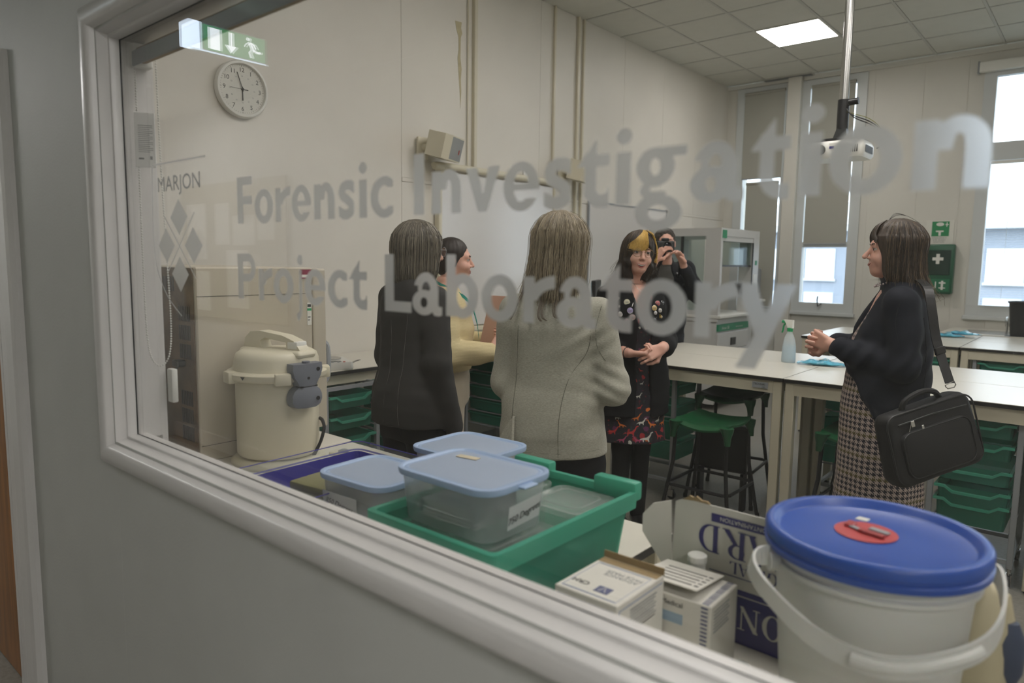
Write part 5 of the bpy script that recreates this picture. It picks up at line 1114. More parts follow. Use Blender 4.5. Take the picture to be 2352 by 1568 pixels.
def hand_caps(wrist, fwd, nrm, side, curl=(.5, .6, .5), thumb=.5, s=1.0, spread=.06):
    """palm, four fingers of unequal length and a thumb; nrm = the way the palm faces; side +1 puts the thumb along fwd x nrm"""
    f, n, a = basis(fwd, nrm); a = a*side; w = Vector(wrist); out = []
    for i, (off, L, r) in enumerate(((.030, .074, .0082), (.010, .080, .0086), (-.010, .076, .0082), (-.028, .062, .0072))):
        kn = w+f*(.088-.004*abs(i-1))*s+a*off*s; out.append(('p', w+a*off*.55*s, kn, .0125*s, .0108*s))
        d = (f+a*spread*(1.5-i)*.6).normalized(); p = kn; ang = 0
        for k, fr in enumerate((.46, .30, .24)):
            ang += curl[k]*(1+.08*i); dd = d*math.cos(ang)+n*math.sin(ang); q = p+dd*L*fr*s; out.append((i, p, q, (r-.0006*k)*s, (r-.0006*(k+1))*s)); p = q
    tb = w+a*.022*s+f*.018*s+n*.006*s; d1 = (f*.62+a*.75+n*.35*thumb).normalized(); t1 = tb+d1*.040*s; out.append(('p', tb, t1, .0135*s, .0115*s))
    d2 = (f*.85+a*(.35-.5*thumb)+n*.45*thumb).normalized(); t2 = t1+d2*.030*s; out.append(('t', t1, t2, .0105*s, .0095*s)); d3 = (f*.8-a*.3*thumb+n*.6*thumb).normalized(); out.append(('t', t2, t2+d3*.024*s, .0092*s, .0078*s))
    return out
def caps_fn(caps):
    def f(P):
        pal = None; d = None; groups = {}
        for g, a, b, ra, rb in caps:
            c = cap(P, tuple(a), tuple(b), ra, rb); groups[g] = su(groups[g], c, .012 if g == 'p' else .003) if g in groups else c
        d = groups.pop('p')
        for g in groups.values(): d = su(d, g, .006)
        return d
    return f
def hand_mesh(caps, extra=None, h=.0030):
    pts = np.array([list(c[1]) for c in caps]+[list(c[2]) for c in caps]); fn = caps_fn(caps)
    if extra: g = lambda P: su(fn(P), cap(P, *extra), .015); pts = np.vstack([pts, extra[0], extra[1]])
    else: g = fn
    lo = pts.min(0)-.03-(.02 if extra else 0); hi = pts.max(0)+.03+(.02 if extra else 0); return mesh_sdf(g, lo, hi, h)
def join(parts):
    V = []; Q = []; Mi = []; k = 0
    for v, q, m in parts: V.append(v); Q.append(q+k); Mi.append(m if m is not None else np.zeros(len(q), int)); k += len(v)
    return np.vstack(V), np.vstack(Q), np.concatenate(Mi)
def xf(V, Mx): Mx = np.array(Mx); return V@Mx[:3, :3].T+Mx[:3, 3]
def body_mesh(par, parts, skin, lips, head, jawargs, label=None):
    f, mf = head_fn(*jawargs); v, q = mesh_sdf(f, (-.10, -.13, -.17), (.10, .13, .135), .0042); mi = mf(v[q].mean(1))
    v, q, mi = join([(xf(v, head), q, mi)]+parts); o = raw('body', v, q, [skin, lips, M['mouth']], par, label, smooth=True)
    o.data.polygons.foreach_set('material_index', mi.astype(np.int32)); o.data.update(); return o
def face_parts(par, head, brow=None, eyes=True, teeth=False, iris=None):
    H = Matrix(head)
    for s in (-1, 1):
        e = MB(); e.lathe([(0, -.0122)]+[(.0122*math.cos(a), .0122*math.sin(a)) for a in [-PI/2+PI*k/10 for k in range(1, 10)]]+[(0, .0122)], 16, (s*.031, .0735, .004), H)
        eo = e.build('eye', M['eyewhite'], par, smooth=True)
        i_ = MB(); i_.lathe([(.0068, .0102), (.0055, .0114), (0, .0127)], 14, M=H @ Matrix.Translation((s*.031, .0735, .0035)) @ Matrix.Rotation(-PI/2, 4, 'X')); i_.build('iris', iris or M['iris'], eo, smooth=True)
        MB().tube([H @ Vector(p) for p in ((s*.020, .0855, .0075), (s*.026, .0885, .0095), (s*.033, .0875, .0100), (s*.042, .080, .0065))], .0009, 6).build('lashes', M['brow'], par)
        MB().tube([H @ Vector(p) for p in ((s*.015, .0905, .0215), (s*.025, .0895, .0265), (s*.036, .083, .0265), (s*.047, .070, .0195))], [.0018, .0026, .0022, .0010], 6).build('eyebrow', brow or M['brow'], par, smooth=True)
    if teeth: smile_parts(par, head, *teeth)
def smile_parts(par, head, jaw, nose, w=.0255, op=1.0, lipm=None):
    """open smile laid on the face surface: dark inside, upper teeth, lips"""
    f, _ = head_fn(1, jaw, nose); H = Matrix(head); T = np.linspace(0, .1, 400)
    def on(x, z, off):
        P = np.stack([np.full(400, x), .13-T, np.full(400, z)], 1); h_ = f(P) < 0; return H @ Vector((x, P[np.argmax(h_), 1]+off, z))
    mz = -.062; N = 14; up = lambda x: mz+.0015+.0065*(x/w)**2; lo = lambda x: mz+.0080-.0235*op*(1-(x/w)**2); xs = [-w+2*w*k/N for k in range(N+1)]
    def patch(name, a, b, off, m, parent, mm=4):
        v = [on(x, a(x)+(b(x)-a(x))*q/mm, off) for x in xs for q in range(mm+1)]; fs = [(i*(mm+1)+q, i*(mm+1)+q+1, (i+1)*(mm+1)+q+1, (i+1)*(mm+1)+q) for i in range(N) for q in range(mm)]; return raw(name, [tuple(p) for p in v], fs, m, parent, smooth=True)
    o = patch('mouth_opening', up, lo, .0007, M['mouth'], par); patch('teeth', lambda x: up(x)*1.0, lambda x: max(lo(x), up(x)-.0072*op*(1-(x/w)**2)**.4), .0013, M['teeth'], o)
    for fn, r in ((up, .0019), (lo, .0026)): MB().tube([on(x, fn(x), .0008) for x in xs], [r*(.35+.65*(1-(x/w)**2)**.5) for x in xs], 8).build('lip', lipm or M['lipsred'], par, smooth=True)
    for s in (-1, 1): MB().tube([on(s*(w+.003+.004*math.sin(k*.8)), mz-.006+.0055*k, .0) for k in range(5)], .0005, 4).build('smile_crease', M['lips'], par)
def strands(name, sdf, head, par, m, n, zt, zb, thr=(0, 2*PI), axis=(0, -.015), seed=0, r=.0007, lift=(.0005, .004), flip=.0, wav=.0, skip=None, part=.0, jitter=.03, npt=14):
    """fine hair strands laid over the hair volume from the crown downwards"""
    rs = np.random.RandomState(seed); TH = np.linspace(0, 2*PI, 97); Z = np.linspace(zb[0]-.01, zt, 40); R = np.linspace(.004, .20, 50)
    g = np.stack(np.meshgrid(TH, Z, R, indexing='ij'), -1); P = np.stack([axis[0]+g[..., 2]*np.cos(g[..., 0]), axis[1]+g[..., 2]*np.sin(g[..., 0]), g[..., 1]], -1).reshape(-1, 3)
    S = (sdf(P) < 0).reshape(g.shape[:3]); last = np.where(S.any(2), S.shape[2]-1-np.argmax(S[:, :, ::-1], axis=2), 0); RR = R[last]
    def rad(t, z):
        i = (t % (2*PI))/(2*PI)*96; j = np.clip((z-Z[0])/(Z[-1]-Z[0])*39, 0, 39); i0 = int(i); j0 = min(int(j), 38); u = i-i0; v = j-j0
        i1 = (i0+1) % 97; return (RR[i0, j0]*(1-u)+RR[i1, j0]*u)*(1-v)+(RR[i0, j0+1]*(1-u)+RR[i1, j0+1]*u)*v
    cu_ = bpy.data.curves.new(name, 'CURVE'); cu_.dimensions = '3D'; cu_.bevel_depth = r; cu_.bevel_resolution = 0; H = Matrix(head)
    for _ in range(n):
        t = thr[0]+(thr[1]-thr[0])*rs.rand(); t0 = t; end = rs.uniform(*zb); lf = rs.uniform(*lift); ph = rs.rand()*6.28; pts = []; fl = rs.normal()*flip; j_ = rs.normal()*jitter
        zs = zt-(zt-end)*np.linspace(rs.uniform(0, .03), 1, npt)**1.25
        for k, z in enumerate(zs):
            u = k/(npt-1); tt = t+j_*u+wav*math.sin(ph+u*9)*u
            if skip and skip(tt % (2*PI), z): break
            rr = rad(tt, z)+lf+fl*max(0, u-.75)*4*.02
            pts.append(H @ Vector((axis[0]+rr*math.cos(tt), axis[1]+rr*math.sin(tt), z)))
        if len(pts) < 3: continue
        sp_ = cu_.splines.new('POLY'); sp_.points.add(len(pts)-1); sp_.points.foreach_set('co', [c for p in pts for c in (p.x, p.y, p.z, 1)])
        sp_.points.foreach_set('radius', [1-.5*max(0, (k/len(pts)-.7))/.3 for k in range(len(pts))])
    ob = bpy.data.objects.new('t', cu_); COL.objects.link(ob); dg = bpy.context.evaluated_depsgraph_get(); me = bpy.data.meshes.new_from_object(ob.evaluated_get(dg))
    bpy.data.objects.remove(ob); me.materials.clear(); me.name = name; o = link_mesh(name, me, m, par); o['kind'] = 'stuff'; return o
def headM(x, y, z, yw=0, pt=0, rl=0, s=.95): return Matrix.Translation((x, y, z)) @ Matrix.Rotation(math.radians(yw), 4, 'Z') @ Matrix.Rotation(math.radians(pt), 4, 'X') @ Matrix.Rotation(math.radians(rl), 4, 'Y') @ Matrix.Scale(s, 4)
def chain_fn(P, pts, rs, k=.02):
    d = None
    for i in range(len(pts)-1):
        c = cap(P, pts[i], pts[i+1], rs[i], rs[i+1]); d = c if d is None else su(d, c, k)
    return d
def surf_line(fn, pts, start, dirv, m, par, name, r=.0012, M_=None, lift=.0012):
    """a thin seam following the garment surface under a list of points, cast along dirv"""
    d = np.array(dirv, float); P = np.array(pts, float)+np.array(start)*0
    T = np.linspace(0, .6, 240); out = []
    G = (P[:, None, :]+d*T[None, :, None]).reshape(-1, 3); S = (fn(G) < 0).reshape(len(P), -1)
    for i in range(len(P)):
        if S[i].any(): out.append(P[i]+d*(T[np.argmax(S[i])]-lift))
    if len(out) > 1: return MB().tube([Vector(p) for p in out], r, 5).build(name, m, par)
def shoe(par, x, y, yw=0, heel=.0, m=None):
    Rm = Matrix.Translation((x, y, 0)) @ Matrix.Rotation(yw, 4, 'Z')
    rs = [[(px*sx, py, pz) for px, py, pz in []] for sx in ()]
    rings = []
    for (yy, w, h0, h1) in ((-.075, .022, heel, .055+heel), (-.06, .032, heel, .075+heel), (-.02, .034, heel*.8, .075+heel*.8), (.05, .038, heel*.25, .058+heel*.3), (.11, .042, 0, .042), (.155, .032, .002, .032), (.175, .014, .006, .022)):
        rings.append([(w*math.cos(a), yy, (h0+h1)/2+(h1-h0)/2*math.sin(a)) for a in [2*PI*k/16 for k in range(16)]])
    MB().rloop(rings, M=Rm).build('shoe', m or M['blackshoe'], par, smooth=True)
def fabric(name, col, rough=.85, scale=400, amt=.25, bump=.4, stretch=(1, 1, 1), spec=.2):
    m = mat(name, col, rough, 0, (scale, amt), (scale*2.2, bump*.3), spec, stretch=stretch); m.node_tree.nodes['Principled BSDF'].inputs['Sheen Weight'].default_value = .0 if max(col) < 80 else .1; return m
fwdv = np.array([-.648, .762]); rgt = np.array([.762, .648])
def rotz(a, b): d = fwdv*a+rgt*b; return math.atan2(-d[0], d[1])
def hair_obj(fn, lo, hi, head, m, par, h=.006, amp=.0022, freq=150, label=None):
    def g(P): th = np.arctan2(P[:, 1]+.015, P[:, 0]); return fn(P)+amp*np.sin(th*freq*.35+3*np.sin(P[:, 2]*14+th*3))*.5+amp*.7*np.sin(th*freq*.13+P[:, 2]*9)
    return sdf_obj('hair', g, lo, hi, h, m, par, label, head)
# ---------------------------------------------------------- woman in dark grey blazer (seen from behind)
A = thing('person', 'woman seen from behind with a grey-brown bob and dark grey blazer', 'person', (-2.225, 1.985, 0), rotz(.70, .71))
hA = headM(.0, .022, 1.542, -12, -2, 0, .96)
tabA = [(.825, .200, .150, -.012), (.90, .205, .150, -.014), (.97, .200, .145, -.010), (1.06, .176, .128, .0), (1.17, .165, .126, .006), (1.28, .165, .118, -.004), (1.345, .152, .100, -.014), (1.385, .140, .082, -.02), (1.42, .085, .070, -.02), (1.445, .066, .062, -.015)]
sR = [(.145, -.01, 1.340), (.185, -.03, 1.09), (.185, .045, .825)]; sL = [(-.145, -.01, 1.340), (-.175, -.02, 1.09), (-.165, .07, .85)]
def jacketA(P):
    d = prof(P, tabA, 2.2); w = wrinkle(P, .004, 22, 3)
    for s_ in (sR, sL): d = su(d, chain_fn(P, s_, [.062, .055, .048]), .022)
    d = sub(d, cap(P, (.03, .25, 1.46), (.02, .19, 1.05), .07, .02), .01)
    return np.maximum(d+w, np.where(np.abs(P[:, 0]) < .2, .825-P[:, 2], -1))
M['blazerA'] = fabric('charcoal_blazer_wool', (60, 59, 58), .85, 500, .22)
sdf_obj('blazer', jacketA, (-.33, -.22, .76), (.33, .24, 1.47), .0075, M['blazerA'], A)
M['seamA'] = mat('seam_thread', (92, 90, 86), .8)
for pts in ([(-.10, -.35, 1.30), (-.085, -.35, 1.15), (-.08, -.35, 1.02), (-.10, -.35, .92), (-.115, -.35, .84)], [(.10, -.35, 1.32), (.08, -.35, 1.18), (.075, -.35, 1.04), (.085, -.35, .92), (.09, -.35, .84)], [(0, -.35, 1.38), (0, -.35, 1.1), (0, -.35, .84)]):
    surf_line(jacketA, [tuple(p) for p in bez(pts, 6)], (0, 0, 0), (0, 1, 0), M['seamA'], A, 'seam')
surf_line(jacketA, [(.5, .060, .985), (.5, .105, .985), (.5, .105, .945), (.5, .060, .945)], (0, 0, 0), (-1, 0, 0), M['seamA'], A, 'pocket_flap')
M['trouserblack'] = fabric('black_trouser', (26, 26, 29), .8, 300, .1)
def legs_fn(wd=.085, rt=.098, rk=.064, ra=.05, hip=(.90, .165, .125), zc=.80, y=0):
    def f(P):
        Q = np.stack([np.abs(P[:, 0]), P[:, 1], P[:, 2]], 1); d = chain_fn(Q, [(wd, y, .80), (wd+.005, y+.01, .46), (wd+.005, y-.01, .07)], [rt, rk, ra])
        return su(d, prof(P, [(.76, hip[1], hip[2], y), (.9, hip[1], hip[2], y), (1.0, hip[1]*.85, hip[2]*.85, y)]), .03)
    return f
sdf_obj('trousers', legs_fn(), (-.22, -.17, .01), (.22, .17, 1.0), .011, M['trouserblack'], A)
pr_ = [(hand_mesh(hand_caps((.184, .052, .815), (-.02, .12, -1), (-1, .2, 0), 1, (.25, .3, .2), .4), ((.184, .048, .83), (.185, .042, .88), .024, .028))+(None,)), (hand_mesh(hand_caps((-.164, .075, .84), (.02, .12, -1), (1, .2, 0), -1, (.25, .3, .2), .4), ((-.164, .071, .86), (-.165, .06, .9), .024, .028))+(None,))]
body_mesh(A, pr_, M['skin'], M['lips'], hA, (0, 1, 1))
MB().lathe([(.044, .0), (.0445, .016), (.041, .017)], 24, M=Matrix.Translation((.185, .050, .812))).build('shirt_cuff', mat('violet_stripe_cuff', (92, 88, 140), .7, noise=(80, .3)), A, smooth=True)
def hairA(P):
    d = ell(P, (0, -.012, .036), (.093, .112, .098)); d = su(d, prof(P, [(-.155, .084, .080, -.028), (-.13, .096, .093, -.022), (-.08, .103, .104, -.016), (.0, .100, .112, -.012), (.05, .085, .098, -.012)]), .03)
    return sub(d, ell(P, (0, .13, -.05), (.066, .085, .125)), .012)
M['hairA'] = mat('grey_brown_hair', (88, 82, 72), .55, noise=(60, .3), stretch=(6, 6, .6)); M['hairA1'] = mat('grey_brown_hair_light', (150, 142, 126), .4); M['hairA2'] = mat('grey_brown_hair_dark', (58, 53, 46), .45); M['hairA3'] = mat('grey_brown_hair_mid', (106, 99, 87), .45)
hO = hair_obj(hairA, (-.125, -.14, -.17), (.125, .12, .145), hA, M['hairA'], A)
sk = lambda t, z: (abs(t-PI/2) < .75 and z < .045)
for m_, n_, sd in ((M['hairA3'], 900, 1), (M['hairA2'], 650, 2), (M['hairA1'], 380, 3)): strands('hair_strands', hairA, hA, hO, m_, n_, .134, (-.165, -.135), seed=sd, skip=sk)
def glasses(par, head, m, r=.021, rim=.0011, sq=False, name='glasses'):
    H = Matrix(head); g = MB()
    for s in (-1, 1):
        pts = [H @ Vector((s*.033+r*math.cos(a)*1.08, .1035-.18*abs(r*math.cos(a)+.0)*0, .0+r*math.sin(a)*(.85 if sq else .98))) for a in [2*PI*k/24 for k in range(24)]]
        g.tube(pts, rim, 6, True); g.tube([H @ Vector(p) for p in ((s*.056, .1035, .006), (s*.074, .092, .007), (s*.082, .02, .006), (s*.082, -.012, .002), (s*.080, -.025, -.012))], rim, 6)
    g.tube([H @ Vector(p) for p in ((-.012, .1035, .004), (0, .1065, .007), (.012, .1035, .004))], rim, 6)
    o = g.build(name, m, par, smooth=True)
    for s in (-1, 1): MB().lathe([(r*.98, 0), (r*.98, .0006), (0, .0006)], 24, M=H @ Matrix.Translation((s*.033, .103, 0)) @ Matrix.Rotation(PI/2, 4, 'X') @ Matrix.Diagonal((1.08, .97, 1, 1))).build('lens', M['pane'], o)
glasses(A, hA, M['greymetal']); face_parts(A, hA); shoe(A, .085, 0); shoe(A, -.085, 0)
# ---------------------------------------------------------- woman in pale heather blazer (seen from behind)
Cw = thing('person', 'woman seen from behind with long ash hair and pale heather blazer', 'person', (-1.462, 1.945, 0), rotz(.95, .22))
hC = headM(.012, .025, 1.545, -14, -2, 2, .97)
tabC = [(.845, .186, .146, -.012), (.92, .188, .146, -.012), (.99, .180, .140, -.006), (1.08, .168, .126, .0), (1.18, .160, .126, .004), (1.28, .158, .120, -.006), (1.345, .150, .102, -.014), (1.385, .125, .084, -.02), (1.42, .088, .070, -.02), (1.445, .068, .064, -.015)]
cR = [(.148, -.012, 1.335), (.205, -.03, 1.08), (.11, .20, 1.02)]; cL = [(-.140, -.012, 1.335), (-.165, .0, 1.085), (-.08, .20, 1.03)]
def jacketC(P):
    w = wrinkle(P, .0045, 20, 8)+.004*np.exp(-((P[:, 0]-.21)**2+(P[:, 2]-1.09)**2)/.006)*np.sin(P[:, 2]*130+P[:, 0]*60)+.004*np.exp(-((P[:, 0]-.13)**2+(P[:, 2]-1.24)**2)/.004)*np.sin(P[:, 2]*110-P[:, 0]*70)
    d = prof(P, tabC, 2.3)
    for s_ in (cR, cL): d = su(d, chain_fn(P, s_, [.058, .056, .048]), .016)
    return np.maximum(d+w, np.where(P[:, 1] < .15, .845+.008*np.sin(P[:, 0]*14)-P[:, 2], -1))
M['blazerC'] = fabric('heather_jersey', (166, 164, 152), .9, 170, .16, .3, (.8, .8, 3.4))
sdf_obj('blazer', jacketC, (-.36, -.22, .80), (.36, .27, 1.47), .0068, M['blazerC'], Cw)
M['seamC'] = mat('pale_seam', (110, 108, 98), .8)
for pts in ([(-.105, -.4, 1.29), (-.11, -.4, 1.15), (-.118, -.4, 1.0), (-.12, -.4, .88)], [(.135, -.4, 1.30), (.125, -.4, 1.21), (.07, -.4, 1.12), (.045, -.4, 1.0), (.045, -.4, .86)], [(.165, -.4, 1.36), (.150, -.4, 1.28), (.158, -.4, 1.22), (.185, -.4, 1.18)]):
    surf_line(jacketC, [tuple(p) for p in bez(pts, 6)], (0, 0, 0), (0, 1, 0), M['seamC'], Cw, 'seam', .0013)
surf_line(jacketC, [tuple(p) for p in bez([(-.17, -.4, .875), (0, -.4, .872), (.17, -.4, .88)], 8)], (0, 0, 0), (0, 1, 0), M['seamC'], Cw, 'hem_stitch', .0008)
sdf_obj('trousers', legs_fn(.085, .102, .066, .052, (.9, .172, .13)), (-.22, -.17, .01), (.22, .17, 1.0), .011, M['trouserblack'], Cw)
# folded vent at the back hem
vt = MB(); vt.rloop([[(-.118-q*.060, -.118-.012*q, z), (-.112+q*.004, -.146-.030*q, z), (-.106+q*.004, -.140-.026*q, z), (-.108-q*.05, -.112, z)] for z, q in ((.985, 0), (.95, .35), (.90, .8), (.852, 1.05))]); vt.build('vent_flap', M['blazerC'], Cw, smooth=True)
pr_ = [(hand_mesh(hand_caps((.10, .225, 1.015), (-1, .35, .05), (-.2, -1, 0), -1, (.4, .5, .4)), ((.115, .215, 1.02), (.14, .19, 1.03), .025, .03))+(None,)), (hand_mesh(hand_caps((-.09, .235, 1.03), (1, .35, .02), (.2, -1, 0), 1, (.4, .5, .4)), ((-.105, .22, 1.03), (-.13, .19, 1.04), .025, .03))+(None,))]
body_mesh(Cw, pr_, M['skin'], M['lips'], hC, (0, 1, 1))
def hairC(P):
    d = ell(P, (0, -.014, .038), (.094, .114, .098)); d = su(d, prof(P, [(-.215, .088, .050, -.070), (-.17, .108, .080, -.052), (-.12, .106, .100, -.034), (-.04, .100, .112, -.020), (.05, .088, .100, -.012)]), .03)
    return sub(d, ell(P, (0, .13, -.05), (.068, .085, .145)), .012)
M['hairC'] = mat('ash_hair', (122, 110, 90), .55, noise=(55, .32), stretch=(6, 6, .6)); M['hairC1'] = mat('ash_hair_light', (176, 164, 140), .4); M['hairC2'] = mat('ash_hair_dark', (86, 74, 58), .45); M['hairC3'] = mat('ash_hair_mid', (138, 126, 104), .45)
hO = hair_obj(hairC, (-.13, -.15, -.23), (.13, .12, .145), hC, M['hairC'], Cw, amp=.003)
for m_, n_, sd in ((M['hairC3'], 1000, 11), (M['hairC2'], 650, 12), (M['hairC1'], 480, 13)): strands('hair_strands', hairC, hC, hO, m_, n_, .135, (-.25, -.17), seed=sd, skip=sk, flip=.5, wav=.05, jitter=.08)
strands('loose_strands', hairC, hC, hO, M['hairC3'], 60, .135, (-.28, -.2), seed=17, skip=sk, flip=1.4, wav=.12, jitter=.2, lift=(.004, .018), r=.0005)
lk = MB()
for (x0, y0, z0, c1) in ((.0, -.125, -.20, .5), (.01, -.125, -.20, .7), (-.085, -.09, -.22, -.3), (-.03, -.12, -.21, .25), (.05, -.115, -.205, 1.6), (.06, -.115, -.21, 1.5)):
    for q in range(9):
        rx = RNG.uniform(-.006, .006); lk.tube([Matrix(hC) @ Vector(p) for p in bez([(x0+rx, -.10, -.150), (x0+rx, -.146, -.195), (x0+rx+.012*c1, -.168, -.232), (x0+rx+.040*c1, -.174, -.258+.02*abs(c1))], 4)], .0007, 4)
lk.build('curled_ends', M['hairC2'], hO)['kind'] = 'stuff'
glasses(Cw, hC, M['dark']); face_parts(Cw, hC); shoe(Cw, .085, 0); shoe(Cw, -.085, 0)
# ---------------------------------------------------------- woman in cream sweater holding a folder (profile)
B = thing('person', 'woman in cream knitted sweater and pale trousers with slicked back dark hair', 'person', (-2.69, 2.63, 0), rotz(.10, .995))
hB = headM(.0, .035, 1.505, -4, -1, 0, .93)
M['knit'] = mat('cream_knit', (206, 192, 152), .95, noise=(300, .06), spec=.1)
nt = M['knit'].node_tree; wv = nt.nodes.new('ShaderNodeTexWave'); wv.inputs['Scale'].default_value = 52; wv.bands_direction = 'Z'; wv.inputs['Distortion'].default_value = 1.2; tcn = nt.nodes.new('ShaderNodeTexCoord'); nt.links.new(tcn.outputs['Object'], wv.inputs[0])
bmp = nt.nodes.new('ShaderNodeBump'); bmp.inputs['Strength'].default_value = .3; bmp.inputs['Distance'].default_value = .004; nt.links.new(wv.outputs[1], bmp.inputs['Height']); nt.links.new(bmp.outputs[0], nt.nodes['Principled BSDF'].inputs['Normal'])
tabB = [(.93, .165, .125, 0), (.97, .175, .135, 0), (1.05, .17, .130, .005), (1.16, .165, .130, .012), (1.24, .165, .120, .005), (1.30, .155, .095, -.008), (1.335, .12, .078, -.012), (1.365, .078, .066, -.012)]
bR = [(.150, -.012, 1.27), (.205, -.01, 1.03), (.165, .215, 1.035)]; bL = [(-.150, -.012, 1.27), (-.19, .05, 1.04), (-.06, .22, 1.07)]
def sweat(P):
    d = prof(P, tabB, 2.2)
    for s_ in (bR, bL): d = su(d, chain_fn(P, s_, [.062, .074, .050]), .02)
    d = su(d, ell(P, (.18, .12, 1.035), (.06, .09, .062)), .02)
    return d+wrinkle(P, .006, 18, 5)
sdf_obj('sweater', sweat, (-.29, -.20, .92), (.29, .30, 1.40), .008, M['knit'], B)
M['greige'] = fabric('pale_trouser_cloth', (182, 172, 154), .85, 300, .06)
sdf_obj('trousers', legs_fn(.080, .094, .070, .062, (.9, .155, .12)), (-.21, -.16, .01), (.21, .17, 1.0), .010, M['greige'], B)
surf_line(legs_fn(.080, .094, .070, .062, (.9, .155, .12)), [(.4, -.01, z) for z in (.92, .8, .7, .6, .5, .4, .3)], (0, 0, 0), (-1, 0, 0), mat('trouser_seam', (120, 112, 100), .8), B, 'side_seam', .0014)
pr_ = [(hand_mesh(hand_caps((.150, .235, 1.055), (-.35, .55, .65), (-1, -.1, -.1), -1, (.75, .85, .5), .9, .95), ((.152, .232, 1.05), (.16, .20, 1.04), .024, .027))+(None,)), (hand_mesh(hand_caps((-.02, .24, 1.09), (.9, .5, .3), (-.2, -1, 0), 1, (.5, .6, .4), .7, .95), ((-.03, .235, 1.088), (-.06, .22, 1.08), .024, .027))+(None,)),
       (mesh_sdf(lambda P: prof(P, [(1.2, .13, .085, -.01), (1.29, .14, .085, -.01), (1.33, .10, .06, -.012), (1.38, .05, .05, -.01), (1.42, .045, .05, -.005)]), (-.2, -.15, 1.15), (.2, .15, 1.44), .009)+(None,))]
body_mesh(B, pr_, M['skinrosy'], M['lipsred'], hB, (.6, .95, .9))
face_parts(B, hB, teeth=(.95, .9, .023, .7))
def hairB(P):
    d = ell(P, (0, -.018, .040), (.0815, .096, .0905)); d = su(d, ell(P, (0, -.04, -.02), (.074, .076, .075)), .03)
    d = sub(d, ell(P, (0, .125, -.03), (.100, .098, .115)), .006); d = sub(d, ell(P, (0, .02, -.095), (.12, .075, .06)), .01); return su(d, ell(P, (0, -.128, .03), (.036, .032, .036)), .008)
M['hairB'] = mat('dark_brown_hair', (42, 34, 30), .55, noise=(50, .3), stretch=(5, 1, 5))
hair_obj(hairB, (-.10, -.18, -.11), (.10, .10, .145), hB, M['hairB'], B, .0045, .0008)
M['teal'] = mat('teal_lanyard', (44, 150, 140), .5)
for s in (-1, 1):
    ps = bez([(s*.02, -.062, 1.392), (s*.055, -.03, 1.375), (s*.07, .04, 1.345), (s*.055, .118, 1.28), (s*.02, .155, 1.18), (0, .165, 1.10)], 5)
    r_ = [[tuple(p+Vector((a, b, c))) for a, b, c in ((-.001, -.0, -.008), (.001, 0.001, -.008), (.001, .001, .008), (-.001, 0, .008))] for p in ps]; MB().rloop(r_).build('lanyard', M['teal'], B)
bz = MB().tube([(.078, .0, -.026), (.080, .002, -.034)], .0035, 8, M=Matrix(hB)); bz.build('ear_stud', M['steel'], B)
fo = thing('folder', 'pink clipboard folder held upright against the cream sweater', 'folder', (-2.69, 2.63, 0), rotz(.10, .995))
Mf = Matrix.Translation((.06, .265, 1.175)) @ Matrix.Rotation(math.radians(38), 4, 'Z') @ Matrix.Rotation(math.radians(-16), 4, 'X')
MB().box(-.105, .105, -.006, .006, -.15, .15, .002, 1, Mf).build('cover', mat('dusty_pink', (196, 158, 142), .6), fo); MB().box(-.102, .106, -.0045, .0045, -.147, .147, M=Mf).build('pages', M['paper'], fo); MB().tube([Mf @ Vector((.04, .01, .13)), Mf @ Vector((.05, .012, .185))], .003, 6).build('pen', M['ink'], fo)
shoe(B, .08, 0, m=M['white']); shoe(B, -.08, 0, m=M['white'])
# ---------------------------------------------------------- woman with yellow fringe, badges and printed dress
D_ = thing('person', 'smiling woman with yellow fringe, round glasses, badge covered black jacket and dinosaur print dress', 'person', (-2.030, 3.44, 0), rotz(-.96, .16))
D_.scale = (1.02, 1.02, 1.02); hD = headM(.0, .035, 1.525, -6, 0, -5, .96)
M['cardigan'] = fabric('black_knit_cardigan', (24, 24, 26), .9, 260, .15); M['tights'] = fabric('black_tights', (22, 22, 24), .7, 300, .1)
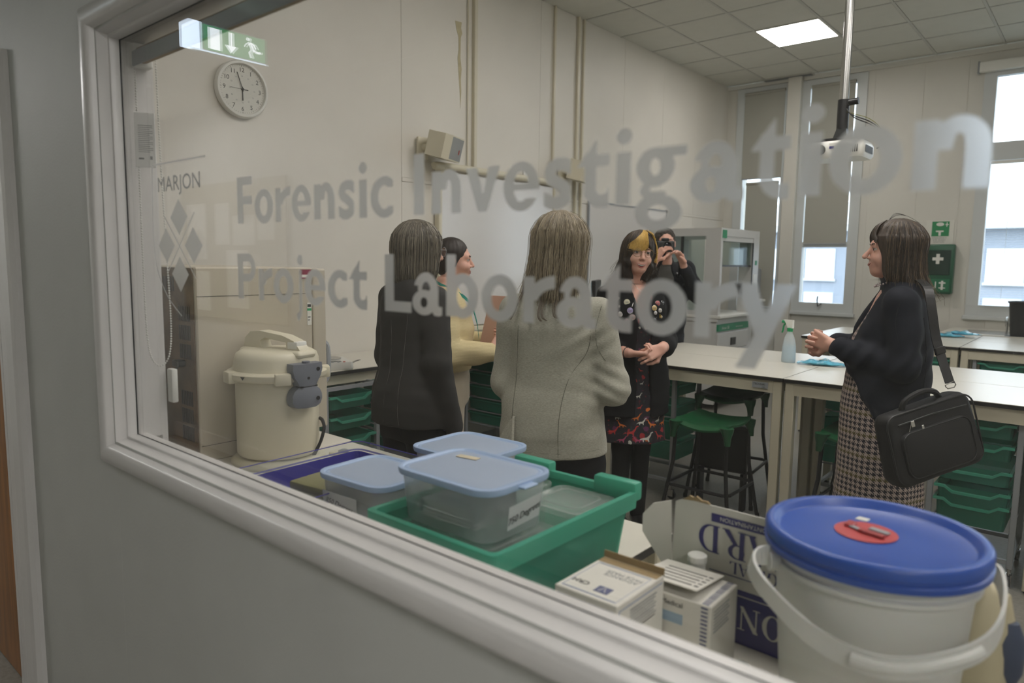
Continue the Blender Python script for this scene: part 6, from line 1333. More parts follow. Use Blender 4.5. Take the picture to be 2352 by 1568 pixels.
# dinosaur-and-flower print: colour splotches on a near-black ground, larger near the hem
M['print'] = bpy.data.materials.new('printed_dress_cloth'); M['print'].use_nodes = True; nt = M['print'].node_tree; bs = nt.nodes['Principled BSDF']; bs.inputs['Roughness'].default_value = .8
tcn = nt.nodes.new('ShaderNodeTexCoord')
def vor(scale, thr, ramp, seed):
    mp = nt.nodes.new('ShaderNodeMapping'); mp.inputs['Location'].default_value = (seed, seed*1.7, seed*.3); nt.links.new(tcn.outputs['Object'], mp.inputs[0])
    nz = nt.nodes.new('ShaderNodeTexNoise'); nz.inputs['Scale'].default_value = scale*1.6; nt.links.new(mp.outputs[0], nz.inputs[0])
    ad = nt.nodes.new('ShaderNodeMixRGB'); ad.blend_type = 'ADD'; ad.inputs[0].default_value = .035*18/scale; nt.links.new(mp.outputs[0], ad.inputs[1]); nt.links.new(nz.outputs['Color'], ad.inputs[2])
    v = nt.nodes.new('ShaderNodeTexVoronoi'); v.inputs['Scale'].default_value = scale; nt.links.new(ad.outputs[0], v.inputs[0])
    lt_ = nt.nodes.new('ShaderNodeMath'); lt_.operation = 'LESS_THAN'; lt_.inputs[1].default_value = thr; nt.links.new(v.outputs['Distance'], lt_.inputs[0])
    sp2 = nt.nodes.new('ShaderNodeSeparateColor'); nt.links.new(v.outputs['Color'], sp2.inputs[0]); rp = nt.nodes.new('ShaderNodeValToRGB'); rp.color_ramp.interpolation = 'CONSTANT'
    while len(rp.color_ramp.elements) < len(ramp): rp.color_ramp.elements.new(.5)
    for i, (p, c) in enumerate(ramp): rp.color_ramp.elements[i].position = p; rp.color_ramp.elements[i].color = lin(c)
    nt.links.new(sp2.outputs[0], rp.inputs[0]); return lt_.outputs[0], rp.outputs[0]
base = lin((30, 28, 36)); cur = None
for sc_, th_, rp_, sd in ((60, .30, [(0, (52, 40, 60)), (.3, (40, 60, 56)), (.6, (90, 34, 44)), (.85, (28, 26, 34))], 3.1), (24, .34, [(0, (150, 40, 44)), (.25, (30, 28, 36)), (.45, (206, 110, 40)), (.6, (96, 40, 78)), (.75, (30, 28, 36)), (.9, (190, 190, 180))], 1.3)):
    f_, c_ = vor(sc_, th_, rp_, sd); mx = nt.nodes.new('ShaderNodeMixRGB'); nt.links.new(f_, mx.inputs[0]); nt.links.new(c_, mx.inputs[2])
    if cur is None: mx.inputs[1].default_value = base
    else: nt.links.new(cur, mx.inputs[1])
    cur = mx.outputs[0]
nt.links.new(cur, bs.inputs['Base Color'])
dtab = [(.505, .190, .150, 0), (.60, .182, .145, 0), (.75, .178, .140, 0), (.90, .165, .130, 0), (1.04, .140, .112, .005), (1.14, .145, .120, .014), (1.22, .150, .120, .012), (1.30, .150, .095, -.005), (1.345, .125, .080, -.012), (1.38, .07, .06, -.015)]
def dressD(P):
    d = prof(P, dtab, 2.1, lambda th, z: np.clip((.95-z)*.05, 0, .02)*np.sin(th*9)); v = np.maximum(np.abs(P[:, 0])-(P[:, 2]-1.205)*.38, .02-P[:, 1]); return sub(d, v, .006)+wrinkle(P, .003, 20, 2)
sdf_obj('dress', dressD, (-.24, -.20, .49), (.24, .20, 1.40), .0085, M['print'], D_)
ctab = [(.655, .208, .168, -.012), (.80, .204, .160, -.012), (.95, .188, .148, -.008), (1.06, .165, .130, .0), (1.16, .168, .134, .010), (1.25, .172, .128, .006), (1.315, .168, .102, -.006), (1.36, .130, .082, -.014), (1.40, .078, .066, -.018)]
dR = [(.155, -.01, 1.30), (.20, -.03, 1.05), (.135, .115, 1.01)]; dL = [(-.155, -.01, 1.30), (-.205, -.03, 1.04), (-.135, .12, 1.03)]
def cardD(P):
    d = prof(P, ctab, 2.2); d = sub(d, np.maximum(np.abs(P[:, 0]+.01)-(.036+.02*np.clip((1.0-P[:, 2])*1.2, 0, 1)+np.clip((P[:, 2]-1.2)*.18, 0, .05)), -P[:, 1]+.02), .008)
    for s_ in (dR, dL): d = su(d, chain_fn(P, s_, [.060, .056, .052]), .02)
    return d+wrinkle(P, .005, 20, 12)
sdf_obj('jacket', cardD, (-.30, -.22, .63), (.30, .22, 1.43), .008, M['cardigan'], D_)
sdf_obj('tights', legs_fn(.050, .082, .054, .042, (.9, .12, .10)), (-.19, -.14, .02), (.19, .14, .99), .011, M['tights'], D_)
# clasped hands: left palm over the right knuckles, fingers wrapped
rh = hand_caps((.085, .185, 1.005), (-1, .45, -.05), (-.25, -.3, 1), -1, (.75, .95, .6), .8, 1.0); lh = hand_caps((-.080, .205, 1.03), (1, .30, -.28), (.1, -.95, -.35), 1, (.45, .85, .55), .7, 1.0)
pr_ = [(hand_mesh(rh, ((.088, .18, 1.006), (.135, .115, 1.012), .025, .036))+(None,)), (hand_mesh(lh, ((-.083, .20, 1.031), (-.14, .11, 1.035), .025, .036))+(None,)),
       (mesh_sdf(lambda P: sub(prof(P, [(1.12, .12, .105, .010), (1.2, .138, .108, .010), (1.29, .14, .088, -.003), (1.335, .115, .075, -.010), (1.365, .065, .058, -.015), (1.42, .046, .050, -.008), (1.45, .046, .048, -.004)]), cap(P, (0, .135, 1.13), (0, .14, 1.22), .012), .01), (-.2, -.15, 1.1), (.2, .16, 1.46), .008)+(None,))]
body_mesh(D_, pr_, M['skinrosy'], M['lipsred'], hD, (1.0, .98, .85)); face_parts(D_, hD, teeth=(.98, .85, .0265, 1.0), brow=mat('dark_brow', (60, 42, 32), .8))
glasses(D_, hD, M['wire'], .0225, .0011)
MB().tube([(.135, .12, 1.012), (.12, .135, 1.010)], .0375, 16).build('sleeve_cuff', M['cardigan'], D_, smooth=True)
tt = MB()
for k in range(9):
    a = k*.7; tt.tube([(.118+.012*math.cos(a)-.003*k, .150+.004*k, 1.028-.006*(k % 3)), (.112-.003*k, .158+.004*k, 1.034-.004*((k+1) % 3)), (.105-.003*k, .152+.005*k, 1.030)], .0012, 4)
tt.build('forearm_tattoo', mat('tattoo_ink', (80, 62, 58), .6), D_)
MB().tube([(.088+.0270*0, .183, 1.006), ], .01, 4) if False else None
wb_ = MB(); q_ = Vector((.047, -.07, .006)).normalized(); _, s1, s2 = frame_from(q_)
wb_.tube([Vector((.097, .168, 1.007))+(s1*math.cos(a)+s2*math.sin(a))*.0285 for a in [2*PI*k/20 for k in range(20)]], .0022, 6, True); wb_.build('hair_tie_bracelet', M['black'], D_, smooth=True)
nk = MB(); nk.tube(bez([(-.058, .012, 1.405), (-.045, .060, 1.375), (0, .105, 1.325), (.045, .060, 1.375), (.058, .012, 1.405)], 6), .0010, 5); nk.build('necklace', M['steel'], D_)
for s in (-1, 1): MB().tube([Matrix(hD) @ Vector((s*.081, .0, -.035)), Matrix(hD) @ Vector((s*.083, .002, -.055))], .004, 8).build('earring', M['steel'], D_)
# badges on both fronts
bcol = [(200, 196, 170), (150, 140, 180), (190, 188, 186), (150, 130, 128), (170, 120, 140), (176, 96, 96), (196, 168, 110), (180, 178, 170), (60, 60, 62), (90, 92, 96), (160, 60, 80)]
def badge(x, z, r, c):
    T = np.linspace(0, .4, 200); P = np.stack([np.full(200, x), .3-T, np.full(200, z)], 1); h_ = cardD(P) < 0
    if not h_.any(): return
    y = P[np.argmax(h_), 1]; R = Matrix.Translation((x, y, z)) @ Matrix.Rotation(-PI/2+(.15), 4, 'X') @ Matrix.Rotation(x*2.2, 4, 'Y')
    b = MB().lathe([(r, 0), (r, .002), (r*.85, .0036), (0, .0042)], 20, M=R).build('badge', mat('badge_face', c, .25), D_, smooth=True, sharp=50)
    MB().tube([R @ Vector((r*.96*math.cos(a), r*.96*math.sin(a), .0022)) for a in [2*PI*k/20 for k in range(20)]], .0008, 5, True).build('badge_rim', M['steel'], b); MB().box(-r*.5, r*.5, -r*.12, r*.12, .0040, .0046, M=R).build('badge_mark', M['inkgrey'], b)
for x, z, r, c in ((.085, 1.268, .0165, 0), (.125, 1.285, .009, 7), (.072, 1.225, .0165, 1), (.118, 1.205, .0145, 2), (.058, 1.190, .0165, 3), (.085, 1.170, .012, 4), (.125, 1.245, .006, 2), (-.085, 1.262, .015, 5), (-.062, 1.238, .0150, 6), (-.098, 1.225, .0125, 7), (-.068, 1.212, .010, 2), (-.120, 1.265, .010, 8), (-.040, 1.200, .008, 10), (-.062, 1.175, .011, 9), (-.11, 1.19, .008, 6), (-.052, 1.265, .009, 2)): badge(x, z, r, bcol[c])
def pin(pts, m, name='enamel_pin'): 
    T = np.linspace(0, .4, 160); out = []
    for x, z in pts:
        P = np.stack([np.full(160, x), .3-T, np.full(160, z)], 1); h_ = cardD(P) < 0
        if h_.any(): out.append((x, P[np.argmax(h_), 1]+.002, z))
    if len(out) > 1: MB().tube(out, .0018, 5).build(name, m, D_)
pin([(.052, 1.265), (.062, 1.245)], M['steel']); pin([(-.100, 1.205), (-.100, 1.185)], mat('yellow_enamel', (206, 168, 40), .4)); pin([(-.045, 1.190), (-.075, 1.188)], M['steel'])
# pale dinosaur figures and coloured ones along the hem, as raised print
dino = [(-1, .0), (-.7, .35), (-.35, .5), (.1, .55), (.45, .95), (.6, 1.35), (.9, 1.45), (.95, 1.3), (.7, 1.2), (.6, .8), (.35, .3), (.38, -.2), (.28, -.2), (.15, .15), (-.25, .15), (-.3, -.2), (-.4, -.2), (-.45, .2), (-.75, .15)]
def dino_at(th, z, s, m, flip=1, up=0):
    P0 = []
    for a, b in dino:
        t = th+flip*a*s/.17; zz_ = z+b*s*.8; A_ = np.interp(zz_, [r[0] for r in dtab], [r[1] for r in dtab]); B_ = np.interp(zz_, [r[0] for r in dtab], [r[2] for r in dtab])
        Rr = np.linspace(1.25, .8, 120); Q = np.stack([A_*Rr*math.cos(t), B_*Rr*math.sin(t), np.full(120, zz_)], 1); h_ = dressD(Q) < 0; k = np.argmax(h_); P0.append(Q[max(k-1, 0)]*np.array([1.006, 1.006, 1]))
    raw('print_figure', [tuple(p) for p in P0], [tuple(range(len(P0)))], m, D_)
mo_, mw_, mp_, mr_ = mat('print_orange', (206, 112, 44), .8), mat('print_bone', (196, 196, 186), .8), mat('print_pink', (166, 70, 104), .8), mat('print_red', (176, 54, 52), .8)
for th, z, s, m_, fl in ((1.95, .60, .026, mo_, -1), (1.62, .615, .022, mw_, 1), (1.30, .56, .030, mr_, 1), (1.75, .525, .030, mw_, 1), (1.5, .52, .022, mp_, -1), (1.05, .52, .022, mp_, 1), (2.25, .53, .028, mr_, -1), (1.0, .60, .022, mo_, -1), (1.45, .64, .022, mo_, 1), (2.2, .62, .018, mw_, 1), (.75, .56, .026, mr_, 1), (1.50, .76, .020, mw_, 1), (1.54, .70, .016, mr_, 1), (1.56, .90, .014, mr_, -1), (1.60, .83, .012, mw_, 1), (2.5, .60, .024, mo_, 1), (.85, .64, .018, mw_, -1)): dino_at(th, z, s*(1.35 if z < .66 else 1.1), m_, fl)
def hairD(P):
    d = ell(P, (0, -.012, .038), (.090, .108, .094)); d = su(d, prof(P, [(-.15, .085, .070, -.03), (-.11, .104, .085, -.025), (-.05, .105, .098, -.018), (.02, .094, .102, -.014), (.06, .08, .09, -.012)]), .03)
    d = sub(d, ell(P, (0, .125, -.045), (.070, .088, .105)), .010); d = sub(d, cap(P, (0, .10, -.10), (0, .07, -.20), .075), .01)
    return d+.004*np.sin(P[:, 2]*75+4*np.arctan2(P[:, 1], P[:, 0]))*np.clip((.03-P[:, 2])*12, 0, 1)
M['hairD'] = mat('dark_wavy_hair', (48, 40, 34), .5, noise=(60, .35), stretch=(5, 5, 1)); M['hairDl'] = mat('brown_strand', (92, 72, 48), .45); M['hairY'] = mat('yellow_fringe', (192, 158, 84), .5, noise=(120, .2), stretch=(4, 1, .5)); M['hairY2'] = mat('yellow_strand', (214, 178, 92), .45)
hO = hair_obj(hairD, (-.13, -.14, -.17), (.13, .12, .145), hD, M['hairD'], D_, .0055)
skd = lambda t, z: (abs(t-PI/2) < .78 and z < .055)
strands('hair_strands', hairD, hD, hO, M['hairD'], 500, .133, (-.185, -.12), seed=21, skip=skd, flip=1.2, wav=.16, jitter=.12, r=.0009); strands('hair_strands', hairD, hD, hO, M['hairDl'], 220, .133, (-.17, -.10), seed=22, skip=skd, flip=1.2, wav=.16, jitter=.12, r=.0008)
# swept yellow fringe
fr = MB(); rs3 = np.random.RandomState(5)
for k in range(300):
    u = rs3.rand(); x0 = -.022+.022*rs3.rand(); x1 = .066-.092*u+rs3.normal()*.004; z1 = .026+.004*math.sin(u*9)+rs3.normal()*.004; a_ = .0+.7*(1-u)
    pts = bez([(x0, .036, .1285), (x0*.6+x1*.25, .072, .107), (x0*.25+x1*.65+.008*a_, .0925-.004*a_, .072), (x1+.004, .0935-abs(x1)**2*4.5, z1+.014), (x1+.009, .090-abs(x1)**2*5, z1-.008)], 4)
    fr.tube([Matrix(hD) @ (p+Vector((0, .0035*rs3.rand(), 0))) for p in pts], .0013, 4)
fr.build('fringe', M['hairY'], hO, 'yellow dyed fringe swept across the forehead', smooth=True)
fr = MB()
for k in range(60):
    pts = bez([(-.015, .045, .127), (-.05, .055, .108), (-.080, .050, .05), (-.090, .042, .0), (-.088+.01*rs3.normal()*.5, .040, -.04)], 4); fr.tube([Matrix(hD) @ (p+Vector((rs3.normal()*.002, rs3.normal()*.006, rs3.normal()*.003))) for p in pts], .0009, 4)
fr.build('side_strands', M['hairY2'], hO); shoe(D_, .050, .02, .06); shoe(D_, -.050, .02, -.06)
# ---------------------------------------------------------- photographer behind her
Ep = thing('person', 'man in black jacket photographing from behind the woman with the fringe', 'person', (-2.80, 5.16, 0), rotz(-1, .05))
hE = headM(.0, .05, 1.66, -6, 4, 4, 1.0)
M['blackjacket'] = fabric('black_jacket_cloth', (27, 29, 34), .7, 120, .06, .1)
eL = [(-.180, -.01, 1.46), (-.285, .06, 1.25), (-.115, .225, 1.455)]; eR = [(.180, -.01, 1.46), (.27, .05, 1.24), (.16, .24, 1.46)]
etab = [(.86, .195, .135, 0), (1.0, .190, .130, 0), (1.15, .20, .135, .004), (1.30, .21, .135, .006), (1.42, .205, .115, -.005), (1.475, .165, .092, -.015), (1.52, .085, .075, -.012), (1.555, .075, .07, -.005)]
def jackE(P):
    d = prof(P, etab, 2.3)
    for s_ in (eL, eR): d = su(d, chain_fn(P, s_, [.078, .068, .046]), .03)
    d = sub(d, np.maximum(np.abs(P[:, 0])-.05, -P[:, 1]+.06), .01); return d+wrinkle(P, .008, 17, 9)
sdf_obj('jacket', jackE, (-.40, -.20, .84), (.40, .34, 1.58), .010, M['blackjacket'], Ep)
sdf_obj('shirt', lambda P: prof(P, [(.95, .15, .11, .005), (1.15, .16, .118, .008), (1.35, .16, .115, .01), (1.46, .13, .09, -.005), (1.52, .07, .065, -.005)])+wrinkle(P, .003, 20, 4), (-.2, -.15, .93), (.2, .16, 1.54), .012, fabric('grey_tshirt', (96, 96, 94), .9, 200, .1), Ep)
sdf_obj('trousers', legs_fn(.095, .10, .07, .055, (.92, .165, .125)), (-.22, -.17, .01), (.22, .17, 1.0), .013, fabric('navy_denim', (34, 38, 52), .85, 200, .1), Ep)
lhE = hand_caps((-.095, .250, 1.495), (.45, .30, .85), (.35, .15, -.2), 1, (.35, .55, .5), .6, 1.08); rhE = hand_caps((.125, .25, 1.53), (-.45, .3, .85), (-1, -.2, 0), -1, (.5, .6, .6), .7, 1.08)
pr_ = [(hand_mesh(lhE, ((-.097, .247, 1.49), (-.115, .225, 1.455), .027, .034), .0036)+(None,)), (hand_mesh(rhE, ((.127, .247, 1.525), (.15, .24, 1.48), .027, .034), .0036)+(None,))]
body_mesh(Ep, pr_, M['skinrosy'], M['lips'], hE, (0, 1.05, 1.15)); face_parts(Ep, hE)
def hairE(P):
    d = ell(P, (0, -.020, .045), (.083, .098, .090)); d = sub(d, ell(P, (0, .115, -.03), (.092, .085, .120)), .01); d = sub(d, ell(P, (0, .04, -.10), (.12, .12, .085)), .01)
    return d+.0045*np.sin(P[:, 0]*170+2*np.sin(P[:, 1]*90))*np.sin(P[:, 1]*150)*np.sin(P[:, 2]*160+1)
M['hairE'] = mat('curly_dark_grey_hair', (58, 52, 46), .8, noise=(80, .5)); hair_obj(hairE, (-.11, -.14, -.06), (.11, .12, .16), hE, M['hairE'], Ep, .0045, .001); shoe(Ep, .10, .02, .12); shoe(Ep, -.10, .02, -.12)
MB().tube(bez([(.07, .02, 1.53), (.10, .12, 1.45), (.08, .22, 1.50), (.05, .26, 1.60)], 6), .010, 6).tube(bez([(-.07, .02, 1.53), (-.09, .10, 1.42), (-.08, .20, 1.44), (-.06, .24, 1.58)], 6), .010, 6).build('camera_strap', M['black'], Ep)
pc = thing('camera', 'black camera held up in front of his face', 'camera', (-2.80, 5.16, 0), rotz(-1, .05))
Mc = Matrix.Translation((.035, .175, 1.640)) @ Matrix.Rotation(-.06, 4, 'Z')
MB().box(-.066, .066, -.03, .02, -.045, .04, .010, 3, Mc).box(-.028, .028, -.03, .022, .035, .062, .008, 2, Mc).box(-.068, -.035, -.02, .045, -.045, .036, .010, 3, Mc).build('body', M['black'], pc, smooth=True)
MB().lathe([(.036, .018), (.038, .05), (.034, .055), (.036, .10), (.033, .104), (.030, .102), (.026, .09), (0, .088)], 32, M=Mc @ Matrix.Rotation(-PI/2, 4, 'X')).build('lens', M['dark'], pc, smooth=True, sharp=40)
MB().lathe([(.026, .091), (.014, .094), (0, .095)], 24, M=Mc @ Matrix.Rotation(-PI/2, 4, 'X')).build('front_glass', mat('lens_glass', (12, 14, 24), .05), pc, smooth=True)
# ---------------------------------------------------------- woman with shoulder bag (profile, right)
Fw = thing('person', 'woman in profile with brown hair, navy jacket, houndstooth dress and shoulder bag', 'person', (-.700, 3.318, 0), rotz(.34, -.94))
hF = headM(.0, .022, 1.568, 3, 1, 0, .985)
M['navyjacket'] = fabric('navy_jacket_cloth', (24, 27, 37), .75, 120, .05, .1)
ftab = [(.86, .19, .165, .028), (.93, .195, .170, .028), (1.03, .195, .170, .024), (1.13, .19, .160, .016), (1.24, .18, .140, .008), (1.32, .17, .115, -.004), (1.375, .145, .095, -.012), (1.42, .110, .082, -.02), (1.47, .07, .068, -.012)]
fL = [(-.150, .005, 1.350), (-.200, -.012, 1.10), (-.10, .205, 1.155)]; fR = [(.150, .0, 1.350), (.21, -.01, 1.10), (.10, .205, 1.15)]
def jackF(P):
    d = prof(P, ftab, 2.2)
    for s_ in (fL, fR): d = su(d, chain_fn(P, s_, [.066, .062, .050]), .025)
    d = sub(d, np.maximum(np.abs(P[:, 0])-(.030+.05*np.clip((1.05-P[:, 2])*2.2, 0, 1)+np.clip((P[:, 2]-1.25)*.25, 0, .05)), -P[:, 1]+.06), .01)
    d = np.maximum(d, -np.maximum((.075+(P[:, 2]-.88)*.55)-P[:, 1], P[:, 2]-1.115))
    fw_ = .006*np.exp(-((P[:, 2]-1.13)/.06)**2)*np.sin(P[:, 1]*95+P[:, 2]*60)*np.clip(-P[:, 0]*8, 0, 1)
    return np.maximum(d+wrinkle(P, .009, 15, 15)+fw_, np.where((np.abs(P[:, 0]) < .25), .875-.10*np.clip(-P[:, 1], 0, .2)-P[:, 2], -1))
for pts in ([(-.5, .02, 1.36), (-.5, .03, 1.28), (-.5, .015, 1.20)], [(-.5, -.08, 1.30), (-.5, -.10, 1.15), (-.5, -.10, .98)]): surf_line(jackF, [tuple(p) for p in bez(pts, 6)], (0, 0, 0), (1, 0, 0), mat('navy_seam', (14, 16, 24), .8), Fw, 'seam', .0016)
sdf_obj('jacket', jackF, (-.34, -.27, .82), (.34, .30, 1.50), .0085, M['navyjacket'], Fw)
M['hound'] = bpy.data.materials.new('houndstooth_cloth'); M['hound'].use_nodes = True; nt = M['hound'].node_tree; bs = nt.nodes['Principled BSDF']; bs.inputs['Roughness'].default_value = .85
tcn = nt.nodes.new('ShaderNodeUVMap') if False else nt.nodes.new('ShaderNodeTexCoord'); sx_ = nt.nodes.new('ShaderNodeSeparateXYZ'); nt.links.new(tcn.outputs['Object'], sx_.inputs[0])
def mth(op, a, b=None, c=None):
    n_ = nt.nodes.new('ShaderNodeMath'); n_.operation = op
    for i, v in enumerate((a, b, c)):
        if v is None: continue
        if isinstance(v, (int, float)): n_.inputs[i].default_value = v
        else: nt.links.new(v, n_.inputs[i])
    return n_.outputs[0]
ang = mth('ARCTAN2', sx_.outputs[1], sx_.outputs[0]); U_ = mth('MULTIPLY', ang, 4/(2*math.pi)*13); V_ = mth('MULTIPLY', sx_.outputs[2], 1/.0222)
fu_, fv_ = mth('FRACT', U_), mth('FRACT', V_); hu, hv2 = mth('LESS_THAN', fu_, .5), mth('LESS_THAN', fv_, .5)
tw = mth('LESS_THAN', mth('FRACT', mth('MULTIPLY', mth('ADD', U_, V_), 2.0)), .5)
# dark where both bands are dark, twill where only one is
both = mth('MULTIPLY', hu, hv2); xr = mth('ABSOLUTE', mth('SUBTRACT', hu, hv2)); dk = mth('ADD', both, mth('MULTIPLY', xr, tw))
row = mth('LESS_THAN', mth('FRACT', mth('MULTIPLY', V_, .25)), .25)
mxa = nt.nodes.new('ShaderNodeMixRGB'); mxa.inputs[1].default_value = lin((34, 32, 44)); mxa.inputs[2].default_value = lin((88, 82, 46)); nt.links.new(row, mxa.inputs[0])
mxb = nt.nodes.new('ShaderNodeMixRGB'); mxb.inputs[1].default_value = lin((182, 166, 158)); nt.links.new(mxa.outputs[0], mxb.inputs[2]); nt.links.new(dk, mxb.inputs[0]); nt.links.new(mxb.outputs[0], bs.inputs['Base Color'])
fd = [(.30, .20, .180, .02), (.45, .192, .175, .02), (.60, .186, .170, .02), (.78, .182, .165, .024), (.92, .18, .162, .026), (1.05, .165, .150, .024), (1.2, .16, .145, .012), (1.32, .14, .10, -.008), (1.40, .08, .07, -.014)]
dressF = lambda P: prof(P, fd, 2.1, lambda th, z: np.clip((1.0-z)*.06, 0, .035)*np.sin(th*8+z*3))+wrinkle(P, .002, 15, 6)
sdf_obj('dress', dressF, (-.26, -.24, .28), (.26, .26, 1.42), .010, M['hound'], Fw); sdf_obj('tights', legs_fn(.075, .085, .058, .045, (.9, .12, .10)), (-.19, -.14, .03), (.19, .14, .99), .013, M['tights'], Fw)
lhF = hand_caps((-.070, .245, 1.165), (.62, .85, .30), (1, -.35, .05), 1, (.55, .9, .6), .2, 1.0, .04); rhF = hand_caps((.055, .245, 1.155), (-.55, .90, .25), (-1, -.35, .05), -1, (.45, .85, .6), .3, 1.0, .10)
pr_ = [(hand_mesh(lhF, ((-.075, .24, 1.164), (-.11, .20, 1.155), .026, .033))+(None,)), (hand_mesh(rhF, ((.06, .24, 1.154), (.10, .20, 1.15), .026, .033))+(None,)),
       (mesh_sdf(lambda P: prof(P, [(1.22, .13, .12, .010), (1.32, .145, .10, -.005), (1.38, .12, .085, -.012), (1.42, .07, .062, -.012), (1.47, .050, .054, -.004), (1.5, .049, .052, .0)]), (-.2, -.15, 1.2), (.2, .16, 1.51), .009)+(None,))]
body_mesh(Fw, pr_, M['skinrosy'], M['lipsred'], hF, (.8, 1.02, 1.15)); face_parts(Fw, hF, teeth=(1.02, 1.15, .022, .45))
def hairF(P):
    d = ell(P, (0, -.014, .040), (.093, .112, .096)); d = su(d, prof(P, [(-.22, .085, .050, -.095), (-.17, .108, .075, -.065), (-.11, .106, .098, -.036), (-.03, .101, .106, -.018), (.05, .09, .10, -.012)]), .03)
    d = sub(d, ell(P, (0, .140, -.055), (.100, .106, .145)), .012); return sub(d, cap(P, (0, .11, -.10), (0, .07, -.21), .080), .01)
M['hairF'] = mat('brown_hair', (64, 52, 42), .5, noise=(60, .3), stretch=(6, 6, .6)); M['hairF1'] = mat('brown_hair_light', (112, 94, 72), .45); M['hairF2'] = mat('brown_hair_dark', (42, 34, 28), .45)
hO = hair_obj(hairF, (-.13, -.16, -.235), (.13, .12, .145), hF, M['hairF'], Fw)
skf = lambda t, z: (abs(t-PI/2) < .92 and z < .085)
for m_, n_, sd, fl_ in ((M['hairF'], 700, 31, .4), (M['hairF2'], 420, 32, .4), (M['hairF1'], 260, 33, 1.6)): strands('hair_strands', hairF, hF, hO, m_, n_, .134, (-.25, -.17), seed=sd, skip=skf, flip=fl_, wav=.05, jitter=.07)
fr = MB()
for k in range(90):
    s = rs3.choice([-1, 1]); x0 = s*rs3.uniform(.0, .05); pts = bez([(x0*.3, .04, .127), (x0*.9, .070, .105), (x0*1.2, .086, .070), (x0*1.4+s*.010, .082, .040+rs3.normal()*.004)], 4); fr.tube([Matrix(hF) @ p for p in pts], .0015, 5)
fr.build('fringe', M['hairF'], hO, smooth=True)
fly = MB()
for k in range(5): fly.tube([Matrix(hF) @ p for p in bez([(.0, .03, .128), (.01*k, .0, .148+.003*k), (.0, -.04, .145), (.01, -.09, .118)], 5)], .0006, 4)
fly.build('loose_strands', M['hairF2'], hO)
nf = MB()
for k in range(26):
    a = -2.4+4.8*k/25; x = .068*math.sin(a); y = .015+.066*math.cos(a); z = 1.452-.035*math.cos(a); nf.lathe([(0, -.005), (.005, 0), (0, .005)], 6, (x*1.05, y*1.05, z))
nf.build('bead_necklace', mat('pale_beads', (190, 176, 176), .4, noise=(90, .5)), Fw)
sp3 = MB().box(.02, .04, .19, .212, 1.15, 1.19, .006, 1).build('floral_brooch', mat('coral_print', (190, 120, 104), .7, noise=(120, .6)), Fw)
for s in (-1, 1): shoe(Fw, s*.075, .0, -s*.08, .05)
# shoulder bag ----------------------------------------------------------------
M['bag'] = fabric('black_bag_nylon', (23, 23, 24), .6, 120, .05, .15, spec=.35)
bg = thing('shoulder_bag', 'large black laptop bag hanging at her back from a shoulder strap', 'bag', (0, 0, 0))
cB = Vector((-.490, 3.000, .862)); uB = Vector((.215, .300, .088)).normalized(); vB = Vector((-.085, -.06, .26)); vB = (vB-uB*vB.dot(uB)).normalized(); nB = uB.cross(vB)
if nB.dot(Vector((.65, -.76, 0))) < 0: nB = -nB
bg.matrix_world = Matrix(((uB.x, vB.x, nB.x, cB.x), (uB.y, vB.y, nB.y, cB.y), (uB.z, vB.z, nB.z, cB.z), (0, 0, 0, 1))); bg.scale = (1, 1, 1)
rings = []
for zz_, sc_ in ((-.045, .90), (-.040, .97), (-.02, 1.0), (.02, 1.0), (.034, .97), (.040, .90)): rings.append([(x*sc_*(1-.06*(y > 0)), y*sc_+.006*math.sin(x*14), zz_+.004*math.sin(x*20+y*14)) for x, y, _ in rrect(.40, .275, .045, 6)])
MB().rloop(rings).build('body', M['bag'], bg, smooth=True, sharp=60)
rings = [[(x*s_, -.028+y*s_, z_) for x, y, _ in rrect(.31, .18, .04, 6)] for z_, s_ in ((.036, 1.0), (.050, .97), (.054, .90))]
MB().rloop(rings).build('front_pocket', M['bag'], bg, smooth=True, sharp=60)
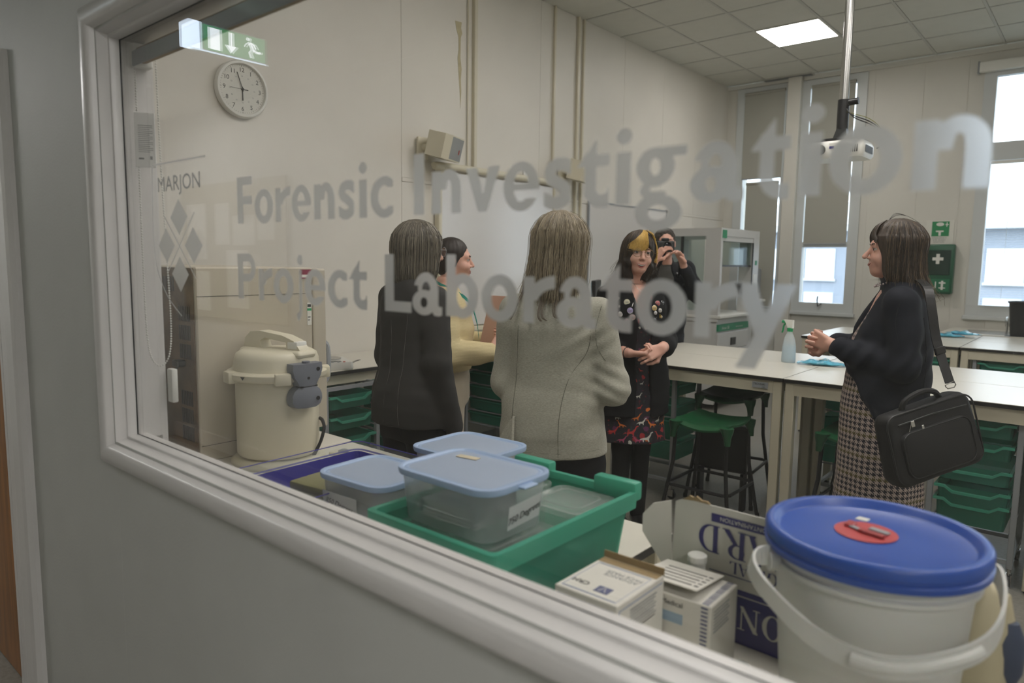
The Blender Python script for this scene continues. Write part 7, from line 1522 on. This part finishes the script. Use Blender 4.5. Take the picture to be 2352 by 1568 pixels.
MB().tube([(x, y, .036) for x, y, _ in rrect(.385, .262, .045, 6)], .0035, 6, True).tube([(x, y-.028, .052) for x, y, _ in rrect(.30, .17, .04, 6)], .0022, 6, True).build('piping', M['black'], bg, smooth=True)
MB().tube([(-.15, .095, .043), (.0, .100, .045), (.155, .092, .043)], .003, 6).build('zip', M['dark'], bg); MB().box(-.10, -.085, .075, .098, .045, .050, .001, 1).box(-.065, -.055, .06, .075, .055, .058, .001, 1).tube([(-.12, .065, .055), (-.105, .085, .052), (-.098, .095, .048)], .0015, 5).build('zip_pull', M['steel'], bg)
MB().tube(bez([(-.09, .125, .0), (-.075, .165, .012), (.0, .182, .016), (.06, .165, .012), (.085, .125, .0)], 6), .011, 8).build('carry_handle', M['bag'], bg, smooth=True)
inv = bg.matrix_world.inverted()
def strip(pts, w, t, wd):
    r_ = []
    for i, p in enumerate(pts):
        a = pts[max(i-1, 0)]; b = pts[min(i+1, len(pts)-1)]; d = (b-a).normalized(); s_ = wd - d*wd.dot(d); s_.normalize(); n_ = d.cross(s_); r_.append([tuple(p+s_*w*q+n_*t*k) for q, k in ((-1, -1), (1, -1), (1, 1), (-1, 1))])
    return r_
cam_r = Vector((.762, .648, 0))
st = bez([(-.700+.03, 3.318-.02, 1.462), (-.640, 3.275, 1.463), (-.575, 3.230, 1.425), (-.548, 3.195, 1.35), (-.515, 3.165, 1.215), (-.452, 3.115, 1.062)], 6)
MB().rloop(strip([inv @ p for p in st], .0185, .0016, inv.to_3x3() @ cam_r)).build('strap', M['black'], bg)
p0 = inv @ Vector((-.500, 3.153, 1.180)); MB().box(p0.x-.023, p0.x+.023, p0.y-.014, p0.y+.014, p0.z-.006, p0.z+.006, .003, 2).build('buckle', M['black'], bg)
rc = inv @ st[-1]; MB().tube([rc+Vector(p) for p in ((-.022, -.002, 0), (.020, .004, 0), (.024, -.012, 0), (.014, -.020, 0), (-.014, -.018, 0), (-.022, -.008, 0))], .0022, 6, True).build('ring', M['steel'], bg)
